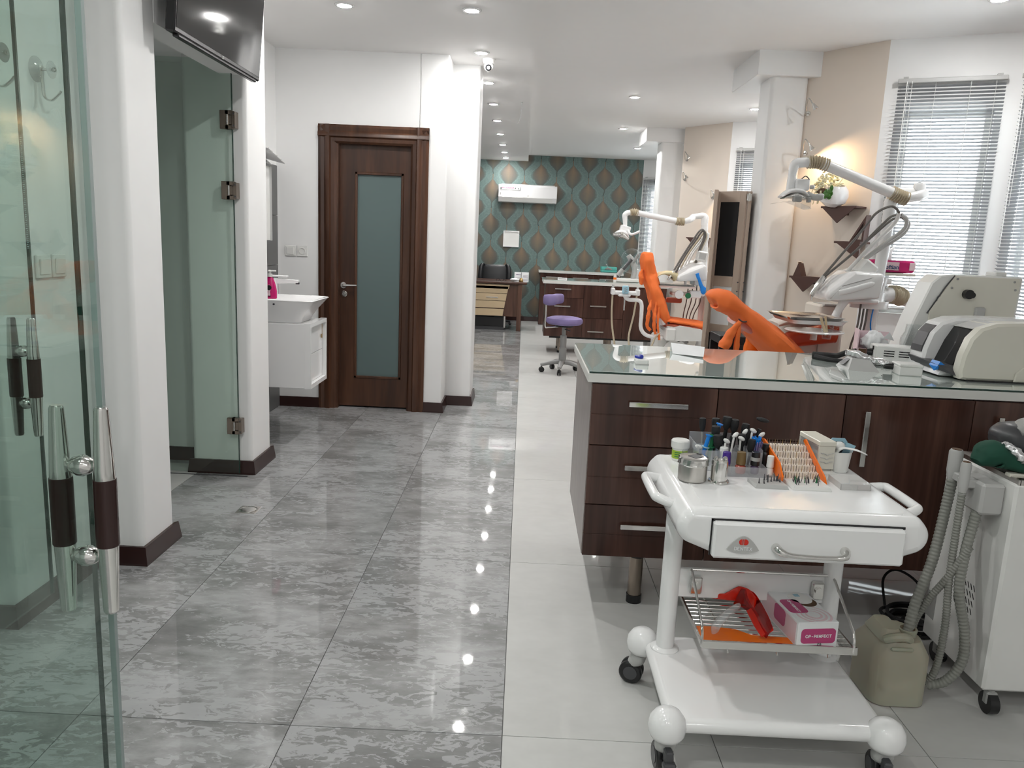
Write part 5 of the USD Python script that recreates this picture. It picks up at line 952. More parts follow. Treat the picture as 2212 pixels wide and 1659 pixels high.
part(t, 'stem', gz(cat(tube([(sA - 0.03, -0.10, 1.82), (sA, -0.09, 1.87), (sA + 0.02, -0.08, 1.91)], 0.0025, 5), ball((sA + 0.02, -0.08, 1.915), 1, 10, (0.024, 0.012, 0.02)), ball((sA + 0.05, -0.08, 1.92), 1, 10, (0.02, 0.01, 0.018)))), 'petal')
t = thing('triangle_frame', 'slim brown triangular frame standing on the shelf right of the flower pot', 'frame', (*on_wall(LW1, 0, 0.745, 0.05), 1.467), LW1[2])
tri = Polygon([(0.695, 1.467), (0.795, 1.467), (0.80, 1.648)], [[(0.718, 1.482), (0.782, 1.482), (0.786, 1.60)]])
part(t, 'frame', g(profile_x(tri, -0.09, -0.03)), 'shelf_brown', smooth=False)
gc = lambda m: g(mv(m, (0.232, 0, 0)))
t = thing('photo_card', 'small triangular brown stand with a pale card on the lowest triangular shelf', 'card', (*on_wall(LW1, 0, sC, 0.06), 1.206), LW1[2])
part(t, 'stand', gc(profile_x(Polygon([(0.075, 1.206), (0.145, 1.206), (0.11, 1.30)]), -0.125, -0.06)), 'shelf_brown', smooth=False)
part(t, 'card', gc(rot(bx(0.118, -0.12, 1.208, 0.124, -0.05, 1.32), -15, (0, 1, 0), (0.12, 0, 1.208))), 'paint_beige', smooth=False)
part(t, 'card_picture', gc(rot(bx(0.1245, -0.11, 1.28, 0.1255, -0.07, 1.31), -15, (0, 1, 0), (0.12, 0, 1.208))), 'bark', smooth=False)

def goose(W, s, z, label, lit, reach=(0.05, 0.12), grp='gooseneck lamps'):
    g = wall_local(W); t = thing('wall_lamp', label, 'wall lamp', (*on_wall(W, 0, s, 0.02), z), W[2], group=grp)
    part(t, 'wall_rose', g(lathe([(0.0, 0), (0.018, 0), (0.016, 0.008), (0.0, 0.009)], (s, -0.001, z), (0, -1, 0))), 'chrome')
    part(t, 'neck', g(tube([(s, -0.008, z), (s + 0.01, -0.05, z - 0.004), (s + 0.05, -0.11, z + 0.05), (s + 0.09, -0.16, z + 0.075), (s + 0.12, -0.17, z + 0.055), (s + 0.135, -0.165, z + 0.03)], 0.0045, 8)), 'steel')
    a = np.array([0.45, 0.30, -0.84]); a /= np.linalg.norm(a); o = np.array([s + 0.135, -0.165, z + 0.035])
    part(t, 'lamp_shade', g(lathe([(0.007, 0.0), (0.010, 0.012), (0.021, 0.042), (0.020, 0.042), (0.009, 0.014), (0.0, 0.012)], o, a)), 'chrome')
    part(t, 'bulb', g(lathe([(0.0, 0.0), (0.013, 0.004), (0.0165, 0.010), (0.0, 0.0105)], o + a * 0.028, a)), 'bulb_seen' if lit == 'seen' else 'bulb_warm' if lit else 'glass_clear')
goose(LW1, 0.22, 2.095, 'lit gooseneck wall lamp glowing above the flower pot', True)
goose(LW1, 0.21, 2.375, 'unlit gooseneck wall lamp high on the near beige wall, above the lit one', False)
goose(LW2, 0.07, 2.41, 'lit gooseneck wall lamp high beside the far column', 'seen')
goose(LW2, 0.065, 2.18, 'unlit gooseneck wall lamp below the lit one beside the far column', False)
goose(LW2, 0.50, 1.96, 'lit gooseneck wall lamp hidden behind the folding screen top', True)
single('bead_chain', 'thin dark bead chain hanging down the right edge of the far column', 'chain', cat(bar([(1.938, 9.872, 2.50), (1.938, 9.872, 2.44)], 0.008, 6), bar([(1.938, 9.872, 2.34), (1.938, 9.872, 2.24)], 0.007, 6), *[ball((1.938, 9.872, 2.23 - 0.022 * k), 0.0065, 6) for k in range(50)]), 'dark_grey')
g2 = wall_local(LW2)
for k, (s, z, w, lab) in enumerate(((0.40, 1.50, 0.3, 'brown triangular shelf behind the far dental unit post'), (0.30, 1.12, 0.22, 'lower brown triangular shelf behind the far dental unit'))):
    t = thing('wall_shelf', lab, 'shelf', (*on_wall(LW2, 0, s, 0.05), z), LW2[2], group='triangular wall shelves far')
    part(t, 'board', g2(bx(s - w / 2, -0.12, z - 0.014, s + w / 2, -0.001, z)), 'shelf_brown', smooth=False); part(t, 'front_panel', g2(profile_x(Polygon([(s - w / 2, z), (s + w / 2, z), (s, z - 0.12)]), -0.122, -0.11)), 'shelf_brown', smooth=False)

# ================================================================== NEAR COUNTER
YN, ZB, ZW = 2.765, 0.223, 0.884
XM = [0.266, 0.722, 1.18, 1.642, 2.10]
def cabinet(name, x0, x1, label):
    t = thing(name, label, 'cabinet', ((x0 + x1) / 2, YN + 0.38, 0))
    part(t, 'carcass', bx(x0 + (0.004 if x0 > 0.3 else 0), YN, ZB, x1, YN + 0.74, ZW - 0.001), 'laminate_side' if x0 < 0.3 else 'walnut', smooth=False)
    for x in ((0.491,) if x0 < 0.3 else (2.02,) if x0 > 1.6 else ()):
        for y in (YN + 0.085, YN + 0.63):
            l = part(t, 'leg', cyl((x, y, 0.03), (x, y, ZB - 0.03), 0.0265, n=24), 'bronze'); part(l, 'collar', cyl((x, y, ZB - 0.035), (x, y, ZB), 0.030), 'black'); part(l, 'foot', cyl((x, y, 0.0), (x, y, 0.032), 0.030), 'black')
    return t
def fronts(t, name, x0, x1, z0, z1, handle=None, groove=None):
    m = bx(x0 + 0.0015, YN - 0.019, z0 + 0.0015, x1 - 0.0015, YN + 0.0005, z1 - 0.0015, 0.0012) if groove is None else cat(bx(x0 + 0.0015, YN - 0.019, z0 + 0.0015, x1 - 0.0015, YN + 0.0005, groove - 0.001, 0.0012), bx(x0 + 0.0015, YN - 0.019, groove + 0.001, x1 - 0.0015, YN + 0.0005, z1 - 0.0015, 0.0012), bx(x0 + .003, YN - 0.0175, groove - 0.003, x1 - .003, YN, groove + 0.003))
    d = part(t, name, m, 'walnut', smooth=False)
    if handle: part(d, 'bar_handle', handle, 'chrome', 'flat chrome bar handle', smooth=False)
c = cabinet('drawer_cabinet', XM[0], XM[1], 'walnut drawer unit with three chrome bar handles at the left end of the near counter')
for (a, b, hz, gr) in ((0.652, ZW - 0.004, 0.812, 0.768), (0.425, 0.652, 0.575, 0.532), (ZB, 0.425, 0.348, 0.31)):
    fronts(c, 'drawer', XM[0], XM[1], a, b, handle_bar(0.508, YN - 0.019, hz, 0.213, w=0.019), gr)
c = cabinet('base_cabinet', XM[1], XM[2], 'walnut unit of the near counter behind the cart, next to the drawer unit')
fronts(c, 'drawer', XM[1], XM[2], 0.70, ZW - 0.004); fronts(c, 'door', XM[1], XM[2], ZB, 0.70)
c = cabinet('base_cabinet', XM[2], XM[3], 'walnut cupboard of the near counter with an upright chrome handle right of the white cup')
fronts(c, 'door', XM[2], XM[3], ZB, ZW - 0.004, handle_bar(1.258, YN - 0.019, 0.723, 0.205, True, w=0.019))
c = cabinet('base_cabinet', XM[3], XM[4], 'walnut cupboard of the near counter behind the suction machine')
fronts(c, 'door', XM[3], XM[4], ZB, ZW - 0.004, handle_bar(1.735, YN - 0.019, 0.723, 0.205, True, w=0.019))
t = thing('worktop', 'long white worktop of the near counter under a sheet of tinted glass', 'worktop', (1.2, 3.13, ZW))
ZT = 0.925
part(t, 'slab', bx(0.250, 2.745, ZW, 2.30, 3.53, 0.917, 0.0015), 'worktop_white', smooth=False)
part(t, 'glass_sheet', bx(0.253, 2.747, 0.9175, 2.30, 3.53, ZT, 0.0015), 'worktop_glass', smooth=False)
part(t, 'glass_edge', bx(0.2535, 2.7455, 0.9178, 2.30, 2.7475, ZT - 0.0012), 'glass_edge', smooth=False)

# ---- on the near counter
K = 0.975
t = thing('paper_card', 'folded white paper card tented on the near counter', 'paper', (0.71, 3.28, ZT))
part(t, 'sheet', cat(hull([(0.655, 3.30, .926), (0.66, 3.38, .962), (0.66, 3.381, .963), (0.656, 3.30, .927), (0.765, 3.20, .931), (0.79, 3.30, .960), (0.79, 3.301, .961), (0.765, 3.20, .932)]), hull([(0.66, 3.38, .962), (0.79, 3.30, .960), (0.79, 3.33, .926), (0.665, 3.41, .926), (0.66, 3.381, .963), (0.79, 3.301, .961)])), 'paper', smooth=False)
t = thing('putty_box', 'small white box with a blue clip on top, near the left end of the counter', 'box', (0.467, 2.98, ZT))
part(t, 'box', rbox(0.447, 2.945, ZT, 0.497, 3.005, ZT + 0.020, 0.006), 'white_plastic')
part(t, 'clip', cat(rot(bx(0.455, 2.965, ZT + 0.02, 0.468, 3.0, ZT + 0.030, 0.002), 25, (0, 0, 1), (0.462, 2.98, 0)), bx(0.466, 2.97, ZT + 0.02, 0.479, 3.0, ZT + 0.034, 0.003)), 'deep_blue', smooth=False)
part(t, 'foot', bx(0.446, 2.944, ZT, 0.498, 2.948, ZT + 0.004), 'light_grey', smooth=False)
single('power_cable', 'thick black cable and plug lying on the near counter left of the grey stand', 'cable', cat(tube([(1.275, 3.36, ZT + .014), (1.33, 3.33, ZT + .016), (1.38, 3.36, ZT + .016), (1.43, 3.38, ZT + .03), (1.46, 3.36, ZT + .045)], [0.016, 0.017, 0.012, 0.012, 0.008], 10), tube([(1.28, 3.34, ZT + .010), (1.32, 3.27, ZT + .010), (1.38, 3.24, ZT + .009), (1.44, 3.27, ZT + .009), (1.50, 3.30, ZT + .009)], [0.013, 0.009, 0.008, 0.008, 0.008], 8)), 'black_matte')
t = thing('handpiece_stand', 'grey trapezoid stand cradling a foil-wrapped handpiece on the near counter', 'stand', (1.35, 3.13, ZT))
part(t, 'stand', hull([(1.305, 3.05, ZT), (1.415, 3.02, ZT), (1.43, 3.14, ZT), (1.31, 3.19, ZT), (1.33, 3.085, ZT + .045), (1.395, 3.065, ZT + .04), (1.40, 3.12, ZT + .04), (1.335, 3.145, ZT + .045)]), 'light_grey', smooth=False)
part(t, 'slot', hull([(1.3045, 3.10, ZT + .015), (1.3065, 3.16, ZT + .015), (1.327, 3.10, ZT + .04), (1.328, 3.135, ZT + .04), (1.303, 3.1, ZT + .016)]), 'dark_grey', smooth=False)
part(t, 'foil_handpiece', rough(fine(loft([(1.325, 3.14, ZT + .062), (1.36, 3.11, ZT + .058), (1.40, 3.09, ZT + .042), (1.44, 3.07, ZT + .036), (1.46, 3.06, ZT + .034)], [0.022, 0.034, 0.03, 0.028, 0.016], [0.022, 0.03, 0.028, 0.026, 0.016]), 0.008), 0.006, 90), 'foil')
part(t, 'nozzle', cyl((1.45, 3.065, ZT + .024), (1.50, 3.05, ZT + .022), 0.013), 'black')
t = thing('control_unit', 'small white control box with black knob and vent slots on the near counter', 'control box', (1.57, 3.2, ZT))
R1 = lambda m: mv(rot(m, -14, (0, 0, 1), (1.50, 3.20, 0)), (-0.005, 0.055, 0))
part(t, 'case', R1(bx(1.50, 3.18, ZT + .008, 1.655, 3.29, ZT + .082, 0.004)), 'white_satin', smooth=False)
part(t, 'faceplate', R1(bx(1.494, 3.182, ZT + .010, 1.501, 3.288, ZT + .080, 0.001)), 'white_plastic', smooth=False)
part(t, 'knob', R1(cat(cyl((1.494, 3.225, ZT + .05), (1.470, 3.225, ZT + .05), 0.016), cyl((1.50, 3.205, ZT + .018), (1.488, 3.205, ZT + .018), 0.008), bx(1.489, 3.20, ZT + .062, 1.496, 3.21, ZT + .078))), 'black', smooth=False)
for k in range(3):
    for s in (0, 1): part(t, 'vent_slot', R1(bx(1.53 + 0.058 * s, 3.1785, ZT + .040 + .010 * k, 1.57 + 0.058 * s, 3.1805, ZT + .044 + .010 * k)), 'black', smooth=False)
part(t, 'marking', R1(text_front('AC 220V', 0.006, (1.545, 3.1795, ZT + .016))), 'grey_plastic', smooth=False)
part(t, 'foot', R1(bx(1.50, 3.17, ZT, 1.58, 3.285, ZT + .008)), 'black', smooth=False)
t = thing('white_box', 'plain white lidded box between the control box and the white printer', 'box', (1.52, 3.0, ZT))
R2 = lambda m: rot(m, -8, (0, 0, 1), (1.5, 3.02, 0))
part(t, 'box', R2(bx(1.475, 2.97, ZT, 1.56, 3.065, ZT + .034, 0.003)), 'white_plastic', smooth=False); part(t, 'lid', R2(bx(1.473, 2.968, ZT + .034, 1.562, 3.067, ZT + .044, 0.003)), 'white_plastic', smooth=False)
R4 = lambda m: mv(R1(m), (-0.065, -0.05, 0))
t = thing('tissue_box', 'cut-open pink and white tissue carton behind the control box', 'tissue box', (1.64, 3.42, ZT))
part(t, 'carton', R4(cat(bx(1.50, 3.40, ZT, 1.505, 3.50, ZT + .13), bx(1.50, 3.495, ZT, 1.64, 3.50, ZT + .12), bx(1.50, 3.40, ZT, 1.64, 3.405, ZT + .05), bx(1.635, 3.40, ZT, 1.64, 3.5, ZT + .06), bx(1.50, 3.4, ZT, 1.64, 3.5, ZT + .004))), 'pale_pink', smooth=False)
part(t, 'flap', R4(hull([(1.60, 3.40, ZT + .10), (1.65, 3.42, ZT + .09), (1.625, 3.40, ZT + .128), (1.602, 3.41, ZT + .10)])), 'paper', smooth=False)
part(t, 'tissue', R4(rough(fine(ball((1.575, 3.445, ZT + .075), 1, 16, (0.05, 0.036, 0.045)), 0.012), 0.022, 38, 9)), 'paper')
part(t, 'print', R4(cat(bx(1.508, 3.3985, ZT + .012, 1.54, 3.40, ZT + .049), bx(1.55, 3.3985, ZT + .02, 1.565, 3.40, ZT + .04))), 'bark', smooth=False)
t = thing('disinfectant_jar', 'clear glass jar with pale green liquid behind the printer', 'jar', (1.78, 3.33, ZT))
part(t, 'jar', lathe([(0.045, 0), (0.05, 0.01), (0.05, 0.11), (0.035, 0.14), (0.033, 0.17), (0.030, 0.17), (0.032, 0.14), (0.046, 0.108), (0.046, 0.012), (0, 0.01)], (1.68, 3.325, ZT)), 'glass_clear')
part(t, 'liquid', cyl((1.68, 3.325, ZT + .012), (1.68, 3.325, ZT + .075), 0.044), 'glass_light')
t = thing('blue_folder', 'slim dark blue holder standing upright between the jar and the printer', 'holder', (1.79, 3.27, ZT))
part(t, 'body', rot(bx(1.70, 3.235, ZT, 1.718, 3.27, ZT + .15, 0.004), 6, (0, 1, 0), (1.70, 3.24, ZT)), 'navy', smooth=False)
part(t, 'label_strip', rot(bx(1.6992, 3.246, ZT + .08, 1.7005, 3.256, ZT + .13), 6, (0, 1, 0), (1.70, 3.24, ZT)), 'sky_blue', smooth=False)

# white table printer, front towards the left
t = thing('white_printer', 'large white rounded printer-like machine with black intake at the right end of the near counter', 'machine', (1.95, 3.05, ZT))
prof = [(1.632, 0.932), (1.625, 0.96), (1.632, 1.02), (1.652, 1.085), (1.685, 1.125), (1.74, 1.145), (1.85, 1.152), (2.28, 1.155), (2.28, 0.929), (1.66, 0.929)]
part(t, 'body', bevel_x([(x + 0.032 * (x < 1.9), z) for x, z in prof], 2.90, 2.96, 0.010), 'cream_plastic', smooth=25)
part(t, 'body', bevel_x([(1.70, 0.93), (1.70, 1.06), (1.72, 1.115), (1.78, 1.14), (2.28, 1.15), (2.28, 0.93)], 2.96, 3.10, 0.004), 'cream_plastic', smooth=25)
part(t, 'body', bevel_x([(x - 0.012, z) for x, z in prof], 3.10, 3.22, 0.010), 'white_gloss', smooth=25)
part(t, 'intake', hull([(1.655, 2.963, 0.965), (1.655, 3.097, 0.965), (1.72, 2.963, 1.115), (1.72, 3.097, 1.115), (1.69, 2.963, 1.06), (1.69, 3.097, 1.06), (1.70, 2.963, 0.95), (1.70, 3.097, 0.95)]), 'black_gloss', smooth=False)
part(t, 'intake_roof', hull([(1.715, 2.962, 1.118), (1.715, 3.098, 1.118), (1.80, 2.962, 1.146), (1.80, 3.098, 1.146), (1.80, 2.962, 1.140), (1.80, 3.098, 1.140)]), 'light_grey', smooth=False)
part(t, 'display', profile_x(Polygon([(1.6135, 1.005), (1.6165, 1.03), (1.635, 1.083), (1.661, 1.1135), (1.668, 1.107), (1.645, 1.08), (1.626, 1.02), (1.624, 1.005)]), 3.118, 3.202), 'dark_grey', 'dark slanted display', smooth=False)
part(t, 'tray_mouth', hull([(1.605, 2.955, 0.975), (1.605, 3.20, 0.985), (1.70, 2.955, 0.975), (1.615, 2.955, 0.955), (1.615, 3.18, 0.955), (1.70, 2.93, 0.94), (1.66, 2.93, 0.94)]), 'dark_grey', smooth=False)
part(t, 'blue_guide', hull([(1.602, 2.96, 0.968), (1.602, 3.02, 0.968), (1.612, 2.96, 0.988), (1.612, 3.02, 0.988), (1.64, 2.96, 0.97), (1.64, 3.02, 0.97), (1.60, 2.975, 0.95)]), 'blue', smooth=False)
part(t, 'base_shell', hull([(1.615, 2.97, 0.935), (1.615, 3.17, 0.935), (1.625, 2.97, 0.955), (1.625, 3.17, 0.955), (1.70, 2.97, 0.955), (1.70, 3.17, 0.955), (1.64, 3.0, 0.926), (1.70, 3.0, 0.926)]), 'white_gloss', smooth=False)
part(t, 'rubber_edge', bx(1.69, 2.898, 0.9255, 2.28, 3.21, 0.930), 'black', smooth=False)
part(t, 'side_relief', bevel_x([(1.86, 0.931), (1.865, 0.965), (1.885, 0.985), (1.93, 0.993), (2.28, 0.993), (2.28, 0.931)], 2.893, 2.903, 0.004), 'cream_plastic', smooth=25)
t = thing('sterilizer', 'tall cream machine with a slanted side and a black knob, behind the white printer', 'machine', (1.90, 3.46, ZT))
part(t, 'body', bevel_x([(1.66, ZT), (1.708, 1.109), (1.765, 1.272), (1.80, 1.305), (1.858, 1.311), (2.147, 1.311), (2.154, 1.298), (2.138, ZT)], 3.397, 3.528, 0.006), 'white_satin', smooth=25)
part(t, 'side_panel', bevel_x([(1.765, 1.15), (1.853, 1.305), (2.133, 1.305), (2.14, 1.293), (2.126, 0.941), (1.785, 0.941)], 3.389, 3.399, 0.003), 'cream_plastic', smooth=False)
part(t, 'seam', bar([(1.856, 3.391, 1.307), (1.822, 3.391, 1.256), (1.759, 3.392, 1.14)], 0.003, 5), 'dark_grey')
part(t, 'knob', cat(cyl((1.915, 3.39, 1.23), (1.915, 3.362, 1.23), 0.020), cyl((1.933, 3.39, 1.227), (1.933, 3.37, 1.227), 0.0125)), 'black')
part(t, 'badge', cat(bar([(1.803 + 0.0105 * math.cos(a), 3.391, 1.203 + 0.0145 * math.sin(a)) for a in np.linspace(0, 2 * PI, 17)], 0.0022, 5), bar([(1.797, 3.391, 1.201), (1.809, 3.391, 1.206)], 0.002, 5)), 'dark_grey')
for x, z in ((1.868, 1.293), (1.848, 1.254), (2.112, 1.29), (2.12, 1.256)): part(t, 'screw', cyl((x, 3.39, z), (x, 3.385, z), 0.0047), 'grey_plastic')
part(t, 'latch', rbox(1.957, 3.376, 1.13, 2.003, 3.392, 1.177, 0.008), 'light_grey')
part(t, 'cap', rbox(2.045, 3.42, 1.308, 2.097, 3.50, 1.329, 0.008), 'white_plastic')

# ================================================================== WHITE CART
t = thing('instrument_cart', 'glossy white two-deck cart with a drawer, side handles and black casters in the foreground', 'cart', (0.74, 2.05, 0))
TZ = 0.722
def cart_section(g=0.0):
    return unary_union([Point(0.468, TZ - 0.03).buffer(0.03 - g), Point(1.030, TZ - 0.03).buffer(0.03 - g), Point(0.475, TZ - 0.052).buffer(0.05 - g), Point(1.023, TZ - 0.052).buffer(0.05 - g), Point(0.535, TZ - 0.075).buffer(0.05 - g), Point(0.963, TZ - 0.075).buffer(0.05 - g)]).convex_hull
def ringpts(poly, y): c = np.array(poly.exterior.coords); return np.c_[c[:, 0], np.full(len(c), y), c[:, 1]]
body = hull(np.vstack([ringpts(cart_section(g), yy) for g, yy in ((0, 1.915), (0.004, 1.90), (0.013, 1.889), (0.025, 1.885), (0, 2.40), (0.004, 2.415), (0.02, 2.425))]))
part(t, 'upper_deck', body, 'white_gloss', smooth=40)
part(t, 'deck_inlay', bx(0.492, 1.915, TZ - 0.001, 1.006, 2.40, TZ + 0.0012, 0.001), 'white_gloss', smooth=False)
dw = part(t, 'drawer', bx(0.512, 1.866, 0.600, 0.998, 1.90, 0.696, 0.006), 'white_gloss', smooth=False)
part(t, 'drawer_gap', cat(bx(0.508, 1.8835, 0.694, 1.0, 1.8875, 0.7005), bx(0.508, 1.8835, 0.602, 0.5125, 1.8875, 0.70)), 'black', smooth=False)
part(dw, 'handle', tube([(0.672, 1.868, 0.637), (0.671, 1.856, 0.638), (0.680, 1.842, 0.634), (0.705, 1.840, 0.628), (0.76, 1.839, 0.626), (0.815, 1.840, 0.626), (0.838, 1.842, 0.630), (0.845, 1.856, 0.636), (0.845, 1.868, 0.636)], [0.012, 0.0115, 0.0095, 0.0065, 0.006, 0.0065, 0.0095, 0.0115, 0.012], 14), 'chrome', 'curved chrome drawer handle')
u_ = np.linspace(-1, 1, 21); lens = Polygon([(0.588 + 0.041 * a, 0.628 + 0.036 * (1 - abs(a) ** 1.8)) for a in u_] + [(0.588 + 0.041 * a, 0.628 - 0.010 * (1 - abs(a) ** 2)) for a in u_[::-1]])
bd = part(dw, 'badge', profile_x(lens, 1.862, 1.867), 'light_grey', 'pointed grey maker badge with a red mark', smooth=False)
part(dw, 'badge_mark', cat(profile_x(Point(0.584, 0.649).buffer(0.0078).intersection(sbox(0.5, 0.6, 0.583, 0.7)), 1.8605, 1.863), profile_x(Point(0.592, 0.649).buffer(0.0078).intersection(sbox(0.589, 0.6, 0.7, 0.7)), 1.8605, 1.863), bx(0.5845, 1.8605, 0.6415, 0.587, 1.863, 0.6565)), 'red_plastic', smooth=False)
part(dw, 'badge_lettering', text_front('DENTEX', 0.0085, (0.588, 1.8615, 0.6315)), 'paper', smooth=False)
for s, xs in ((-1, 0.452), (1, 1.045)):
    part(t, 'side_handle', tube([(xs - s * 0.02, 2.02, 0.688), (xs + s * 0.02, 2.015, 0.692), (xs + s * 0.055, 2.03, 0.70), (xs + s * 0.062, 2.06, 0.701), (xs + s * 0.062, 2.20, 0.701), (xs + s * 0.055, 2.23, 0.70), (xs + s * 0.02, 2.245, 0.692), (xs - s * 0.02, 2.24, 0.688)], 0.0135, 14), 'white_gloss')
for x in (0.487, 0.972):
    p_ = part(t, 'column', cyl((x, 2.205, 0.15), (x, 2.205, 0.62), 0.0275, n=28), 'white_gloss'); part(p_, 'collar', lathe([(0.043, 0.0), (0.043, 0.004), (0.036, 0.009), (0.0276, 0.011)], (x, 2.205, 0.161), n=28), 'white_gloss')
part(t, 'cross_panel', bx(0.487, 2.196, 0.335, 0.972, 2.214, 0.425, 0.003), 'white_gloss', smooth=False)
part(t, 'lower_deck', rbox(0.432, 1.83, 0.118, 1.018, 2.29, 0.162, 0.022, 12), 'white_gloss', smooth=45)
for (x, y) in ((0.432, 1.845), (1.005, 1.845), (0.432, 2.275), (1.005, 2.275)):
    part(t, 'corner_dome', lathe([(0.0, 0.187), (0.018, 0.185), (0.034, 0.177), (0.046, 0.160), (0.050, 0.140), (0.048, 0.122), (0.042, 0.110), (0.030, 0.106), (0.0, 0.106)], (x, y, 0.0), n=32), 'white_gloss', smooth=60)
def caster(t, x, y, deg, brake=True):
    g = lambda m: mv(rot(m, deg), (x, y, 0)); q = 0.022
    w = part(t, 'caster', g(cat(*[lathe([(0.018, -0.009), (0.032, -0.009), (0.037, -0.005), (0.0375, 0.0), (0.037, 0.005), (0.032, 0.009), (0.018, 0.009)], (s * 0.014, q, 0.0375), (1, 0, 0), 28) for s in (-1, 1)])), 'black', 'black twin wheel')
    part(w, 'hub', g(cat(cyl((-0.0245, q, 0.0375), (0.0245, q, 0.0375), 0.022, n=20), cyl((0, 0, 0.06), (0, 0, 0.107), 0.012))), 'dark_grey')
    part(w, 'fork', g(cat(loft([(0, 0.0, 0.102), (0, 0.004, 0.085), (0, 0.016, 0.07), (0, 0.024, 0.06)], [0.052, 0.055, 0.05, 0.04], [0.045, 0.05, 0.04, 0.03], side=(1, 0, 0)), cyl((0, 0, 0.095), (0, 0, 0.108), 0.024))), 'light_grey')
    if brake: part(w, 'brake_pedal', g(cat(bx(-0.011, -0.048, 0.052, 0.011, -0.018, 0.090, 0.004), bx(-0.017, -0.058, 0.045, 0.017, -0.034, 0.062, 0.004))), 'dark_grey', smooth=False)
for x, y, a in ((0.432, 1.845, 4), (1.005, 1.845, -6), (0.425, 2.275, 70), (1.005, 2.275, 20)): caster(t, x, y, a, y < 2)
# basket hung between the columns
bz = 0.288; bx0, bx1, by0, by1 = 0.545, 0.968, 2.005, 2.335
bk = part(t, 'basket', cat(bx(bx0, by0 - 0.004, bz - 0.012, bx1 + 0.012, by0 + 0.004, bz + 0.012, 0.002), bx(bx0, by1 - 0.004, bz - 0.008, bx1, by1 + 0.004, bz + 0.02, 0.002), bx(bx0 - 0.003, by0, bz - 0.004, bx0 + 0.003, by1, bz + 0.01, 0.001), bx(bx1 - 0.003, by0, bz - 0.004, bx1 + 0.003, by1, bz + 0.01, 0.001)), 'chrome', 'chrome wire basket', smooth=False)
for k in range(13): part(bk, 'wire', bar([(bx0, by0 + 0.02 + 0.0248 * k, bz), (bx1, by0 + 0.02 + 0.0248 * k, bz)], 0.0023, 6), 'chrome')
for x in (0.62, 0.757, 0.90): part(bk, 'cross_wire', bar([(x, by0 - 0.004, bz - 0.022), (x, by0 + 0.01, bz - 0.004), (x, by1, bz - 0.004), (x, by1, bz + 0.03)], 0.0028, 6), 'chrome')
for x in (bx0, bx1):
    part(bk, 'side_rail', bar([(x, by0 - 0.002, bz - 0.006), (x, by0 + 0.001, bz + 0.03), (x, by0 + 0.014, bz + 0.05), (x, 2.08, bz + 0.083), (x, 2.19, bz + 0.14)], 0.0042, 8), 'chrome')
part(bk, 'top_rail', bar([(bx0, 2.19, bz + 0.14), (bx1, 2.19, bz + 0.14)], 0.0042, 8), 'chrome')
for x in (0.56, 0.925): part(bk, 'mount', cat(bx(x - 0.018, 2.178, bz + 0.065, x + 0.018, 2.196, bz + 0.12, 0.004), cyl((x, 2.178, bz + 0.095), (x, 2.170, bz + 0.095), 0.011)), 'chrome', smooth=False)

# things in the basket
Bz = bz + 0.003
t = thing('glove_box', 'white and pink carton of gloves lying in the chrome basket', 'box', (0.86, 2.09, Bz))
rg = lambda m: rot(m, 8, (0, 0, 1), (0.86, 2.10, 0))
gx0, gx1, gy0, gy1, gz1 = 0.795, 0.915, 2.012, 2.245, Bz + 0.075
part(t, 'carton', rg(bx(gx0, gy0, Bz, gx1, gy1, gz1, 0.002)), 'paper', smooth=False)
part(t, 'pink_side', rg(bx(gx0 - 0.0006, gy0 + 0.01, Bz + 0.006, gx0, gy1 - 0.01, gz1 - 0.006)), 'pale_pink', smooth=False)
loz = lambda cx, cy, w, h: Polygon(sbox(cx - w / 2 + h / 2, cy - h / 2 + .001, cx + w / 2 - h / 2, cy + h / 2 - .001)).buffer(h / 2 - .001)
for bm in (profile_x(loz(0.857, Bz + 0.034, 0.104, 0.024), gy0 - 0.0008, gy0 + 0.001), mv(rot(prism(loz(0, 0, 0.085, 0.030), 0, 0.0008), 90), (gx0 + 0.034, 2.11, gz1)), profile_y(loz(2.12, Bz + 0.045, 0.07, 0.026), gx0 - 0.0012, gx0)):
    part(t, 'brand_band', rg(bm), 'pink', smooth=False)
part(t, 'lettering', rg(cat(text_front('OP-PERFECT', 0.0088, (0.857, gy0 - 0.0012, Bz + 0.034)), mv(rot((lambda m: mv(m, -m.bounds.mean(0)))(text('OP-PERFECT', 0.0082)), -90), (gx0 + 0.034, 2.11, gz1 + 0.001)))), 'paper', smooth=False)
part(t, 'size_mark', rg(text_front('7.5', 0.006, (0.862, gy0 - 0.0006, Bz + 0.010))), 'dark_grey', smooth=False)
part(t, 'opening', rg(prism(Point(0.88, 2.135).buffer(0.03).difference(Point(0.872, 2.155).buffer(0.034)), gz1, gz1 + 0.0006)), 'bark', smooth=False)
part(t, 'glove_tuft', rg(cat(prism(Point(0.872, 2.16).buffer(0.034), gz1, gz1 + 0.0008))), 'white_satin', smooth=False)
part(t, 'top_sticker', rg(bx(0.862, 2.168, gz1 + 0.0008, 0.878, 2.184, gz1 + 0.0014)), 'sky_blue', smooth=False)
rings_ = [Point(0.862, 2.055).buffer(0.050 - 0.013 * k).difference(Point(0.862, 2.058).buffer(0.050 - 0.013 * k - 0.005)).intersection(sbox(0.80, 2.016, 0.912, 2.10)) for k in range(3)]
part(t, 'swirl', rg(cat(*[prism(q, gz1, gz1 + 0.0005) for q in rings_ if not q.is_empty])), 'pale_pink', smooth=False)
t = thing('filter_plate', 'flat translucent orange plastic plate lying under the eyewear in the basket', 'plate', (0.68, 2.06, Bz))
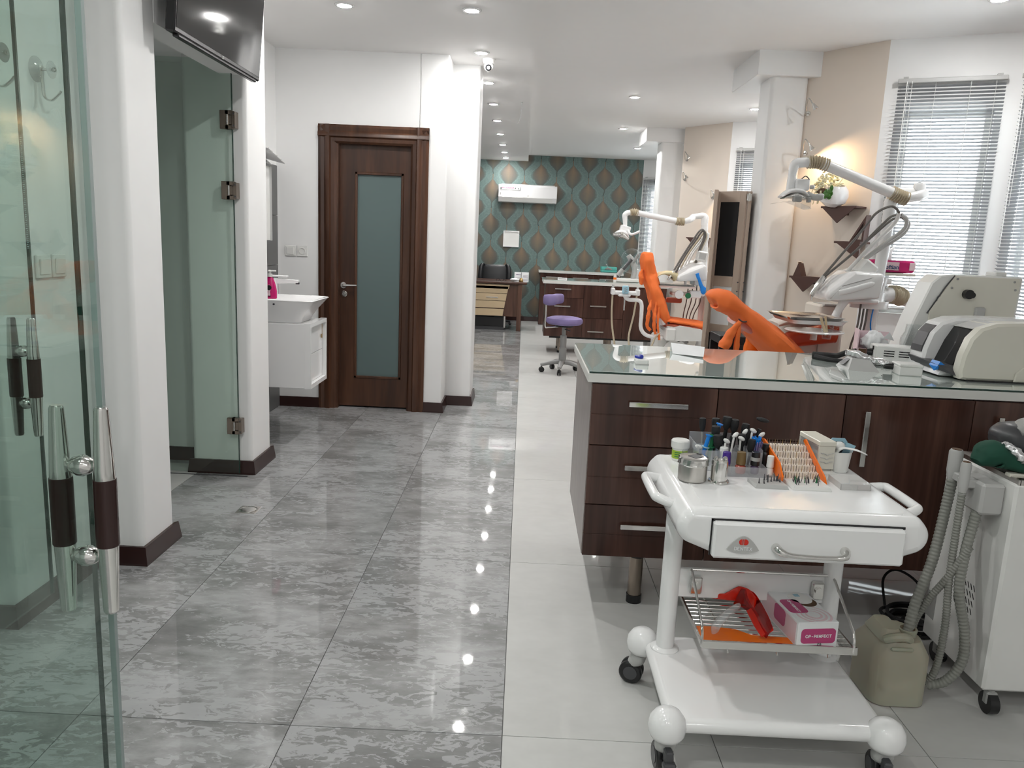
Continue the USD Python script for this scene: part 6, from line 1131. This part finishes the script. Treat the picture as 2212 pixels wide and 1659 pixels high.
part(t, 'plate', prism(Polygon([(0.553, 2.016), (0.60, 2.014), (0.685, 2.014), (0.70, 2.016), (0.80, 2.02), (0.80, 2.05), (0.70, 2.055), (0.66, 2.085), (0.60, 2.095), (0.553, 2.095)]).buffer(0.004), Bz, Bz + 0.003), 'orange_sheet', smooth=False)
t = thing('red_eyewear', 'translucent red protective eyewear folded in the basket', 'eyewear', (0.70, 2.12, Bz))
part(t, 'front', loft([(0.60, 2.235, Bz + .04), (0.615, 2.215, Bz + .045), (0.65, 2.19, Bz + .055), (0.69, 2.19, Bz + .065), (0.715, 2.165, Bz + .065), (0.724, 2.13, Bz + .06)], [0.010, 0.016, 0.02, 0.05, 0.055, 0.05], [0.008, 0.008, 0.006, 0.006, 0.006, 0.006], side=(0, 0, 1)), 'red_plastic')
part(t, 'lens', loft([(0.685, 2.18, Bz + .062), (0.715, 2.16, Bz + .06), (0.727, 2.11, Bz + .05), (0.732, 2.05, Bz + .038), (0.735, 2.02, Bz + .034)], [0.055, 0.06, 0.055, 0.05, 0.04], [0.004] * 5, side=(0.35, 0, 0.94)), 'red_film')
part(t, 'side_shield', loft([(0.725, 2.14, Bz + .05), (0.731, 2.08, Bz + .035), (0.734, 2.03, Bz + .025)], [0.05, 0.05, 0.04], [0.005] * 3, side=(0.8, 0, 0.6)), 'red_plastic')
t = thing('clear_goggles', 'small clear plastic goggle lens leaning beside the red eyewear', 'goggles', (0.63, 2.08, Bz))
part(t, 'lens', loft([(0.588, 2.035, Bz + .02), (0.60, 2.055, Bz + .035), (0.628, 2.085, Bz + .048), (0.66, 2.11, Bz + .058), (0.672, 2.12, Bz + .058)], [0.025, 0.05, 0.056, 0.045, 0.02], [0.012, 0.02, 0.022, 0.018, 0.01], side=(0.5, -0.4, 0.75)), 'acrylic')

# ================================================================== ON THE CART'S UPPER DECK
Z = TZ + 0.0015
def q(x, y): return (x, y, Z)
t = thing('cream_jar', 'white-lidded jar with a lime green label at the back left corner of the cart', 'jar', q(0.512, 2.34))
part(t, 'jar', lathe([(0.022, 0), (0.024, 0.004), (0.024, 0.042), (0, 0.042)], q(0.512, 2.34)), 'white_plastic'); part(t, 'label_band', lathe([(0.0243, 0.008), (0.0243, 0.034)], q(0.512, 2.34)), 'lime')
part(t, 'lid', lathe([(0.0265, 0.040), (0.0285, 0.043), (0.0285, 0.062), (0.026, 0.0655), (0.0, 0.0655)], q(0.512, 2.34)), 'white_satin')
part(t, 'label_print', cat(*[rot(bx(0.512 - 0.012, 2.34 - 0.0252, Z + zz, 0.512 + 0.006, 2.34 - 0.0246, Z + zz + .0025), -20, (0, 0, 1), (0.512, 2.34, 0)) for zz in (0.014, 0.021, 0.027)]), 'green', smooth=False)
t = thing('dappen_glass', 'small clear glass cup between the cream jar and the steel canister', 'cup', q(0.535, 2.24))
part(t, 'cup', lathe([(0.02, 0), (0.026, 0.004), (0.030, 0.055), (0.0285, 0.055), (0.023, 0.008), (0, 0.006)], q(0.528, 2.245)), 'glass_clear')
t = thing('steel_canister', 'round brushed steel canister with a lid, in front of the acrylic organizer', 'canister', q(0.508, 2.13))
part(t, 'canister', lathe([(0.036, 0.0), (0.0405, 0.004), (0.0405, 0.050), (0.039, 0.053), (0.0, 0.053)], q(0.508, 2.135), n=40), 'steel', smooth=30)
part(t, 'lid', lathe([(0.0425, 0.047), (0.044, 0.050), (0.0425, 0.053), (0.0425, 0.066), (0.040, 0.0695), (0.030, 0.0705), (0.0, 0.0705)], q(0.508, 2.135), n=40), 'chrome', smooth=30)
part(t, 'lid_emblem', rot(bx(0.497, 2.115, Z + .0706, 0.53, 2.145, Z + .0714), 35, (0, 0, 1), (0.512, 2.13, 0)), 'dark_grey', smooth=False)
t = thing('cotton_dispenser', 'polished chrome cylinder dispenser on a round foot, right of the steel canister', 'dispenser', q(0.578, 2.12))
part(t, 'foot', lathe([(0.029, 0), (0.0305, 0.003), (0.029, 0.007), (0.02, 0.009), (0, 0.009)], q(0.581, 2.125)), 'chrome'); part(t, 'cylinder', lathe([(0.0235, 0.008), (0.0235, 0.060), (0.021, 0.066), (0.006, 0.068), (0, 0.064)], q(0.581, 2.125), n=36), 'chrome', smooth=30)
for s in (-1, 1): part(t, 'finger_knob', ball((0.581 + s * 0.013, 2.122, Z + .070), 0.0075, 12), 'chrome')
# acrylic organizer, two tiers
t = thing('acrylic_organizer', 'clear acrylic organizer packed with brushes and small bottles on the cart', 'organizer', q(0.63, 2.28))
AW = 0.002
def pane(*a): return bx(*a)
ox0, ox1, oy0, oy1, ox2 = 0.545, 0.735, 2.185, 2.375, 0.60
part(t, 'front_tier', cat(pane(ox2, oy0, Z, ox1, oy0 + AW, Z + .030), pane(ox2, oy0, Z, ox1, oy0 + .045, Z + .005), pane(ox2, oy0, Z + .005, ox2 + AW, oy0 + .045, Z + .03), pane(ox1 - AW, oy0, Z, ox1, oy0 + .045, Z + .03), *[pane(x, oy0, Z + .005, x + AW, oy0 + .045, Z + .028) for x in (0.642, 0.686)]), 'acrylic', smooth=False)
part(t, 'rear_tier', cat(pane(ox0, oy0 + .05, Z, ox1, oy0 + .05 + AW, Z + .062), pane(ox0, oy1, Z, ox1, oy1 + AW, Z + .085), pane(ox0, oy0 + .05, Z, ox0 + AW, oy1, Z + .07), pane(ox1 - AW, oy0 + .05, Z, ox1, oy1, Z + .07), *[pane(x, oy0 + .05, Z, x + AW, oy1, Z + .06) for x in (0.607, 0.672)], pane(ox0, 2.30, Z, ox1, 2.30 + AW, Z + .065)), 'acrylic', smooth=False)
def bottle(label, x, y, body, capm, h1, h2, r1, r2, band=None, square=False, name='polish_bottle', cat_='bottle'):
    t = thing(name, label, cat_, (x, y, Z + .005), group=None); z = Z + .006
    part(t, 'bottle', lathe([(r1 * .85, 0), (r1, .003), (r1, h1 * .75), (r1 * .7, h1 * .95), (r2 * .6, h1)], (x, y, z), n=20), body)
    part(t, 'cap', lathe([(r2 * .97, h1), (r2, h1 + .002), (r2 * .9, h1 + h2 * .97), (r2 * .8, h1 + h2), (0, h1 + h2)], (x, y, z), n=20), capm)
    if band: part(t, 'band', lathe([(r2 * 1.03, h1 + h2 * .35), (r2 * 1.03, h1 + h2 * .62)], (x, y, z), n=20), band)
    return t
bottle('small grey bottle with a purple cap, front left slot of the organizer', 0.621, 2.207, 'steel', 'purple', .026, .036, .0125, .0125)
bottle('small copper bottle with an olive brown cap, front middle slot of the organizer', 0.664, 2.207, 'copper', 'olive', .027, .037, .0155, .014)
bottle('small plum bottle with a black and grey cap, front right slot of the organizer', 0.706, 2.207, 'plum', 'black', .026, .040, .012, .0135, 'grey_plastic')
bottle('white bottle with a white cap behind the purple-capped bottle', 0.622, 2.245, 'white_plastic', 'white_satin', .030, .036, .0135, .0135)
bottle('slim white bottle at the right end of the organizer', 0.748, 2.20, 'white_plastic', 'white_satin', .024, .034, .0105, .0105)
bottle('black pump-topped bottle behind the slim white bottle', 0.752, 2.265, 'black', 'black', .055, .022, .013, .010)
BR = random.Random(12)
k = 0
where = ['rear left corner', 'rear left', 'rear left of centre', 'rear centre', 'right of rear centre', 'rear right', 'front left', 'front left of centre', 'front centre', 'front right of centre', 'front right', 'far right, leaning out']
for i, (x, y, h, lean, r, wide) in enumerate(((0.585, 2.36, .135, -3, .011, 0), (0.625, 2.365, .135, -2, .013, 1), (0.65, 2.365, .142, 3, .015, 1), (0.675, 2.36, .135, 2, .014, 1), (0.70, 2.355, .125, 7, .013, 1), (0.715, 2.35, .11, 4, .012, 0), (0.610, 2.30, .125, -2, .014, 1), (0.615, 2.27, .105, -5, .015, 0), (0.655, 2.29, .10, 2, .010, 0), (0.690, 2.295, .105, -3, .013, 1), (0.705, 2.275, .095, 5, .012, 0), (0.725, 2.33, .145, 13, .016, 2))):
    t = thing('brush', f'black brush or applicator standing in the organizer, {where[i]}', 'brush', (x, y, Z + .004), group='black brushes in the organizer'); g_ = lambda m: rot(m, lean, (0, 1, 0), (x, y, Z + .01))
    part(t, 'stem', g_(cyl((x, y, Z + .006), (x, y, Z + h - .03), .0035 if not wide else .006)), 'grey_plastic' if i == 0 else 'black')
    part(t, 'head', g_(lathe([(.004, h - .045), (r * .8, h - .035), (r, h - .015), (r * .9, h - .003), (0, h)], (x, y, Z), n=12) if wide < 2 else mv(ball((0, 0, 0), 1, 14, (.021, .012, .007)), (x, y, Z + h))), 'black_matte')
for i, (x, y, h, lean, hook) in enumerate(((0.623, 2.255, .095, 3, 1), (0.645, 2.268, .112, 6, 0), (0.678, 2.28, .098, 0, 1), (0.710, 2.30, .120, 4, 1), (0.702, 2.31, .112, -4, 0), (0.735, 2.32, .105, 10, 0), (0.56, 2.27, .07, -12, 1))):
    lab = ['short white spoon at the front left of the organizer', 'white spoon standing tallest at the front of the organizer', 'white spoon tip between the black brushes', 'white bent spoon at the right of the brushes', 'white spoon tip left of the bent one', 'white stick above the violet microbrushes', 'white spoon leaning at the left side of the organizer'][i]
    t = thing('plastic_spoon', lab, 'spoon', (x, y, Z + .004), group='white plastic spoons'); g_ = lambda m: rot(m, lean, (0, 1, 0), (x, y, Z + .01))
    part(t, 'handle', g_(cyl((x, y, Z + .006), (x, y, Z + h - .012), .0032)), 'white_satin'); part(t, 'bowl', g_(mv(rot(ball((0, 0, 0), 1, 14, (.0115, .006, .0065)), 25 if hook else -50, (0, 1, 0)), (x + .003, y, Z + h - .006))), 'white_satin')
for i, (x, y, h, lean, m_, lab) in enumerate(((0.592, 2.315, .128, 14, 'blue', 'taller blue syringe in the organizer'), (0.563, 2.28, .098, 13, 'blue', 'shorter blue syringe at the left of the organizer'), (0.588, 2.29, .095, 6, 'green', 'green-capped stick beside the shorter blue syringe'))):
    t = thing('syringe', lab, 'syringe', (x, y, Z + .004)); g_ = lambda m: rot(m, lean, (0, 1, 0), (x, y, Z + .01))
    part(t, 'barrel', g_(cyl((x, y, Z + .012), (x, y, Z + h), .0062)), m_); part(t, 'thumb_rest', g_(cyl((x, y, Z + h), (x, y, Z + h + .003), .0105)), m_)
    part(t, 'flange', g_(cyl((x, y, Z + h * .62), (x, y, Z + h * .62 + .003), .0125)), 'sky_blue' if i < 2 else 'green'); part(t, 'tip', g_(cyl((x, y, Z + .004), (x, y, Z + .014), .004)), 'black')
t = thing('microbrush_cup', 'clear cup bristling with blue and violet microbrushes at the right of the organizer', 'cup', q(0.728, 2.29))
part(t, 'cup', lathe([(.014, 0), (.018, .05), (.017, .05), (.013, .003), (0, .003)], (0.728, 2.285, Z + .030)), 'glass_clear')
part(t, 'microbrushes', cat(*[cyl((0.728 + .009 * math.cos(a), 2.285 + .009 * math.sin(a), Z + .035), (0.728 + .018 * math.cos(a), 2.285 + .018 * math.sin(a), Z + .078 + .012 * BR.random()), .0024, n=6) for a in np.linspace(0, 6, 14)]), 'violet', kind='stuff')
part(t, 'blue_tufts', cat(*[cyl((0.728 + .004 * math.cos(a), 2.285 + .006 * math.sin(a), Z + .06), (0.728 + .012 * math.cos(a), 2.285 + .012 * math.sin(a), Z + .092 + .008 * BR.random()), .003, n=6) for a in np.linspace(0, 6, 12)]), 'blue', kind='stuff')
# bur rack: a stepped stand between two orange cheeks
t = thing('bur_rack', 'stepped bur stand full of fine metal burs between two orange side cheeks', 'rack', q(0.83, 2.24))
for i, x in enumerate((0.764, 0.893)):
    part(t, 'cheek', profile_y(Polygon([(2.135, Z + .002), (2.13, Z + .022), (2.17, Z + .055), (2.32, Z + .085), (2.345, Z + .082), (2.20, Z + .012)]), x - .0025, x + .0025) if i == 0 else profile_y(Polygon([(2.14, Z + .003), (2.155, Z + .020), (2.33, Z + .088), (2.345, Z + .080), (2.18, Z + .006)]), x - .0025, x + .0025), 'orange_plastic', 'orange side cheek', smooth=False)
nb = []
for s in range(6):
    y0 = 2.165 + 0.029 * s; z0 = Z + .006 + .0125 * s
    part(t, 'step', bx(0.767, y0, Z + .001, 0.890, y0 + .0285, z0), 'paint_beige', smooth=False)
    for k in range(15):
        x = 0.773 + .0079 * k + BR.uniform(-.001, .001); h = .014 + .008 * BR.random()
        nb.append(cyl((x, y0 + .012, z0), (x, y0 + .012, z0 + h), .00115, .0007, n=5))
for k, b_ in enumerate(nb): part(t, 'bur', b_, 'bronze' if k % 3 else 'brass', smooth=False)
def block(x0, x1, y0, y1, lab, n, tone, seed, slant):
    t = thing('bur_block', lab, 'bur block', q((x0 + x1) / 2, (y0 + y1) / 2)); rr = random.Random(seed)
    part(t, 'block', hull([(x0 - slant, y1, Z), (x1 - slant, y1, Z), (x0, y0, Z), (x1, y0, Z), (x0 - slant, y1, Z + .010), (x1 - slant, y1, Z + .010), (x0 + .004, y0 + .006, Z + .010), (x1 - .004, y0 + .006, Z + .010)]), tone, smooth=False)
    for k in range(n):
        x, y_ = x0 + (x1 - x0) * (.12 + .76 * rr.random()), y0 + (y1 - y0) * (.25 + .6 * rr.random()); part(t, 'bur', cyl((x, y_, Z + .009), (x + rr.uniform(-.004, .004), y_ + .003, Z + .022 + .010 * rr.random()), .0012 if seed == 1 else .0028, .0008, n=5), 'dark_grey' if k % 4 or seed == 2 else 'green', smooth=False)
block(0.675, 0.768, 2.082, 2.145, 'low grey block with a few thick dark files, left of the taller burs', 11, 'light_grey', 2, .006)
block(0.779, 0.888, 2.082, 2.156, 'low pale block bristling with thin dark burs in front of the bur stand', 34, 'white_plastic', 1, .004)
t = thing('bead_dispenser', 'cream box dispenser with a sloping clear side, right of the bur stand', 'dispenser', q(0.93, 2.33))
R3 = lambda m: rot(m, 6, (0, 0, 1), (0.94, 2.32, 0))
part(t, 'top', R3(bx(0.905, 2.265, Z + .083, 0.958, 2.40, Z + .098, .002)), 'cream_plastic', smooth=False); part(t, 'front', R3(bx(0.906, 2.268, Z + .012, 0.957, 2.275, Z + .084, .001)), 'cream_plastic', smooth=False)
part(t, 'clear_side', R3(bx(0.905, 2.275, Z, 0.907, 2.398, Z + .083)), 'acrylic', smooth=False); part(t, 'back', R3(cat(bx(0.905, 2.392, Z, 0.957, 2.398, Z + .083), bx(0.955, 2.275, Z, 0.958, 2.398, Z + .083))), 'cream_plastic', smooth=False)
part(t, 'base', R3(cat(bx(0.905, 2.24, Z, 0.957, 2.398, Z + .006), bx(0.908, 2.278, Z + .006, 0.954, 2.39, Z + .055))), 'white_satin', smooth=False)
part(t, 'moulding', R3(cat(*[tube([(0.912, 2.267, Z + .062 - .013 * k), (0.925, 2.266, Z + .060 - .013 * k), (0.932, 2.266, Z + .056 - .013 * k), (0.94, 2.266, Z + .060 - .013 * k), (0.952, 2.267, Z + .062 - .013 * k)], .0012, 5) for k in range(3)])), 'light_grey')
t = thing('white_cup', 'white plastic cup stuffed with wipes at the back right of the cart', 'cup', q(0.985, 2.30))
part(t, 'cup', lathe([(.0265, 0), (.029, .003), (.0355, .062), (.037, .065), (.0345, .065), (.027, .006), (0, .005)], q(0.988, 2.30), n=36), 'white_satin')
t = thing('blister_pack', 'pale blue blister sheet standing in the white cup', 'pack', (0.985, 2.33, Z + .01))
part(t, 'sheet', profile_x(Polygon([(0.962, Z + .01), (0.962, Z + .090), (0.970, Z + .098), (1.008, Z + .098), (1.016, Z + .088), (1.012, Z + .01)], [[(0.970, Z + .02), (0.970, Z + .084), (0.976, Z + .088), (1.002, Z + .088), (1.008, Z + .08), (1.004, Z + .02)]]), 2.318, 2.321), 'sky_blue', smooth=False)
part(t, 'window', bx(0.970, 2.3185, Z + .02, 1.006, 2.3205, Z + .087), 'dark_grey', smooth=False)
part(t, 'sachet', rot(bx(0.995, 2.305, Z + .05, 1.025, 2.307, Z + .09), 20, (0, 1, 0), (1.0, 2.3, Z + .05)), 'sky_blue', smooth=False)
single('plastic_scoop', 'white scoop leaning out of the white cup over its right rim', 'scoop', cat(loft([(0.968, 2.29, Z + .055), (0.985, 2.285, Z + .075), (1.005, 2.28, Z + .076), (1.03, 2.275, Z + .073), (1.05, 2.27, Z + .066), (1.055, 2.27, Z + .063)], [.02, .022, .02, .034, .036, .02], [.006, .006, .005, .004, .004, .004]), ball((0.985, 2.30, Z + .078), 1, 16, (.018, .012, .014))), 'white_satin')
t = thing('clear_box', 'low clear plastic box with a divider at the right of the cart deck', 'box', q(0.965, 2.15))
part(t, 'box', cat(pane(0.92, 2.105, Z, 1.005, 2.107, Z + .016), pane(0.92, 2.195, Z, 1.005, 2.197, Z + .016), pane(0.92, 2.105, Z, 0.922, 2.197, Z + .016), pane(1.003, 2.105, Z, 1.005, 2.197, Z + .016), pane(0.966, 2.105, Z, 0.968, 2.197, Z + .015), pane(0.92, 2.105, Z + .016, 1.005, 2.197, Z + .018)), 'cloudy_clear', smooth=False)
part(t, 'insert', bx(0.97, 2.108, Z + .001, 1.0, 2.16, Z + .012), 'pale_pink', smooth=False)

# ================================================================== SUCTION MACHINE, CAN, CABLE
t = thing('suction_machine', 'white wheeled suction cabinet with ribbed grey hoses at the right edge', 'suction machine', (1.75, 2.35, 0))
mx0, mx1, my0, my1 = 1.466, 2.05, 2.19, 2.56
part(t, 'cabinet', bx(mx0, my0, 0.075, mx1, my1, 0.738, 0.008), 'white_satin', smooth=False)
part(t, 'top_tray', cat(bx(mx0 + .012, my0 + .012, 0.738, mx1, my1 - .01, 0.742), bx(mx0 + .012, my0 + .004, 0.734, mx1, my0 + .012, 0.750), bx(mx0 + .006, my0 + .004, 0.734, mx0 + .014, my1 - .004, 0.750)), 'steel', smooth=False)
for k in range(7):
    for j in range(4): part(t, 'vent_slot', hull([(mx0 - .0008, 2.30 + .016 * k + dy, 0.27 + .026 * j + dz) for dy, dz in ((0, 0), (.010, .018), (.004, 0), (.014, .018))] + [(mx0 + .001, 2.30 + .016 * k + .006, 0.28 + .026 * j)]), 'black', smooth=False)
part(t, 'side_vent', bx(mx0 - .001, 2.50, 0.15, mx0 + .001, 2.555, 0.24), 'grey_plastic', smooth=False)
for x in (1.50, 2.0):
    for y in (2.20, 2.50):
        w = part(t, 'caster', cat(cyl((x - .014, y, .034), (x + .014, y, .034), .034, n=24)), 'black'); part(w, 'fork', cat(cyl((x, y, .04), (x, y, .078), .010), bx(x - .018, y - .012, .03, x + .018, y + .012, .072, .005)), 'grey_plastic')
hh = part(t, 'hose_holder', cat(bx(1.395, 2.23, 0.625, 1.466, 2.36, 0.722, 0.008), bx(1.375, 2.33, 0.695, 1.42, 2.40, 0.722, 0.004), bx(1.36, 2.27, 0.695, 1.41, 2.31, 0.722, 0.004)), 'light_grey', 'pale grey box bracket holding the hose ends', smooth=False)
for x, y, z, r in ((1.385, 2.375, 0.79, .021), (1.365, 2.28, 0.775, .015)):
    n_ = part(hh, 'nozzle', lathe([(0, z), (r * .8, z), (r, z - .008), (r, z - .07), (r * .7, z - .10), (0, z - .10)], (x, y, 0)), 'light_grey'); part(n_, 'nozzle_tip', cyl((x, y, z), (x, y, z + .0015), r * .7), 'bark')
hz = [[(1.385, 2.375, 0.70), (1.375, 2.37, 0.60), (1.335, 2.33, 0.44), (1.285, 2.30, 0.30), (1.262, 2.28, 0.20), (1.262, 2.28, 0.165)],
      [(1.365, 2.28, 0.68), (1.362, 2.275, 0.55), (1.355, 2.26, 0.40), (1.358, 2.25, 0.26), (1.352, 2.25, 0.12), (1.33, 2.26, 0.06), (1.27, 2.27, 0.075), (1.235, 2.27, 0.11)],
      [(1.405, 2.26, 0.63), (1.40, 2.26, 0.58), (1.385, 2.25, 0.50), (1.378, 2.24, 0.38), (1.408, 2.23, 0.25), (1.415, 2.23, 0.15), (1.38, 2.24, 0.075), (1.33, 2.255, 0.05)],
      [(1.39, 2.24, 0.52), (1.355, 2.26, 0.42), (1.315, 2.30, 0.30), (1.30, 2.32, 0.20), (1.325, 2.29, 0.09), (1.35, 2.26, 0.055)]]
for (pts, r) in zip(hz, (.0165, .0115, .0155, .0115)):
    part(t, 'ribbed_hose', hose(pts, r, .0115 if r > .013 else .009, .0016), 'pale_hose')
t = thing('grey_device', 'dark and light grey rounded device lying on the suction cabinet at the right edge', 'device', (1.62, 2.43, 0.745))
part(t, 'body', loft([(1.53, 2.43, 0.805), (1.56, 2.43, 0.815), (1.64, 2.43, 0.815), (1.78, 2.43, 0.80)], [.06, .12, .14, .14], [.05, .11, .12, .10]), 'dark_grey')
part(t, 'light_band', loft([(1.575, 2.40, 0.85), (1.63, 2.41, 0.868), (1.78, 2.41, 0.855)], [.06, .10, .10], [.03, .05, .05]), 'grey_plastic')
def cloth(cx, cy, z, rx, ry, h, seed):
    m = fine(ball((cx, cy, z), 1, 24, (rx, ry, h)), 0.016); m = rough(m, 0.014, 16, seed); m.vertices[:, 2] = np.maximum(m.vertices[:, 2], z - 0.01); return m
t = thing('green_cloth', 'dark green folded cloth heaped on the suction cabinet', 'cloth', (1.47, 2.30, 0.745))
gm = loft([(1.405, 2.30, 0.772), (1.425, 2.30, 0.785), (1.448, 2.30, 0.80), (1.475, 2.30, 0.79), (1.52, 2.295, 0.772), (1.60, 2.29, 0.765), (1.66, 2.29, 0.762)], [.05, .10, .13, .14, .14, .13, .10], [.02, .055, .075, .06, .04, .035, .02], n=40)
gm = fine(gm, 0.012); gm = rough(gm, 0.012, 14, 5); gm.vertices[:, 2] = np.maximum(gm.vertices[:, 2], 0.7515)
part(t, 'cloth', gm, 'green_cloth')
part(t, 'lining', bx(1.47, 2.232, 0.745, 1.54, 2.26, 0.757, .003), 'cream_plastic', smooth=False)
t = thing('foil_wrap', 'crumpled silver foil lying on the green cloth', 'foil', (1.49, 2.27, 0.80))
part(t, 'foil', rough(fine(loft([(1.455, 2.27, 0.832), (1.475, 2.265, 0.828), (1.50, 2.25, 0.805), (1.53, 2.24, 0.785)], [.03, .05, .05, .02], [.02, .03, .03, .015]), .007), .008, 70, 4), 'foil')
t = thing('jerry_can', 'cloudy pale plastic jerry can on the floor, a hose in its neck', 'jerry can', (1.22, 2.28, 0))
jc = hull(np.vstack([sq(1.14, 1.315, 2.20, 2.40, z, .045)[:, :3] for z in (0.004, 0.16)] + [sq(1.15, 1.305, 2.21, 2.39, 0.0, .045), sq(1.17, 1.295, 2.225, 2.375, 0.205, .04)]))
part(t, 'body', jc, 'jerry', smooth=40)
part(t, 'shoulder', hull(np.vstack([sq(1.16, 1.24, 2.225, 2.375, 0.20, .03), sq(1.175, 1.225, 2.25, 2.35, 0.235, .02)])), 'jerry', smooth=40)
part(t, 'grip', cat(tube([(1.175, 2.24, 0.205), (1.20, 2.225, 0.222), (1.23, 2.225, 0.222), (1.25, 2.24, 0.205)], .014, 10), bx(1.18, 2.203, 0.185, 1.25, 2.215, 0.196, .004)), 'jerry')
part(t, 'neck', lathe([(.028, 0.195), (.027, 0.215), (.029, 0.218), (.029, 0.226), (.022, 0.226), (.021, 0.19), (0, 0.19)], (1.262, 2.282, 0)), 'jerry')
t = thing('cable_coil', 'black cable coiled on the floor behind the jerry can', 'cable coil', (1.53, 2.72, 0))
turns = [(1.53 + (.115 - .012 * (k / 24 % 3)) * math.cos(k * .2618) + .006 * math.sin(k * .9), 2.74 + (.10 - .01 * (k / 24 % 3)) * math.sin(k * .2618), .008 + .011 * (k // 24) + .003 * math.sin(k * .7)) for k in range(24 * 5)]
part(t, 'coil', tube(turns, .0065, 7, 2), 'black_matte')
part(t, 'plug', cat(tube([(1.49, 2.74, .012), (1.52, 2.76, .015), (1.56, 2.75, .014), (1.60, 2.72, .012)], [.015, .02, .018, .008], 8)), 'black_matte')
part(t, 'loose_end', tube([(1.45, 2.80, .05), (1.47, 2.88, .13), (1.53, 2.90, .16), (1.60, 2.86, .12), (1.58, 2.80, .05)], .005, 7), 'black_matte')
